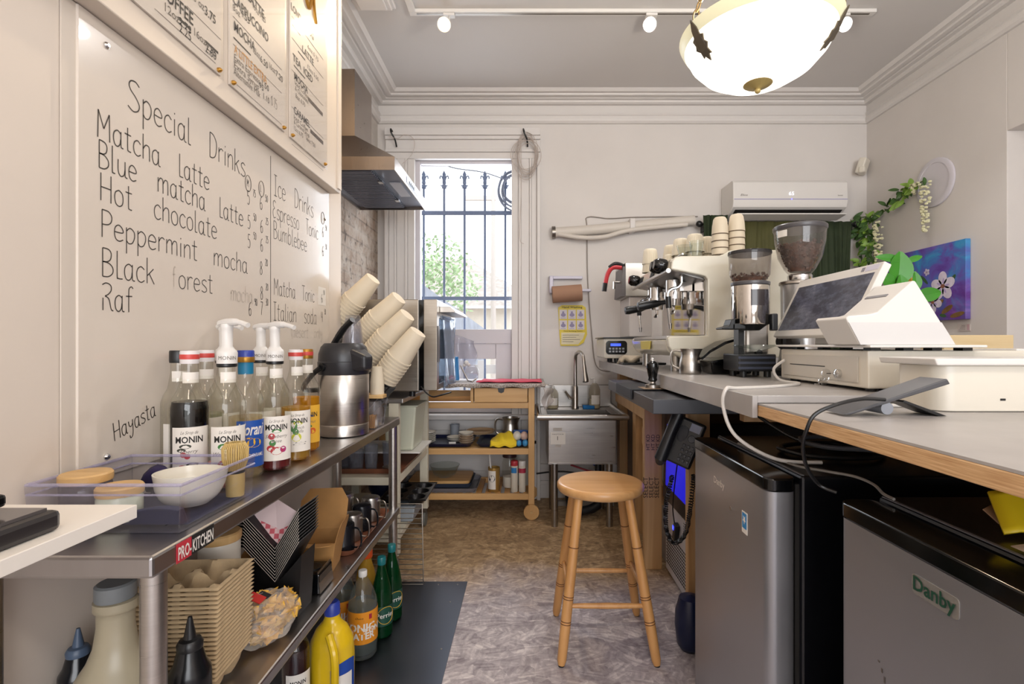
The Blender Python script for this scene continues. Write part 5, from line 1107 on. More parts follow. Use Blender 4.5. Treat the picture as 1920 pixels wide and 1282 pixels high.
one('sponge','blue sponge at the back edge of the sink','sponge',MB().box(.385,.465,3.515,3.57,.676,.70),mat('sponge_blue','#1f6fb4',.9,bump=.3,nscale=60),sharp=0,bev=.004)
hs = thing('water_hoses','red and blue flexible water lines looping under the sink','hose',(.5,3.55,0))
obj('red_hose', MB().tube(smooth_path([(.30,3.55,.28),(.40,3.53,.25),(.50,3.52,.22),(.58,3.45,.12),(.62,3.3,.05)],6),.007,6), mat('red_hose','#a33340',.4), hs)
obj('blue_hose', MB().tube(smooth_path([(.30,3.58,.30),(.45,3.56,.29),(.54,3.53,.20),(.60,3.4,.10),(.64,3.25,.05)],6),.007,6), mat('blue_hose','#2b55b8',.4), hs)
obj('grey_hose', MB().tube(smooth_path([(.06,3.62,.20),(.25,3.6,.22),(.5,3.6,.18),(.64,3.5,.15)],6),.006,6), BLACK, hs)
one('floor_batten','low timber plinth across the floor behind the sink legs','plinth',MB().box(.19,.60,3.52,3.56,.0,.03),mat('grey_timber','#8d8680',.8),sharp=0)
# ------------------------------------------------------------------ back wall fittings
pp = thing('pipe_duct','white taped refrigerant line running along the back wall','pipe',(.7,3.68,1.95)); WRAP = mat('white_wrap','#d2cbc2',.5)
obj('pipe', MB().tube(smooth_path([(.195,3.675,1.945),(.45,3.675,1.962),(.80,3.675,1.995),(1.21,3.675,2.034)],6),.036,14), WRAP, pp, sharp=60)
obj('drain_hose', MB().tube(smooth_path([(.22,3.66,1.93),(.38,3.64,1.90),(.55,3.64,1.905),(.75,3.64,1.955),(1.15,3.64,1.995)],6),.016,10), WRAP, pp, sharp=60)
obj('sleeve', MB().cyl((.175,3.68,1.945),(.20,3.68,1.946),.044,n=20), STEELD, pp)
obj('strap', MB().box(.735,.775,3.63,3.715,1.94,2.04), TRIMW, pp, sharp=0, bev=.008)
wc = thing('wall_cable','thin grey cable running down the back wall beside the pipe','cable',(.45,3.71,1.5))
obj('cable', MB().tube(smooth_path([(1.25,3.712,2.07),(.8,3.712,2.065),(.60,3.712,2.055),(.44,3.712,2.065),(.435,3.712,1.98),(.44,3.712,1.6),(.47,3.712,1.2),(.50,3.712,.98),(.58,3.70,.93),(.66,3.69,.96)],6),.004,6), mat('grey_wire','#8b837b',.5), wc)
th = thing('towel_holder','white paper towel holder with a small brown roll on the back wall','holder',(.24,3.66,1.52)); LAV = mat('lavender_white','#c9c6d6',.35)
obj('arm', MB().box(.155,.40,3.68,3.715,1.605,1.628).box(.155,.185,3.66,3.715,1.50,1.628).box(.36,.46,3.65,3.68,1.51,1.53), LAV, th, sharp=0, bev=.006)
obj('roll', MB().axlathe([(.018,0),(.06,0),(.06,1),(.018,1)],(.175,3.62,1.485),(.385,3.62,1.50),28), mat('brown_towel','#9d7860',.8), th)
ps = thing('hand_washing_poster','yellow hand washing poster taped to the wall above the sink','poster',(.32,3.715,1.24))
YP = mat('poster_yellow','#d9c33a',.5); 
out = [(.222,1.40),(.25,1.417),(.40,1.417),(.425,1.40),(.43,1.30),(.435,1.20),(.41,1.14),(.37,1.118),(.24,1.118),(.232,1.2)]
obj('sheet', MB().prism([(x,z) for x,z in out],'y',3.712,3.716), YP, ps, sharp=0)
for i in range(3):
    for j in range(2):
        x = .232+.064*i; z = 1.315-.078*j; q = obj('picture_panel', MB().box(x,x+.055,3.7108,3.7118,z,z+.068), mat('panel_lilac','#d5cfd2',.5), ps, sharp=0)
        obj('hand_drawing', MB().ball((x+.028,3.7106,z+.03),.014,10,6,1.3,.02,1).box(x+.02,x+.034,3.7102,3.7106,z+.03,z+.056).box(x+.008,x+.045,3.7102,3.7106,z+.006,z+.009), mat('drawing_ink','#8f86a8',.5), q, sharp=0)
obj('picture_panel', MB().prism([(.245,1.128),(.37,1.128),(.405,1.17),(.42,1.215),(.245,1.215)],'y',3.7108,3.7118), mat('panel_cream','#d8cfae',.5), ps, sharp=0)
text('Hand Washing',.014,INK,ps,(.25,3.7118,1.395),'F',.15,off=.015); text('Hand Sanitizing Station',.008,INK,ps,(.262,3.7118,1.222),'F',.14,off=.01)
for k,w_ in enumerate((.12,.10,.13,.08)): obj('print_line', MB().box(.255,.255+w_,3.7100,3.7106,1.195-.016*k,1.198-.016*k), GREYT, ps, sharp=0)
# window hooks and looped cord
for x,lab in ((-.965,'black curtain hook on the casing above the hood side of the window'),(.0-.015,'black curtain hook on the casing at the wall side of the window')):
    h_ = thing('curtain_hook',lab,'hook',(x,3.64,2.6))
    obj('hook', MB().tube(smooth_path([(x+.012,3.655,2.56),(x+.008,3.625,2.60),(x-.012,3.60,2.64),(x-.018,3.61,2.67),(x-.012,3.63,2.66)],5),.006,8), BLACK, h_)
b = MB(); rnd = random.Random(9)
for k in range(9):
    cx, cz, rx, rz = -.005+rnd.uniform(-.02,.02), 2.50+rnd.uniform(-.04,.02), .085+rnd.uniform(-.03,.02), .15+rnd.uniform(-.05,.01)
    b.tube([(cx+rx*math.cos(a*PI/16), 3.615+.003*k, cz+rz*math.sin(a*PI/16)) for a in range(32)],.0022,5,closed=True)
b.tube(smooth_path([(-.05,3.62,2.60),(-.05,3.62,2.2),(-.06,3.62,1.9),(-.03,3.62,1.85)],5),.002,5)
one('cord_loop','coiled pale cord hanging on the wall side curtain hook','cord',b,mat('pale_cord','#b8aca4',.6))
b = MB().tube(smooth_path([(-1.0,3.62,2.62),(-.93,3.60,2.60),(-.88,3.61,2.63),(-.82,3.62,2.60),(-.83,3.62,2.5),(-.90,3.61,2.42)],6),.002,5)
one('loose_cord','thin loose cord looped over the hood side curtain hook','cord',b,mat('pale_cord','#b8aca4',.6))
# ------------------------------------------------------------------ counters on the right
t = NT('grey_laminate'); nz = t.noise(3.5,5,t.co(),.6); t.set(col=t.ramp(nz,[(.3,'#9a9694'),(.6,'#aba7a5'),(.8,'#b9b5b2')]), rough=.35); LAM = t.m
t = NT('plywood_edge'); v = t.mapped((1,1,1)); wv = t.noise(7,4,t.mapped((1,2,60)),.6); t.set(col=t.ramp(wv,[(.3,'#b3875a'),(.6,'#d5b083'),(.8,'#e5c9a2')]), rough=.6); PLYE = t.m
CTZ, PLZ = 1.013, .995
bar = thing('bar_counter','long plywood bar counter with a grey laminate top','counter',(.95,1.9,0))
obj('plywood', MB().box(.524,1.62,.16,3.66,.966,.991), PLYE, bar, sharp=0, bev=.002)
obj('laminate', MB().box(.5245,1.62,.161,3.66,.991,PLZ), LAM, bar, sharp=0)
obj('back_panel', MB().box(1.30,1.32,.16,3.66,0.0,.966), PINE, bar, sharp=0)
for y in (1.66,2.545,3.05,3.58):
    obj('post', MB().box(.583,.672,y-.019,y+.019,0,.966) if y == 2.545 else MB().box(.642,.73,y+.36,y+.398,0,.90) if y < 2 else MB().box(.642,.70,y-.045,y+.045,0,.966), PINE, bar, sharp=0, bev=.003)
    obj('joist', MB().box(.704,1.30,y-.019,y+.019,.876,.966), PINE, bar, sharp=0, bev=.003)
obj('stretcher', MB().box(.628,.641,2.565,3.62,.72,.81), PINE, bar, sharp=0, bev=.003)
obj('plywood_side', MB().box(.702,.715,2.57,3.6,.02,.86), mat('raw_board','#8f837a',.8,noise=.08), bar, sharp=0)
obj('brace', MB().hexa([(.676,2.60,.30),(.700,2.60,.30),(.700,2.60,.40),(.676,2.60,.40)],[(.676,3.0,.55),(.700,3.0,.55),(.700,3.0,.65),(.676,3.0,.65)]), PINE, bar, sharp=0)
p = text('SELECT', .022, INK, bar, (.60,2.5258,.36), ((0,0,1),(-1,0,0),(0,-1,0)), name='stamp')
text('SELECT', .022, INK, bar, (.628,2.5258,.36), ((0,0,1),(-1,0,0),(0,-1,0)), name='stamp'); text('SELECT', .022, INK, bar, (.656,2.5258,.36), ((0,0,1),(-1,0,0),(0,-1,0)), name='stamp')
for xx in (.61,.635,.66): text('HT KD', .018, INK, bar, (xx,2.5258,.60), ((0,0,1),(-1,0,0),(0,-1,0)), name='stamp')
top = thing('counter_slab','grey laminate slab with a drop edge set on the plywood counter','worktop',(.95,2.3,PLZ))
obj('slab', MB().box(.522,1.45,1.146,3.62,PLZ+.001,CTZ), LAM, top, sharp=0, bev=.0015)
obj('drop_edge', MB().box(.510,.5225,1.146,3.62,.962,CTZ), LAM, top, sharp=0, bev=.0015)
# tamping shelf
TMP = mat('charcoal_laminate','#33343b',.35)
sh = thing('tamping_shelf','thick black tamping shelf fixed below the grey counter front','shelf',(.55,2.1,.90))
obj('board', MB().box(.402,.677,1.62,2.52,.905,.952), TMP, sh, sharp=0, bev=.002)
obj('bracket', MB().box(.60,.66,2.50,2.524,.80,.905), PINE, sh, sharp=0)
mt_ = thing('tamping_mat','black rubber corner mat folded over the tamping shelf edge','mat',(.45,2.1,.952))
obj('mat', MB().box(.395,.51,1.93,2.25,.9525,.9585).box(.393,.4005,1.93,2.25,.918,.9585), mat('mat_rubber','#25262c',.6), mt_, sharp=0, bev=.002)
tp = thing('tamper','coffee tamper with black handle standing on the tamping mat','tamper',(.487,1.97,.9585)); c=(.487,1.97,.9595)
obj('base', MB().lathe([(.029,0),(.029,.012),(.012,.018),(.010,.026)],c,28), STEEL, tp)
obj('handle', MB().lathe([(.012,.024),(.018,.03),(.016,.04),(.02,.06),(.024,.08),(.022,.095),(.012,.104),(0,.106)],c,28), BLACKG, tp)
obj('finial', MB().lathe([(.007,.105),(.006,.112),(.004,.118),(0,.119)],c,16), CHROME, tp)
one('coffee_grounds','brown cloth square under the tamper','cloth',MB().box(.44,.54,1.915,2.02,.9587,.9595),mat('tan_cloth','#8f7a66',.9),sharp=0)

# ------------------------------------------------------------------ espresso machine
em = thing('espresso_machine','white two-group espresso machine with polished front on the grey counter','coffee machine',(.85,2.45,CTZ))
EMW = mat('machine_white','#d9d4c4',.22,coat=.3); MIR = mat('mirror_steel','#cfcac4',.06,1)
side = [(.600,1.475),(.612,1.492),(.635,1.497),(.800,1.500),(.822,1.508),(.838,1.520),(.86,1.523),(1.14,1.523),(1.14,1.075),(.690,1.070),(.640,1.073),(.605,1.092),(.588,1.12),(.582,1.155),(.590,1.163),(.749,1.166),(.749,1.40),(.74,1.412),(.72,1.418),(.596,1.442)]
for y in (2.10, 2.79): obj('side_panel', MB().prism(side,'y',y,y+.035), EMW, em, sharp=0, bev=.008, seg=3)
obj('head', MB().prism([(.62,1.488),(.80,1.492),(1.13,1.51),(1.13,1.40),(.755,1.40),(.68,1.42),(.605,1.446)],'y',2.135,2.79), mat('head_grey','#8d8a86',.3,.8), em, sharp=0)
fs = obj('fascia', MB().hexa([(.592,2.135,1.44),(.604,2.135,1.44),(.604,2.79,1.44),(.592,2.79,1.44)],[(.606,2.135,1.492),(.63,2.135,1.492),(.63,2.79,1.492),(.606,2.79,1.492)]), EMW, em, sharp=0, bev=.003)
obj('trim_bar', MB().cyl((.588,2.11,1.438),(.588,2.81,1.438),.010,n=12), STEEL, em)
for y0 in (2.38,2.62):
    for k in range(5): obj('vent', MB().hexa([(.5905,y0+.016*k,1.452),(.598,y0+.016*k,1.452),(.598,y0+.008+.016*k,1.452),(.5905,y0+.008+.016*k,1.452)],[(.599,y0+.016*k,1.480),(.606,y0+.016*k,1.480),(.606,y0+.008+.016*k,1.480),(.599,y0+.008+.016*k,1.480)]), INK, fs, sharp=0)
for y in (2.185,2.245,2.72):
    kb = obj('knob', MB().axlathe([(.014,0),(.026,.12),(.029,.3),(.029,.75),(.02,1)],(.605,y,1.468),(.545,y,1.476),20), BLACKG, em)
obj('backsplash', MB().box(.745,.75,2.135,2.79,1.17,1.41), MIR, em, sharp=0)
obj('boiler_case', MB().box(.752,1.12,2.137,2.788,1.08,1.40), STEEL, em, sharp=0)
obj('drip_tray', MB().prism([(.585,1.13),(.592,1.10),(.62,1.08),(.68,1.075),(.74,1.075),(.74,1.150),(.583,1.150)],'y',2.137,2.788), EMW, em, sharp=0, bev=.006)
dt = obj('drip_grid', MB().box(.586,.745,2.137,2.788,1.151,1.166), STEEL, em, sharp=0, bev=.002)
for k in range(26): obj('grid_slot', MB().box(.605,.735,2.15+.024*k,2.158+.024*k,1.1655,1.1668), INK, dt, sharp=0)
obj('notice', MB().hexa([(.5795,2.40,1.105),(.5815,2.40,1.105),(.5815,2.58,1.105),(.5795,2.58,1.105)],[(.5795,2.38,1.145),(.5815,2.38,1.145),(.5815,2.60,1.145),(.5795,2.60,1.145)]), YP, em, sharp=0)
for y in (2.30,2.60):
    g_ = obj('group_head', MB().cyl((.665,y,1.42),(.665,y,1.36),.036,n=24).cyl((.665,y,1.365),(.665,y,1.335),.044,n=28).box(.65,.74,y-.03,y+.03,1.37,1.41), CHROME, em, sharp=40)
    pf = obj('portafilter', MB().cyl((.665,y,1.338),(.665,y,1.306),.036,.032,24).tube([(.665,y,1.31),(.665,y,1.285),(.655,y-.012,1.27)],.007,8).tube([(.665,y,1.31),(.665,y,1.285),(.655,y+.012,1.27)],.007,8), CHROME, em)
    obj('handle', MB().axlathe([(.009,0),(.011,.2),(.017,.35),(.019,.6),(.021,.85),(.018,.97),(0,1)],(.632,y,1.322),(.495,y-.01,1.30),16), BLACK, pf)
for y, s in ((2.17,1),(2.745,-1)):
    w_ = obj('steam_wand', MB().tube(smooth_path([(.66,y,1.43),(.66,y,1.395),(.645,y,1.375),(.615,y,1.365),(.600,y,1.34),(.608,y,1.26),(.612,y,1.215)],5),.007,10).cyl((.612,y,1.22),(.613,y,1.195),.009,.006), CHROME, em)
    obj('grip', MB().cyl((.603,y,1.335),(.606,y,1.285),.012,n=14), BLACK, w_)
for x in (.64,1.05):
    for y in (2.18,2.72): obj('foot', MB().cyl((x,y,CTZ+.001),(x,y,1.08),.022,.020,18), STEEL, em)
obj('top_rail', MB().tube([(.66,2.15,1.515),(.655,2.78,1.515)],.004,6), CHROME, em)
# cups on the machine
RIB = mat('ribbed_cup','#ddd3bd',.5)
def ribcup(r,h,name='ribbed_cup'):
    u_ = thing(name,'','cup',(0,0,0)); b = MB()
    prof = [(r,0),(r*.99,.003),(r*.86,h*.62),(r*.78,h*.90),(r*.66,h*.99),(r*.60,h),(0,h)]
    def f(u,v):
        k = v*(len(prof)-1); i = min(int(k),len(prof)-2); q=k-i; rr=prof[i][0]*(1-q)+prof[i+1][0]*q; z=prof[i][1]*(1-q)+prof[i+1][1]*q
        a = 2*PI*u; rr *= 1+.018*math.cos(30*a)*(z<h*.95)*(v>.1); return (rr*math.cos(a),rr*math.sin(a),z)
    obj('cup_wall', b.grid(120,13,f,True), RIB, u_, local=True); return u_
proto = ribcup(.043,.082); small = ribcup(.036,.062)
ETZ = 1.5115
SPOT = [(proto,.655,2.70,0,'ribbed paper cup at the far end of the machine top, alone in its stack'),(proto,.738,2.60,0,'pinkish ribbed cup, taller of the pair near the far end of the machine'),(small,.705,2.50,0,'short ribbed cup in front of the taller pair on the machine'),
  (proto,.74,2.44,0,'ribbed cup half hidden behind the wide ribbed cup'),(proto,.775,2.34,0,'wide ribbed cup in the middle of the machine top'),(proto,.85,2.40,0,'ribbed cup beside the stacks with dark rims')]
for i,(pr,x,y,k,lab) in enumerate(SPOT):
    z = ETZ+.045*(i in (0,1,3,4,5))
    o_ = pr if (pr is proto and i == 0) or (pr is small) else dup(proto,(x,y,z))
    o_.location = (x,y,z); o_['label'] = lab
    if i in (0,1,3,4,5): dup(small if i != 0 else proto,(x,y,ETZ),lab.replace('ribbed','under-stacked ribbed').replace('paper cup','cup') if i!=0 else 'lower ribbed cup under the one at the far end of the machine')
rc = thing('corrugated_cup','pale paper cup with a dark rim, lower in the stack','cup',(0,0,0))
obj('cup_wall', MB().lathe([(.0345,0),(.035,.004),(.0325,.04),(.028,.068),(.022,.077),(.0,.078)],(0,0,0),28), CUPM, rc, local=True)
obj('dark_rim', MB().lathe([(.0352,.0005),(.0358,.002),(.0352,.0045)],(0,0,0),28,cap=False), mat('rim_brown','#5d4c3a',.6), rc, local=True)
first = True
for sx_,sy_,lab in ((.834,2.19,'near-side'),(.906,2.19,'wall-side')):
    zz = 1.5125 + .0125*(sx_>.87)
    for k in range(4):
        pos = (sx_,sy_,zz+.030*k); l_ = ('topmost dark-rimmed cup of the %s stack on the machine' if k==3 else 'lower dark-rimmed cups of the %s stack on the machine')%lab
        if first: rc.location = pos; rc['label'] = l_; o_ = rc; first = False
        else: o_ = dup(rc,pos,l_)
        o_['group'] = 'dark-rimmed cups on the espresso machine' if k==3 else 'lower cups of the %s stack'%lab
for x,y,r,h,lab in ((.68,2.19,.034,.045,'small clear glass bowl at the machine corner nearest the camera'),(.735,2.20,.032,.065,'clear glass cup beside the dark-rimmed stacks')):
    one('glass_cup',lab,'glass',MB().lathe([(r*.7,0),(r,h),(r*.95,h),(r*.66,.005),(0,.005)],(x,y,1.513),22),CLEAR)
pt = thing('steaming_pitcher','steel steaming pitcher on the grey counter beside the espresso machine','pitcher',(.638,1.985,CTZ))
pitcher(pt,.638,1.985,CTZ+.001,.042,.098,STEEL,PI*.93)
# hot water / juice dispenser at the far end
dp = thing('hot_drink_dispenser','white and steel dispenser with red tap lever and blue keypad at the far counter end','dispenser',(.65,3.2,CTZ))
obj('base', MB().box(.462,.70,3.06,3.40,CTZ+.03,1.165), WPL2, dp, sharp=0, bev=.01)
for x in (.545,.67):
    for y in (3.1,3.36): obj('foot', MB().cyl((x,y,CTZ+.001),(x,y,CTZ+.032),.018), BLACK, dp)
kp = obj('keypad', MB().prism(rrect(.472,.600,1.068,1.150,.02),'y',3.052,3.060), BLACKG, dp, sharp=0)
obj('display', MB().box(.500,.562,3.0505,3.0525,1.118,1.134), glow('lcd_blue','#2f49e0',2.0), kp, sharp=0)
for i in range(5):
    for j in range(2): obj('button', MB().box(.490+.02*i,.503+.02*i,3.0500,3.0525,1.080+.017*j,1.091+.017*j), mat('key_grey','#8d9098',.4), kp, sharp=0)
obj('shelf_plate', MB().box(.455,.72,3.05,3.41,1.166,1.172), BLACK, dp, sharp=0)
obj('column', MB().box(.62,.76,3.08,3.40,1.173,1.42), mat('frosted_acrylic','#cfc8c4',.25), dp, sharp=0, bev=.006)
obj('head', MB().box(.59,.79,3.06,3.40,1.42,1.625), STEEL, dp, sharp=0, bev=.004)
obj('front_plate', MB().hexa([(.565,3.05,1.42),(.592,3.05,1.42),(.592,3.30,1.42),(.565,3.30,1.42)],[(.575,3.05,1.60),(.592,3.05,1.60),(.592,3.30,1.60),(.575,3.30,1.60)]), mat('control_grey','#5b5656',.4), dp, sharp=0)
obj('tap_lever', MB().tube(smooth_path([(.575,3.1,1.60),(.52,3.1,1.60),(.49,3.1,1.56),(.475,3.1,1.50)],5),.014,8), mat('tap_red','#b8323a',.35), dp)
obj('lever_tip', MB().tube([(.475,3.1,1.505),(.468,3.1,1.455)],.015,8), BLACK, dp)
obj('lever_arm', MB().tube(smooth_path([(.59,3.1,1.61),(.54,3.1,1.625),(.50,3.1,1.60)],5),.012,8), BLACK, dp)
obj('spout', MB().tube([(.57,3.1,1.51),(.53,3.1,1.51),(.53,3.1,1.47)],.008,8), CHROME, dp)
one('bar_towel','folded beige bar towel beside the drip tray foot','towel',MB().grid(14,10,lambda u,v:(.535+.11*u,2.90+.12*v,CTZ+.03+.012*math.sin(8*u+5*v)-.018*(u<.08)*1)),mat('beige_towel','#c3b59f',.9),solid=.02)
one('bar_tray','flat black tray along the counter front under the espresso machine','tray',MB().box(.535,.78,2.84,3.03,CTZ+.001,CTZ+.012),BLACK,sharp=0,bev=.003)
# knock box between machine and grinders
kx = thing('knock_box','black plastic knock box with a curved clear lid on the counter','box',(.78,1.97,CTZ))
obj('box', MB().hexa([(.71,1.94,CTZ+.002),(.86,1.94,CTZ+.002),(.86,2.05,CTZ+.002),(.71,2.05,CTZ+.002)],[(.70,1.925,1.065),(.88,1.925,1.095),(.88,2.06,1.095),(.70,2.06,1.065)]), BLACKG, kx, sharp=0, bev=.006)
obj('lid', MB().prism([(.668,1.075),(.70,1.105),(.76,1.14),(.83,1.158),(.89,1.16),(.89,1.152),(.83,1.150),(.765,1.13),(.705,1.097),(.674,1.07)],'y',1.945,2.05), BLACKG, kx, sharp=40)
obj('clear_flap', MB().hexa([(.695,1.92,1.068),(.88,1.92,1.098),(.88,1.945,1.098),(.695,1.945,1.068)],[(.695,1.92,1.071),(.88,1.92,1.101),(.88,1.945,1.101),(.695,1.945,1.071)]), CLEAR, kx, sharp=0)
# grinders
BEAN = mat('coffee_beans','#5a3826',.35,noise=.5,nscale=60); HOP = glass('hopper_clear','#eeeceb',.2,.03,.04,'#d5d0cc'); SMOKE = mat('hopper_lid','#4d4b4e',.3)
def beans(parent,c,r0,r1,z0,z1,n,seed):
    b = MB(); rnd = random.Random(seed)
    b.lathe([(r0*.9,z0),(r1*.9,z1-.012),(0,z1-.008)],c,20)
    for k in range(n):
        tt = rnd.random()**.7; z = z0+(z1-z0)*tt; R = (r0+(r1-r0)*tt)*.94; a = rnd.uniform(0,2*PI)
        if k%3 == 0: R *= rnd.random()**.5; z = z1-.008
        p = Vector((c[0]+R*math.cos(a),c[1]+R*math.sin(a),c[2]+z)); k0 = len(b.v); b.ball((0,0,0),.007,6,4,1.0,.75,.6)
        M = Matrix.Translation(p) @ Matrix.Rotation(rnd.uniform(0,6),4,Vector((rnd.uniform(-1,1),rnd.uniform(-1,1),rnd.uniform(-1,1))).normalized())
        for i in range(k0,len(b.v)): b.v[i] = tuple(M @ Vector(b.v[i]))
    obj('coffee_beans', b, BEAN, parent)['kind'] = 'stuff'
g1 = thing('dosing_grinder','coffee grinder with a polished dosing drum and low bean hopper','grinder',(.83,1.83,CTZ))
obj('base', MB().box(.735,.865,1.755,1.90,CTZ+.022,CTZ+.082), mat('grinder_black','#1b1c20',.35), g1, sharp=0, bev=.004)
for k in range(3): obj('base_slat', MB().box(.733,.86,1.7535,1.757,CTZ+.030+.018*k,CTZ+.038+.018*k), mat('slat_blue_grey','#3d4354',.35), g1, sharp=0)
for x in (.76,.845):
    for y in (1.78,1.87): obj('foot', MB().cyl((x,y,CTZ+.001),(x,y,CTZ+.024),.012), BLACK, g1)
obj('doser', MB().lathe([(.060,0),(.061,.004),(.061,.132),(.058,.136)],(.765,1.735,1.197),36), MIR, g1)
obj('doser_lid', MB().lathe([(.0625,.134),(.0635,.138),(.0635,.144),(.05,.148),(0,.149)],(.765,1.735,1.197),36), SMOKE, g1)
obj('doser_window', MB().cylpatch(.0616,.062,.116,-112,-68,(.765,1.735,1.197)), mat('window_dark','#3a3536',.15), g1)
obj('lever', MB().box(.812,.832,1.675,1.70,1.175,1.232), mat('grinder_black','#1b1c20',.35), g1, sharp=0, bev=.004)
obj('chute', MB().lathe([(.03,-.02),(.05,-.004),(.058,.0)],(.765,1.735,1.197),24), BLACK, g1)
obj('fork', MB().box(.690,.735,1.70,1.77,1.18,1.20).prism([(.655,1.180),(.70,1.180),(.70,1.215),(.688,1.215),(.68,1.192),(.655,1.186)],'y',1.70,1.76), BLACK, g1, sharp=0, bev=.003)
obj('body', MB().box(.78,.862,1.80,1.915,CTZ+.08,1.33), STEEL, g1, sharp=0, bev=.01)
obj('stem', MB().box(.735,.755,1.76,1.80,CTZ+.08,1.19), BLACK, g1, sharp=0)
obj('knob', MB().axlathe([(.012,0),(.011,1)],(.82,1.80,1.10),(.82,1.785,1.10),14), BLACK, g1)
obj('catch_tray', MB().lathe([(.02,0),(.05,.012),(.07,.02),(.069,.023),(.048,.016),(0,.005)],(.765,1.70,1.105),26), CLEAR, g1)
obj('hopper', MB().lathe([(.035,0),(.045,.02),(.072,.06),(.076,.14),(.074,.14),(.07,.062),(.04,.018)],(.842,1.915,1.33),30,cap=False), HOP, g1)
beans(g1,(.842,1.915,1.33),.042,.070,.01,.062,170,2)
obj('hopper_lid', MB().lathe([(.077,.138),(.078,.142),(.077,.15),(.05,.155),(0,.155)],(.842,1.915,1.33),30), glass('lid_smoke','#8f8d90',.25,.03,.35,'#4b494c'), g1)
g2 = thing('tall_grinder','tall steel coffee grinder with a large clear hopper of beans','grinder',(1.003,1.86,CTZ)); GC = (1.003,1.86,0); zk = lambda L: [(r*1.05, 1.13+(z-1.13)*1.051 if z > 1.1 else z) for r, z in L]
GRB = mat('grinder_grey','#b9b7b6',.25,.6)
obj('body', MB().lathe(zk([(.075,CTZ+.03),(.068,CTZ+.06),(.060,CTZ+.12),(.060,1.20),(.062,1.33),(.063,1.338)]),GC,36), GRB, g2)
obj('foot_plate', MB().lathe(zk([(.08,CTZ+.001),(.081,CTZ+.02),(.075,CTZ+.03)]),GC,36), BLACK, g2)
obj('top_ring', MB().lathe(zk([(.064,1.336),(.067,1.339),(.067,1.347),(.062,1.350)]),GC,36), STEEL, g2)
obj('dial', MB().axlathe([(.030,0),(.032,.3),(.032,.8),(.028,1)],(.955,1.825,1.139),(.905,1.785,1.139),28).box(.899,.911,1.777,1.791,1.121,1.157), BLACK, g2)
obj('instruction_label', MB().cylpatch(.0655,1.195,1.275,-140,-88,GC), PAPERW, g2)
for k in range(6): obj('print_line', MB().cylpatch(.066,1.203+.010*k,1.205+.010*k,-135,-94,GC,6), GREYT, g2)
obj('throat', MB().lathe(zk([(.038,1.348),(.040,1.352),(.040,1.370),(.036,1.374)]),GC,30), CHROME, g2)
obj('hopper', MB().lathe(zk([(.034,1.373),(.050,1.392),(.070,1.432),(.081,1.487),(.084,1.530),(.082,1.530),(.079,1.487),(.068,1.434),(.048,1.394)]),GC,36,cap=False), HOP, g2)
beans(g2,GC,.038,.079,1.396,1.502,320,4)
obj('hopper_lid', MB().lathe(zk([(.085,1.527),(.087,1.531),(.087,1.540),(.083,1.544),(0,1.545)]),GC,36), SMOKE, g2)
obj('hopper_label', MB().cylpatch(.0890,1.518,1.542,-172,-145,GC,6), PAPERW, g2)
# cash drawer, till and printer
cd = thing('cash_drawer','white steel cash drawer with keys in its lock on the counter','cash drawer',(1.03,1.44,CTZ))
obj('case', MB().box(.828,1.24,1.228,1.65,CTZ+.008,1.114), WPL2, cd, sharp=0, bev=.004)
for x in (.86,1.2):
    for y in (1.26,1.62): obj('foot', MB().cyl((x,y,CTZ+.001),(x,y,CTZ+.01),.015), BLACK, cd)
df = obj('drawer_front', MB().box(.8245,.829,1.262,1.632,CTZ+.02,1.098), mat('drawer_grey','#c6c0b6',.4), cd, sharp=0, bev=.001)
obj('slot', MB().box(.8238,.8248,1.40,1.585,1.067,1.0695), INK, df, sharp=0)
obj('lock', MB().axlathe([(.012,0),(.012,.7),(.006,1)],(.8245,1.335,1.052),(.812,1.335,1.052),20), CHROME, df)
ky = thing('keys','two small steel keys hanging from the cash drawer lock','keys',(.80,1.33,1.03))
obj('key', MB().box(.790,.812,1.334,1.336,1.0515,1.0535).cyl((.790,1.334,1.0525),(.790,1.337,1.0525),.012,n=20), CHROME, ky, sharp=40)
obj('hanging_key', MB().cyl((.792,1.352,1.030),(.792,1.3545,1.030),.012,n=20).box(.770,.786,1.352,1.354,1.021,1.025), CHROME, ky, sharp=40)
obj('key_ring', MB().tube([(.792+.010*math.cos(a*PI/8),1.344,1.041+.010*math.sin(a*PI/8)) for a in range(16)],.0009,5,closed=True), CHROME, ky)
dk = thing('till_stand','flat white base plate with black feet on the cash drawer','stand',(.95,1.4,1.115))
obj('plate', MB().box(.815,1.095,1.20,1.66,1.1215,1.128), WPL, dk, sharp=0, bev=.002)
for x in (.85,.93,1.0,1.075):
    for y in (1.232,1.57): obj('foot', MB().box(x-.012,x+.012,y,y+.028,1.1142,1.1216), BLACK, dk, sharp=0)
ts = thing('till_screen','white framed till touchscreen tilted back on its foot','screen',(.86,1.45,1.128))
A0, A1, A2, A3 = Vector((.860,1.770,1.157)), Vector((.860,1.350,1.157)), Vector((.956,1.350,1.353)), Vector((.956,1.770,1.353))
N_ = (A1-A0).cross(A3-A0).normalized(); N_ = -N_ if N_.x > 0 else N_
def slab(a,b,c,d,t0,t1): return MB().hexa([p+N_*t1 for p in (a,b,c,d)],[p+N_*t0 for p in (a,b,c,d)])
obj('case', slab(A0,A1,A2,A3,-.022,0), WPL, ts, sharp=0, bev=.003)
def inset(k0,k1,h0,h1): return [A0.lerp(A1,u).lerp(A3.lerp(A2,u),v) for u,v in ((k0,h0),(k1,h0),(k1,h1),(k0,h1))]
t = NT('dark_screen_reflection'); nz = t.noise(26,5,t.mapped((1,.5,1)),.7); t.set(col=t.ramp(nz,[(.42,'#3a3d4c'),(.6,'#5d6174'),(.75,'#8d90a0')]), rough=.25);  # mottled reflection on the dark glass is put into the colour
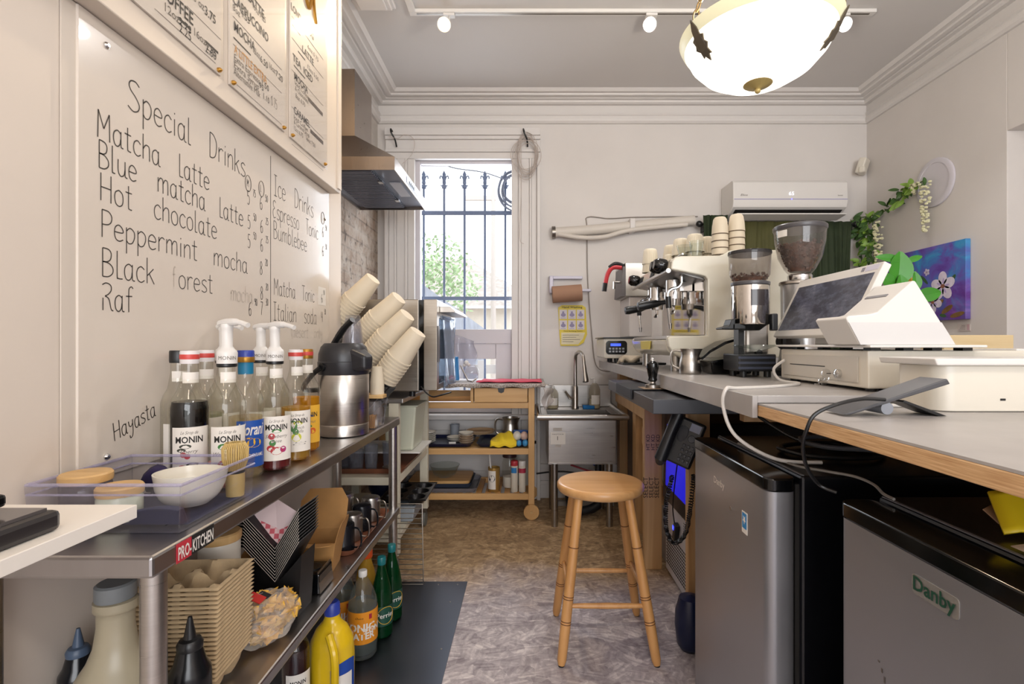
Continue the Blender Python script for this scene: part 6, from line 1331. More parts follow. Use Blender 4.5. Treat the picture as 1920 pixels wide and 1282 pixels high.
obj('display', slab(*inset(.045,.955,.10,.86),0,.0006), t.m, ts, sharp=0)
obj('sticker', slab(*inset(.84,.97,.90,.975),0,.0006), mat('lilac_sticker','#c9c6d8',.4), ts, sharp=0)
obj('sticker_mark', slab(*inset(.80,.83,.905,.965),0,.0006), mat('grey_mark','#7d7a86',.4), ts, sharp=0)
obj('foot', MB().hexa([(.92,1.42,1.1282),(1.05,1.42,1.1282),(1.05,1.62,1.1282),(.92,1.62,1.1282)],[(.918,1.44,1.215),(.938,1.44,1.215),(.938,1.60,1.215),(.918,1.60,1.215)]), WPL, ts, sharp=0, bev=.004)
rp = thing('receipt_printer','white wedge-shaped receipt printer beside the till screen','printer',(.9,1.28,1.128))
prof = [(.800,1.1285),(.766,1.192),(.772,1.198),(.828,1.203),(.842,1.207),(.928,1.283),(.934,1.283),(1.030,1.1285)]
obj('case', MB().prism(prof,'y',1.215,1.345), WPL, rp, sharp=0, bev=.003, seg=2)
obj('paper_slot', MB().hexa([(.888,1.25,1.2475),(.894,1.25,1.2528),(.894,1.33,1.2528),(.888,1.33,1.2475)],[(.8875,1.25,1.2495),(.8935,1.25,1.2548),(.8935,1.33,1.2548),(.8875,1.33,1.2495)]), mat('slot_grey','#7f7d80',.5), rp, sharp=0)
obj('lower_band', MB().prism([(.801,1.1286),(.7725,1.1825),(.996,1.1825),(1.0296,1.1286)],'y',1.2135,1.2155), mat('white_plastic_shade','#cfcdcc',.45), rp, sharp=0)
tm = thing('customer_terminal','white wedge payment terminal with an overhanging flat top at the counter','terminal',(.98,1.1,PLZ))
obj('body', MB().prism(rrect(.815,1.19,1.0,1.13,.035),'z',PLZ+.001,1.088), WPL2, tm, sharp=40, bev=.002)
obj('top_plate', MB().hexa([(.800,.985,1.088),(1.21,.985,1.088),(1.21,1.145,1.088),(.800,1.145,1.088)],[(.795,.985,1.102),(1.21,.985,1.102),(1.21,1.145,1.102),(.795,1.145,1.102)]), WPL, tm, sharp=0, bev=.003)
obj('port', MB().box(.937,.947,.999,1.0005,1.018,1.022), INK, tm, sharp=0)
one('white_box','low white box at the far side of the counter behind the terminal','box',MB().box(1.26,1.44,1.30,1.44,CTZ+.001,1.118),WPL,sharp=0,bev=.004)
one('wooden_box','pale wooden box at the customer side of the counter below the painting','box',MB().box(1.37,1.60,1.66,1.76,PLZ+.001,1.160),wood('pale_box_wood','#c9b083','#ddc9a3',(12,1,1),4),sharp=0,bev=.002)
cdv = thing('card_reader','flat dark grey tablet reader propped on a hinged stand on the counter','card reader',(.68,1.0,PLZ)); DG = mat('reader_grey','#4a4a4e',.35)
obj('tablet', MB().hexa([(.586,.935,.999),(.600,.935,.999),(.600,1.0,.999),(.586,1.0,.999)],[(.778,.935,1.066),(.784,.935,1.056),(.784,1.0,1.056),(.778,1.0,1.066)]), DG, cdv, sharp=0, bev=.002)
obj('hub', MB().cyl((.668,.937,1.0105),(.668,.999,1.0105),.0115,n=24), mat('hub_grey','#8b8f98',.35,.3), cdv)
obj('stand_leg', MB().hexa([(.765,.940,PLZ+.001),(.782,.940,PLZ+.001),(.782,.996,PLZ+.001),(.765,.996,PLZ+.001)],[(.698,.940,1.022),(.704,.940,1.025),(.704,.996,1.025),(.698,.996,1.022)]), BLACK, cdv, sharp=0, bev=.001)
bc = one('black_cable','black charging cable arching from the card reader down over the counter edge','cable',MB().tube(smooth_path([(.655,.925,1.028),(.61,.92,1.03),(.55,.90,1.022),(.512,.90,1.004),(.500,.905,.975),(.502,.92,.945),(.525,.95,.90),(.56,.97,.86),(.585,.955,.849)],8),.0035,8),BLACK)
wcb = one('white_cable','white cable looping from the cash drawer over the counter edge to the fridge','cable',MB().tube(smooth_path([(.815,1.60,1.08),(.79,1.62,1.05),(.80,1.60,1.0165),(.78,1.45,1.0165),(.66,1.35,1.0165),(.54,1.30,1.0165),(.503,1.28,1.016),(.496,1.28,.97),(.52,1.26,.90),(.60,1.22,.852),(.70,1.2,.848)],8),.0045,8),mat('cable_white','#d3cfca',.4))
one('terminal_lead','short white lead running along the counter from the terminal','cable',MB().tube([(.72,1.08,PLZ+.004),(.825,1.07,PLZ+.005)],.004,8),mat('cable_white','#d3cfca',.4))
# lemon plant behind the printer
lp_ = thing('lemon_plant','artificial lemon sprig with broad green leaves behind the receipt printer','plant',(1.0,1.56,CTZ))
LEAF = mat('bright_leaf','#37801f',.4,noise=.15,nscale=12); LEM = mat('lemon_yellow','#f0b92a',.45)
obj('pot', MB().lathe([(.03,0),(.04,.07),(.037,.07),(0,.06)],(1.285,1.75,CTZ+.001),20), WPL, lp_)
obj('stem', MB().tube(smooth_path([(1.285,1.75,CTZ+.06),(1.285,1.75,1.2),(1.28,1.75,1.38)],4),.004,6), mat('stem_green','#4d6b2a',.6), lp_)
def leaf(b,p,d,L,wd,up=(0,-1,.2)):
    p = Vector(p); d = Vector(d).normalized(); n = d.cross(Vector(up)).normalized(); u_ = n.cross(d).normalized(); rows = []
    for i in range(9):
        s = i/8; w_ = wd*math.sin(PI*min(max(s,.02),.985)**.85)**.65*.5; c_ = p+d*(L*s)-u_*(.12*L*s*s)
        rows.append((c_-n*w_+u_*w_*.25, c_, c_+n*w_+u_*w_*.25))
    k0 = len(b.v); b.v += [tuple(v) for r in rows for v in r]
    b.f += [(k0+3*i+j,k0+3*i+j+1,k0+3*i+j+4,k0+3*i+j+3) for i in range(8) for j in (0,1)]
for q,(p,d,L,wd) in enumerate((((1.275,1.74,1.335),(.10,-.1,1),.115,.085),((1.285,1.74,1.42),(-.95,-.1,.15),.085,.03),((1.305,1.74,1.415),(1,-.1,.35),.06,.022),((1.275,1.74,1.33),(-.9,-.2,.5),.08,.05),((1.335,1.73,1.315),(-.1,-.1,1),.065,.035),((1.335,1.735,1.29),(1,-.1,.25),.09,.05),((1.255,1.74,1.32),(-.6,-.3,.8),.07,.05),((1.29,1.74,1.30),(-.2,-.3,1),.07,.05))):
    b = MB(); leaf(b,p,d,L,wd); obj('leaf', b, LEAF, lp_, sharp=0)
for p in ((1.325,1.78,1.335),(1.375,1.78,1.25)): obj('lemon', MB().ball(p,.034,18,12,1,1,1.2), LEM, lp_)

# ------------------------------------------------------------------ under the counter
FRB = mat('fridge_black','#0c0d12',.3)
def danby(x0,x1,y0,y1,H,label,badge):
    f = thing('mini_fridge',label,'fridge',((x0+x1)/2,(y0+y1)/2,0))
    obj('cabinet', MB().box(x0+.075,x1,y0,y1,.02,H), FRB, f, sharp=0, bev=.006)
    d = obj('door', MB().prism(rrect(x0,x0+.066,y0,y1,.022),'z',.04,H-.035), brushed('fridge_steel','#a2a3a8',.36,(1,1,1.5),metal=.75,var=.02), f, sharp=40)
    obj('door_cap', MB().prism(rrect(x0-.002,x0+.068,y0-.002,y1+.002,.023),'z',H-.035,H-.005), BLACKG, f, sharp=40, bev=.004)
    obj('door_seal', MB().box(x0+.066,x0+.075,y0+.01,y1-.01,.05,H-.02), INK, f, sharp=0)
    obj('top_edge', MB().box(x0+.078,x0+.084,y0+.006,y1-.006,H,H+.0015), mat('grey_edge','#6d6e74',.4), f, sharp=0)
    for yy in (y0+.04,y1-.04): obj('foot', MB().cyl((x0+.12,yy,0),(x0+.12,yy,.025),.018), BLACK, f); obj('foot', MB().cyl((x1-.06,yy,0),(x1-.06,yy,.025),.018), BLACK, f)
    return f, d
f1, d1_ = danby(.525,1.10,1.105,1.60,.84,'stainless mini fridge with a black top, farther of the two, beside the ice machine','D')
bd = obj('badge_disc', MB().prism([(.5245+.0,0)]*0 or rrect(1.30,1.31,.70,.71,.004),'x',.5235,.5245), STEEL, d1_, sharp=0)
text('Danby',.018,PAPERW,d1_,(.5243,1.42,.742),'R',.075,off=.01)
es = obj('energy_label', MB().box(.5238,.5248,1.205,1.235,.672,.724), PAPERW, d1_, sharp=0)
obj('energy_panel', MB().box(.5234,.5239,1.208,1.232,.684,.721), mat('energy_blue','#2b86c4',.4), es, sharp=0)
obj('energy_star', MB().prism([(1.22+.009*(1 if k%2 else .45)*math.sin(k*PI/5),.705+.011*(1 if k%2 else .45)*math.cos(k*PI/5)) for k in range(10)],'x',.5230,.5235), PAPERW, es, sharp=0)
f2, d2_ = danby(.588,1.16,.46,.955,.842,'silver mini fridge with a raised nameplate, nearest the camera','D')
obj('nameplate', MB().prism(rrect(.686,.770,.752,.782,.006),'x',.5865,.589), mat('nameplate_clear','#a9a6a2',.2,.5), d2_, sharp=0)
text('Danby',.020,mat('badge_green','#2c5a48',.3,.4),d2_,(.586,.766,.759),'R',.076,off=.02,lift=.0008)
obj('scuff_mark', MB().box(.5870,.5879,.835,.838,.585,.592).box(.5870,.5879,.829,.832,.572,.582).box(.5870,.5879,.842,.846,.598,.601), STEELD, d2_, sharp=0)
yb = thing('snack_packet','yellow and brown packet lying on the nearest fridge top','packet',(.83,.72,.845))
obj('packet', MB().grid(10,8,lambda u,v:(.704+.03*v+.22*u,.745+.06*v,.849+.045*v*(1-.2*u)+.004*math.sin(9*u))), mat('packet_yellow','#dcc21f',.4), yb, solid=.004)
obj('brown_flap', MB().grid(6,6,lambda u,v:(.722+.012*u+.09*v,.800-.015*u+.05*v,.868-.018*u+.008*v)), mat('packet_brown','#b08f74',.6), yb, solid=.002)
one('paper_scrap','torn beige paper on the nearest fridge top edge','paper',MB().grid(6,4,lambda u,v:(.680+.20*u,.66+.05*v,.8455+.006*math.sin(6*u))),mat('beige_paper','#cbb7a3',.7),solid=.001)
# tangle of leads on the farther fridge
rnd = random.Random(21)
for k,(m_,lab) in enumerate(((BLACK,'thick black power lead coiled on the farther fridge top'),(mat('lead_grey','#55565c',.5),'grey lead looped over the coil on the farther fridge'),(BLACK,'black lead snaking along the back of the farther fridge top'),(mat('lead_brown','#5d5148',.5),'brownish lead curling beside the coil on the farther fridge'))):
    pts = [(.80+.16*k*.5+.13*math.cos(a*1.3+k)+rnd.uniform(-.02,.02), 1.33+.10*math.sin(a*1.3+k)+.02*k, .850+.016*k) for a in range(9)]
    one('power_lead',lab,'cable',MB().tube(smooth_path(pts,6),.006 if k!=2 else .008,8),m_)
one('thin_lead','thin grey lead lying across both fridge tops','cable',MB().tube(smooth_path([(.605,1.45,.8445),(.615,1.30,.8445),(.63,1.18,.845),(.66,1.12,.848),(.685,1.06,.852),(.685,1.0,.852),(.67,.95,.848),(.668,.92,.847)],7),.003,6),mat('lead_pale','#8d8a86',.5))
one('hanging_lead','black lead drooping from the counter underside to the fridge top','cable',MB().tube(smooth_path([(.66,1.60,.96),(.68,1.5,.92),(.74,1.42,.87),(.80,1.38,.853)],6),.005,8),BLACK)
one('strip_light','thin metal conduit on the underside of the counter','conduit',MB().box(.9,.93,.5,1.5,.935,.965),STEELD,sharp=0)
# ice machine
im = thing('ice_machine','white under-counter ice machine with a black top and blue film','ice machine',(.9,2.0,0))
obj('cabinet', MB().box(.685,1.15,2.09,2.51,.02,.385), mat('ice_machine_white','#c3c0c4',.4), im, sharp=0, bev=.006)
obj('upper_cabinet', MB().box(.69,1.15,2.09,2.51,.385,.80), BLACK, im, sharp=0, bev=.006)
obj('door', MB().hexa([(.672,2.09,.375),(.69,2.09,.375),(.69,2.51,.375),(.672,2.51,.375)],[(.682,2.09,.80),(.69,2.09,.80),(.69,2.51,.80),(.682,2.51,.80)]), mat('door_black','#1c1c20',.3), im, sharp=0)
obj('blue_film', MB().hexa([(.6712,2.10,.445),(.6735,2.10,.445),(.6735,2.46,.445),(.6712,2.46,.445)],[(.6785,2.10,.74),(.6805,2.10,.74),(.6805,2.46,.74),(.6785,2.46,.74)]), mat('glowing_film_blue','#2a2cf0',.3,emit='#1d20e8',es=.55), im, sharp=0)  # film is no lamp; its glow is put into the material
for j in range(11):
    b = MB()
    for i in range(17): b.box(.6838,.6852,2.12+.022*i,2.135+.022*i,.06+.015*j,.067+.015*j)
    obj('grille_row', b, INK, im, sharp=0)
obj('front_panel', MB().box(.6845,.6853,2.11,2.49,.24,.365), mat('ice_machine_white','#c3c0c4',.4), im, sharp=0)
for k in range(5): obj('print_line', MB().box(.6838,.6845,2.13,2.22,.34-.012*k,.344-.012*k), GREYT, im, sharp=0)
for x in (.72,1.1):
    for y in (2.12,2.48): obj('foot', MB().cyl((x,y,0),(x,y,.022),.015), BLACK, im)
sw_ = thing('power_timer','small black plug box with a blue light hanging by its lead','plug',(.665,2.29,.28))
obj('box', MB().cbox((.672,2.29,.275),.022,.035,.085,Matrix.Rotation(.3,3,'X')), BLACK, sw_, sharp=0, bev=.004)
obj('light', MB().cbox((.6603,2.295,.295),.002,.014,.018,Matrix.Rotation(.3,3,'X')), glow('led_blue','#3340ff',4), sw_, sharp=0)
obj('lead', MB().tube(smooth_path([(.665,2.29,.32),(.655,2.28,.40),(.652,2.22,.56),(.655,2.17,.70),(.662,2.14,.84)],6),.003,6), BLACK, sw_)
# wall phone
ph = thing('desk_phone','black corded desk phone hung tilted below the tamping shelf','phone',(.58,1.93,.75)); PB = mat('phone_black','#191b21',.35)
Mx = Matrix.Translation((.590,1.93,.758)) @ Matrix.Scale(.9,4) @ Matrix.Rotation(math.radians(22),4,'Y') @ Matrix.Rotation(math.radians(-24),4,'Z')
def ob(mb): return mb.move(Mx)
obj('body', ob(MB().hexa([(-.058,-.01,-.10),(.07,-.01,-.10),(.07,.03,-.10),(-.058,.03,-.10)],[(-.058,-.022,.10),(.07,-.022,.10),(.07,.03,.10),(-.058,.03,.10)])), PB, ph, sharp=0, bev=.008)
hs_ = obj('handset', ob(MB().tube([(-.05,-.03,-.115),(-.05,-.05,-.10),(-.05,-.056,0),(-.05,-.05,.10),(-.05,-.03,.115)],[.018,.026,.024,.026,.018],14)), PB, ph)
obj('speaker_grille', ob(MB().ball((-.008,-.0195,.035),.03,20,8,.75,.05,1.25)), mat('phone_grille','#3a3d44',.5), ph)
obj('display', ob(MB().box(.012,.055,-.0235,-.018,.055,.088)), mat('phone_lcd','#7d86a8',.2), ph, sharp=0)
for i in range(4):
    for j in range(3): obj('button', ob(MB().box(.008+.018*j,.021+.018*j,-.0185,-.012,-.08+.021*i,-.067+.021*i)), mat('phone_key','#4b4f58',.4), ph, sharp=0, bev=.002)
obj('nav_key', ob(MB().lathe([(.016,0),(.014,.006),(0,.007)],(0,0,0),20).move(Matrix.Translation((.034,-.018,.025)) @ Matrix.Rotation(PI/2,4,'X'))), mat('phone_key','#4b4f58',.4), ph)
cpts = smooth_path([(.54,1.89,.635),(.52,1.90,.52),(.528,1.92,.42),(.565,1.95,.36),(.60,1.93,.40),(.61,1.90,.50),(.618,1.88,.64)],12); hel = []
for i,p in enumerate(cpts):
    for q in range(5):
        a = (i*5+q)*1.5; tq = Vector(p).lerp(Vector(cpts[min(i+1,len(cpts)-1)]), q/5); hel.append((tq.x+.008*math.cos(a), tq.y+.008*math.sin(a), tq.z+.003*math.sin(a)))
obj('coil_cord', MB().tube(hel,.0022,5), BLACK, ph)
obj('bracket', MB().box(.60,.64,1.95,2.017,.72,.82), PB, ph, sharp=0)
one('dust_pan','dark navy scoop bin between the ice machine and the farther fridge','bin',MB().lathe([(.035,0),(.048,.02),(.056,.09),(.054,.14),(.04,.19),(.0,.2)],(.602,1.87,.001),28),NAVY,sharp=60)
# ------------------------------------------------------------------ fittings on the far side of the wall
ac = thing('air_conditioner','white wall-mounted split air conditioner above the green curtain','air conditioner',(1.82,3.72,2.03))
acp = [(3.715,2.272),(3.52,2.272),(3.503,2.255),(3.497,2.12),(3.51,2.085),(3.56,2.055),(3.66,2.035),(3.715,2.035)]
obj('case', MB().prism([(y,z) for y,z in acp],'x',1.425,2.222), WPL, ac, sharp=30, bev=.004)
obj('groove', MB().box(1.43,2.218,3.4955,3.499,2.134,2.138), mat('groove_violet','#8d88b8',.4), ac, sharp=0)
obj('vent_gap', MB().hexa([(1.45,3.53,2.066),(2.20,3.53,2.066),(2.20,3.60,2.035),(1.45,3.60,2.035)],[(1.45,3.526,2.070),(2.20,3.526,2.070),(2.20,3.60,2.042),(1.45,3.60,2.042)]), INK, ac, sharp=0)
obj('louvre', MB().hexa([(1.445,3.485,2.028),(2.205,3.485,2.028),(2.205,3.60,2.012),(1.445,3.60,2.012)],[(1.445,3.483,2.036),(2.205,3.483,2.036),(2.205,3.60,2.018),(1.445,3.60,2.018)]), WPL, ac, sharp=0, bev=.002)
obj('display_digits', text_into(MB(),'65',.024,onface((1.81,3.497,2.163),'F',.001),w=.036), glow('digit_white','#f4f4ff',.9), ac, sharp=0)
obj('indicator', MB().cyl((1.83,3.4950,2.136),(1.83,3.4965,2.136),.004,n=12), glow('led_violet','#5a5aff',5), ac)
obj('lettering', text_into(text_into(MB(),'Elios',.014,onface((1.475,3.497,2.158),'F',.001),w=.05,shear=.3),'Inverter',.009,onface((2.15,3.497,2.158),'F',.001),w=.035), GREYT, ac, sharp=0)
OLV = mat('green_curtain','#26331a',.8,noise=.12,nscale=14)
cr = thing('curtain_rod','black curtain rod with ball ends below the air conditioner','rod',(1.8,3.64,2.06))
obj('rod', MB().cyl((1.245,3.635,1.996),(2.355,3.635,1.994),.010,n=12), BLACK, cr)
for x,z in ((1.235,1.996),(2.365,1.994)): obj('finial', MB().ball((x,3.635,z),.024,16,10), BLACK, cr)
for x,z in ((1.28,1.98),(2.33,1.98)): obj('bracket', MB().box(x-.008,x+.008,3.635,3.718,z-.03,z+.03), BLACK, cr, sharp=0)
def curtain(x0,x1,label,z1,amp,m):
    f = lambda u,v: (x0+(x1-x0)*u+.01*math.sin(5*v+9*u), 3.596+.6*amp*math.sin(u*(x1-x0)*150+.8*math.sin(3*v))*(.5+.5*v)+.006*math.sin(31*u), z1-.95*v)
    one('curtain',label,'curtain',MB().grid(int((x1-x0)*240),12,lambda u,v:f(u,v)),m,solid=.002,sharp=60)
curtain(1.25,1.42,'dark green curtain bunched at the pipe end of the rod',2.05,.016,OLV)
curtain(1.43,1.97,'sheer olive curtain hanging behind the grinder hopper',2.005,.008,mat('olive_sheer','#4b4a24',.8,noise=.1,nscale=10))
curtain(1.98,2.30,'dark green gathered curtain at the vine end of the rod',2.005,.020,OLV)
one('sensor','white motion sensor in the corner above the vine','sensor',MB().cbox((2.43,3.66,2.42),.09,.05,.11,Matrix.Rotation(.7,3,'Z') @ Matrix.Rotation(.3,3,'X')).cbox((2.41,3.63,2.385),.05,.04,.045,Matrix.Rotation(.7,3,'Z')),WPL2,sharp=0,bev=.01)
spk = thing('wall_speaker','round white speaker set flush in the wall above the painting','speaker',(2.5,3.09,2.12))
obj('ring', MB().axlathe([(.147,0),(.147,.7),(.14,1),(.118,1),(.116,.8)],(2.498,3.09,2.12),(2.483,3.09,2.12),48), mat('speaker_white','#cfcbd2',.4), spk)
obj('grille', MB().axlathe([(.117,0),(.117,.9),(0,1)],(2.496,3.09,2.12),(2.486,3.09,2.12),48), mat('speaker_grille','#c3bec8',.5), spk)
# vine garland
vn = thing('vine_garland','artificial wisteria vine with white flowers pinned across the corner','garland',(2.47,3.4,1.8))
VL = mat('vine_leaf','#3f5f2a',.5,noise=.25,nscale=20); VL2 = mat('vine_leaf_light','#7da03f',.5,noise=.2,nscale=20); VF = mat('vine_blossom','#dcd9b4',.6)
st_ = smooth_path([(2.41,3.67,2.05),(2.46,3.60,2.05),(2.47,3.42,2.06),(2.47,3.28,2.13),(2.47,3.15,2.15)],8)
hang = smooth_path([(2.45,3.58,2.05),(2.45,3.58,1.9),(2.45,3.57,1.75),(2.45,3.56,1.55)],8)
hang2 = smooth_path([(2.43,3.67,1.97),(2.43,3.67,1.85),(2.42,3.66,1.65)],8)
obj('stem', MB().tube(st_,.004,6).tube(hang,.003,6).tube(hang2,.003,6), mat('stem_green','#4d6b2a',.6), vn)
rnd = random.Random(33); bl = MB(); bl2 = MB()
for path,n in ((st_,46),(hang,64),(hang2,22)):
    for k in range(n):
        p = Vector(path[rnd.randrange(len(path))])+Vector((rnd.uniform(-.05,.01),rnd.uniform(-.04,.04),rnd.uniform(-.03,.02)))
        leaf(bl if rnd.random()<.62 else bl2, p, (rnd.uniform(-1,.3),rnd.uniform(-1,1),rnd.uniform(-1,.3)), rnd.uniform(.05,.08), rnd.uniform(.025,.035))
obj('foliage', bl, VL, vn, sharp=0)['kind']='stuff'; obj('pale_foliage', bl2, VL2, vn, sharp=0)['kind']='stuff'
b = MB()
for (cx,cy,cz,L) in ((2.45,3.10,2.12,.30),(2.44,3.50,1.98,.48),(2.45,3.18,2.16,.08)):
    for k in range(int(L*260)):
        tt = rnd.random(); rr = .034*(1-.6*tt); a = rnd.uniform(0,2*PI); b.ball((cx-abs(rr*math.cos(a)),cy+rr*math.sin(a),cz-L*tt),rnd.uniform(.008,.013),6,4,1,1,.7)
obj('blossom', b, VF, vn)['kind']='stuff'
# painting
pnt = thing('flower_painting','unframed purple and blue canvas painted with white blossoms on the side wall','painting',(2.49,3.15,1.27))
PY0, PY1, PZ0, PZ1 = 2.845, 3.475, 1.272, 1.727
t = NT('painted_canvas'); v = t.mapped((1,2.2,2.2),rot=(.7,0,0)); n1 = t.noise(2.6,5,v,.6,.8); n2 = t.noise(5,5,t.mapped((1,1.2,3),rot=(-.6,0,0)),.6,1)
cA = t.ramp(n1,[(.32,'#5a2a86'),(.45,'#6a55ae'),(.55,'#4d74bd'),(.66,'#3f95c8'),(.8,'#8f7cc0')]); sep = t.n('SeparateXYZ'); t.l(t.co(),sep.inputs[0])
lowm = t.n('MapRange'); lowm.inputs[1].default_value = .0; lowm.inputs[2].default_value = .22; lowm.inputs[3].default_value = 1; lowm.inputs[4].default_value = 0; t.l(sep.outputs[2],lowm.inputs[0])
cA = t.mix(t.math('MULTIPLY',lowm.outputs[0],.75), cA, t.ramp(n2,[(.4,'#5c2478'),(.6,'#8d4aa0')])); cA = t.mix(t.ramp(n2,[(.55,'#000000'),(.75,'#9a9a9a')]), cA, '#9a86c4')
t.set(col=cA, rough=.4); t.bump(n2,.15,.002)
obj('canvas', MB().box(2.470,2.499,PY0,PY1,PZ0,PZ1), t.m, pnt, sharp=0, bev=.002)
PX = 2.4695
def pp_(y,z): return (PX, y, z)
PETAL = mat('petal_white','#d8cfe0',.5,noise=.12,nscale=30); PETB = mat('petal_lilac','#b3a3cf',.5); BRN = mat('branch_brown','#7a5c33',.6,noise=.3,nscale=30); PLF = mat('painted_leaf','#3d5f3c',.5); CTR = mat('blossom_centre','#8a5a48',.5)
def blob(cy,cz,ry,rz,rot=0,x=PX): 
    b = []
    for k in range(16):
        a = 2*PI*k/16; yy = ry*math.cos(a); zz = rz*math.sin(a); b.append((x, cy+yy*math.cos(rot)-zz*math.sin(rot), cz+yy*math.sin(rot)+zz*math.cos(rot)))
    return b
def paintblob(m,items,x,name):
    b = MB()
    for it in items: b.add(blob(*it,x=x),[tuple(range(16))])
    obj(name,b,m,pnt,sharp=0)
paintblob(BRN,[(2.90,1.30,.05,.014,-.2),(2.97,1.335,.045,.016,-.5),(3.03,1.375,.04,.015,-.5),(3.10,1.42,.045,.012,-.4)],PX-.0004,'branch')
paintblob(PLF,[(2.93,1.51,.03,.012,-.9),(3.03,1.385,.02,.01,1.2),(3.0,1.30,.025,.01,.2),(3.14,1.53,.04,.01,.8),(3.20,1.45,.025,.01,.4),(3.24,1.40,.03,.012,-.4),(3.36,1.6,.05,.02,.7)],PX-.0006,'painted_leaf')
def blossom(cy,cz,r,k0=0):
    paintblob(PETAL,[(cy+r*.62*math.cos(a),cz+r*.62*math.sin(a),r*.52,r*.40,a) for a in (k0,k0+1.25,k0+2.5,k0+3.77,k0+5.0)],PX-.0009,'blossom')
    paintblob(PETB,[(cy+r*.4*math.cos(a),cz+r*.4*math.sin(a),r*.22,r*.08,a) for a in (k0+.2,k0+1.4,k0+2.7,k0+3.9,k0+5.2)],PX-.0012,'petal_shade')
    paintblob(CTR,[(cy,cz,r*.2,r*.16,0)],PX-.0015,'blossom_centre')
blossom(3.00,1.475,.078,.3); blossom(3.075,1.385,.062,.9); blossom(3.23,1.54,.045,.2); blossom(3.12,1.575,.020); blossom(3.30,1.52,.022); blossom(3.16,1.42,.045,1.5)
cdl = thing('title_card','small printed title card on the wall below the painting','card',(2.498,2.88,1.22))
obj('card', MB().box(2.4965,2.499,2.845,2.93,1.205,1.245), mat('card_white','#cfc6c2',.5), cdl, sharp=0)
for k in range(4): obj('print_line', MB().box(2.4958,2.4966,2.878,2.92-.006*k,1.212+.008*k,1.214+.008*k), GREYT, cdl, sharp=0)
obj('print_block', MB().box(2.4958,2.4966,2.850,2.866,1.210,1.242), mat('card_pink','#c9a9b0',.5), cdl, sharp=0)
# ------------------------------------------------------------------ stool
sl_ = thing('wooden_stool','round-seated turned wooden stool standing in the middle of the floor','stool',(.284,1.935,0))
SW = wood('stool_seat_wood','#c08d55','#e2b47f',(14,1,1),3.2,.35,.2); SL = wood('stool_leg_wood','#bd8750','#d9a568',(1,1,10),4,.4,.15)
obj('seat', MB().lathe([(.146,.568),(.158,.572),(.165,.582),(.165,.596),(.160,.603),(.15,.605),(0,.604)],(.277,1.935,0),56), SW, sl_, sharp=50)
cx, cy = .285, 1.935; GR = mat('burnt_groove','#6d4322',.6)
LEGS = {}
for sx_ in (-1,1):
    for sy_ in (-1,1):
        a = Vector((.277+sx_*.090, cy+sy_*.090, .575)); b_ = Vector((cx+sx_*.168, cy+sy_*.165, .004)); LEGS[(sx_,sy_)] = (a,b_)
        l_ = obj('leg', MB().axlathe([(.0155,0),(.0165,.2),(.0185,.5),(.0185,.8),(.0165,.97),(.012,1)],a,b_,18), SL, sl_)
        for f_ in (.31,.60,.615,.745,.76):
            p0 = a.lerp(b_,f_); obj('groove', MB().axlathe([(.0189,0),(.0192,.5),(.0189,1)],p0,p0+(b_-a).normalized()*.003,18), GR, l_)
        obj('glide', MB().cyl((b_.x,b_.y,.0005),(b_.x,b_.y,.006),.011), BLACK, l_)
def rung(k1,k2,f_):
    p, q = LEGS[k1][0].lerp(LEGS[k1][1],f_), LEGS[k2][0].lerp(LEGS[k2][1],f_); obj('rung', MB().axlathe([(.0075,0),(.009,.2),(.0105,.5),(.009,.8),(.0075,1)],p,q,12), SL, sl_)
rung((-1,-1),(1,-1),.66); rung((-1,1),(1,1),.66); rung((-1,-1),(-1,1),.585); rung((1,-1),(1,1),.585)
# ------------------------------------------------------------------ track lighting
tk = thing('track_light_rail','white L-shaped lighting track on the ceiling','light track',(.5,2.7,ZC))
obj('rail', MB().box(-.64,1.87,2.70,2.736,ZC-.02,ZC-.001).box(-.64,-.604,.6,2.70,ZC-.02,ZC-.001), WPL, tk, sharp=0, bev=.002)
obj('slot', MB().box(-.60,1.84,2.712,2.724,ZC-.0215,ZC-.0199), STEELD, tk, sharp=0)
for x,aim,col,lab,pw in ((-.425,(-1.0,1.2,1.5),(1,.78,.52),'white track spotlight with a warm lamp, over the hood side',46),(.665,(.5,2.2,.6),(1,.96,.95),'white track spotlight in the middle of the ceiling track',30),(1.70,(1.5,2.4,.9),(1,.96,.95),'white track spotlight at the end of the track behind the pendant bowl',22)):
    z = ZC-.10; s_ = thing('track_spotlight',lab,'spotlight',(x,2.72,ZC-.02)); p = Vector((x-.02,2.68,z)); d = (Vector((x*.9,0.6,1.3))-p).normalized()
    obj('mount', MB().box(x-.03,x+.03,2.703,2.733,ZC-.035,ZC-.0216).tube([(x,2.718,ZC-.035),(x,2.705,ZC-.06)],.006,8), WPL, s_, sharp=0)
    obj('shade', MB().axlathe([(.014,0),(.026,.3),(.034,.8),(.036,1)],p-d*.06,p+d*.015,24), WPL, s_)
    obj('lamp', MB().axlathe([(.030,0),(.030,.5),(.0,1)],p+d*.0155,p+d*.02,24), glow('lamp_warm' if col[2]<.6 else 'lamp_white','#ffe0ae' if col[2]<.6 else '#fff6f6',28), s_)
    lamp('spot_lamp','SPOT',tuple(p+Vector((0,0,0))+ (Vector(aim)-p).normalized()*.05),pw,col,.03,aim=aim,spot=120)
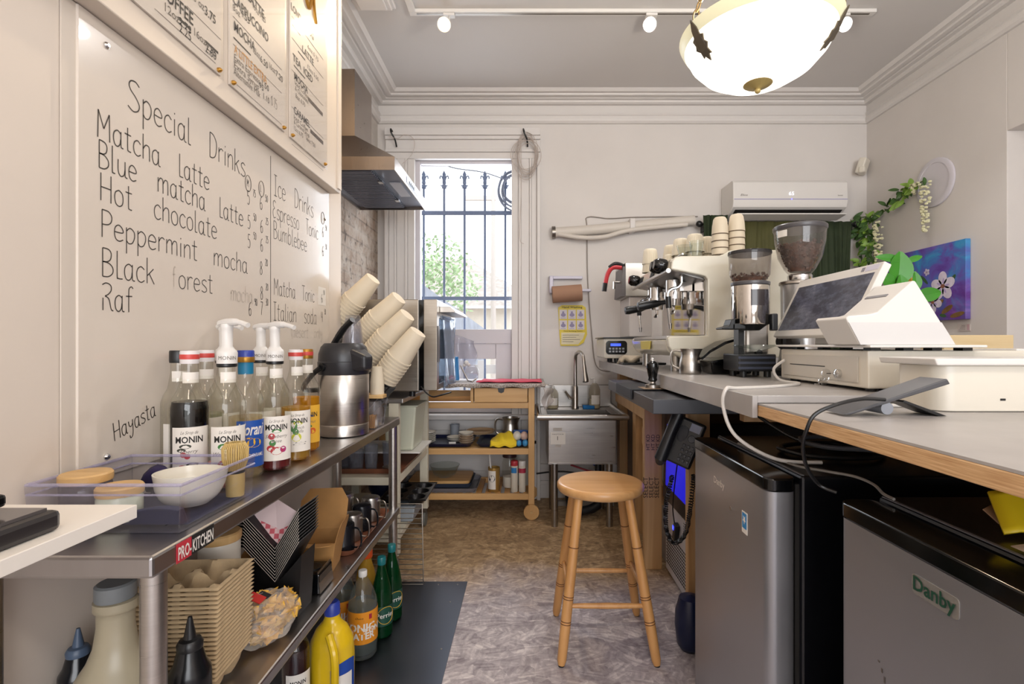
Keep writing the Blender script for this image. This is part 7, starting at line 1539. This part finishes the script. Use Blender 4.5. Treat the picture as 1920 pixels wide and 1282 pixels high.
# ------------------------------------------------------------------ pendant bowl
pd = thing('pendant_bowl','glowing alabaster glass bowl pendant with bronze leaves on three chains','pendant light',(.702,1.54,2.05)); pc_ = (.702,1.54,1.918)
t = NT('alabaster'); nz = t.noise(7,5,t.mapped((1,1,2.5)),.6,1.2); cA = t.ramp(nz,[(.35,'#e8e0cc'),(.6,'#fffaf0')]); t.set(col=cA, emit='#fffaf2', es=2.4, rough=.3)
t.l(cA, t.b.inputs['Emission Color']); ALB = t.m
obj('bowl', MB().lathe([(.001,.0),(.05,.006),(.11,.024),(.16,.054),(.195,.093),(.210,.124),(.216,.130),(.226,.150),(.229,.157),(.222,.157),(.204,.127),(.188,.095),(.154,.058),(.105,.029),(.05,.012),(.001,.006)],pc_,64), ALB, pd, sharp=50)
obj('rim_band', MB().lathe([(.2105,.125),(.2175,.131),(.2275,.151),(.230,.158)],pc_,64,cap=False), mat('rim_cream','#d6d2a8',.35,emit='#f0ead0',es=.5), pd)
BRZ = mat('antique_bronze','#5f5648',.5,.5)
for k,ang in enumerate((196,326,75)):
    a = math.radians(ang); outl = [(0,0),(.008,.012),(.016,.010),(.014,.022),(.024,.03),(.017,.038),(.022,.052),(.012,.056),(.010,.075),(.0,.098)]
    outl = [(x*.8,y) for x,y in outl]; outl = outl+[(-x,y) for x,y in outl[::-1][1:-1]]
    def ptl(x,y):
        s = y/.098; r = (.162,.194,.215,.231)[min(3,int(s*3))]; i_ = min(2,int(s*3)); q_ = s*3-i_; R_ = (.160,.196,.214,.231); Z_ = (.054,.092,.126,.160); r = R_[i_]*(1-q_)+R_[i_+1]*q_; z = Z_[i_]*(1-q_)+Z_[i_+1]*q_; return (pc_[0]+(r+.005)*math.cos(a+1.3*x/r), pc_[1]+(r+.005)*math.sin(a+1.3*x/r), pc_[2]+z)
    obj('leaf_ornament', MB().add([ptl(x,y) for x,y in outl],[tuple(range(len(outl)))]), BRZ, pd, sharp=0, solid=.004)
    A_ = Vector((pc_[0]+.222*math.cos(a),pc_[1]+.222*math.sin(a),pc_[2]+.157)); B_ = Vector((pc_[0],pc_[1],ZC-.05)); b = MB(); n = 26
    for i in range(n):
        p, q = A_.lerp(B_,i/n), A_.lerp(B_,(i+1.25)/n); mid = (p+q)/2; dd = (q-p)/2; sd = dd.cross(Vector((0,0,1))).normalized() if i%2 else dd.cross(dd.cross(Vector((0,0,1)))).normalized()
        b.tube([mid+dd*math.cos(w*PI/5)+sd*.009*math.sin(w*PI/5) for w in range(10)],.0026,5,closed=True)
    obj('chain', b, mat('aged_brass','#8a744e',.4,.8), pd)
fo = [(.02*math.cos(w*PI/8)*(1 if w%2 else .55),.02*math.sin(w*PI/8)*(1 if w%2 else .55)) for w in range(16)]
obj('finial', MB().lathe([(.006,-.012),(.012,-.006),(.034,.0),(.042,.005)],pc_,20).ball((pc_[0],pc_[1],pc_[2]-.014),.009,12,8), mat('finial_gilt','#b9a468',.4,.3), pd)
obj('canopy', MB().lathe([(.06,ZC-.001),(.058,ZC-.02),(.02,ZC-.045),(.0,ZC-.05)],(pc_[0],pc_[1],0),28), BRZ, pd)
lamp('pendant_lamp','POINT',(pc_[0],pc_[1],pc_[2]+.22),26,(1,.93,.82),.10)
# plaster plaque on the ceiling above the board side
b = MB().box(-.915,-.70,1.9,2.68,ZC-.022,ZC-.001).box(-.90,-.715,1.92,2.665,ZC-.04,ZC-.022).box(-.88,-.735,1.95,2.645,ZC-.052,ZC-.04)
one('ceiling_plaque','white moulded plaster block on the ceiling above the menu board end','plaque',b,TRIMW,sharp=0,bev=.008,seg=3)
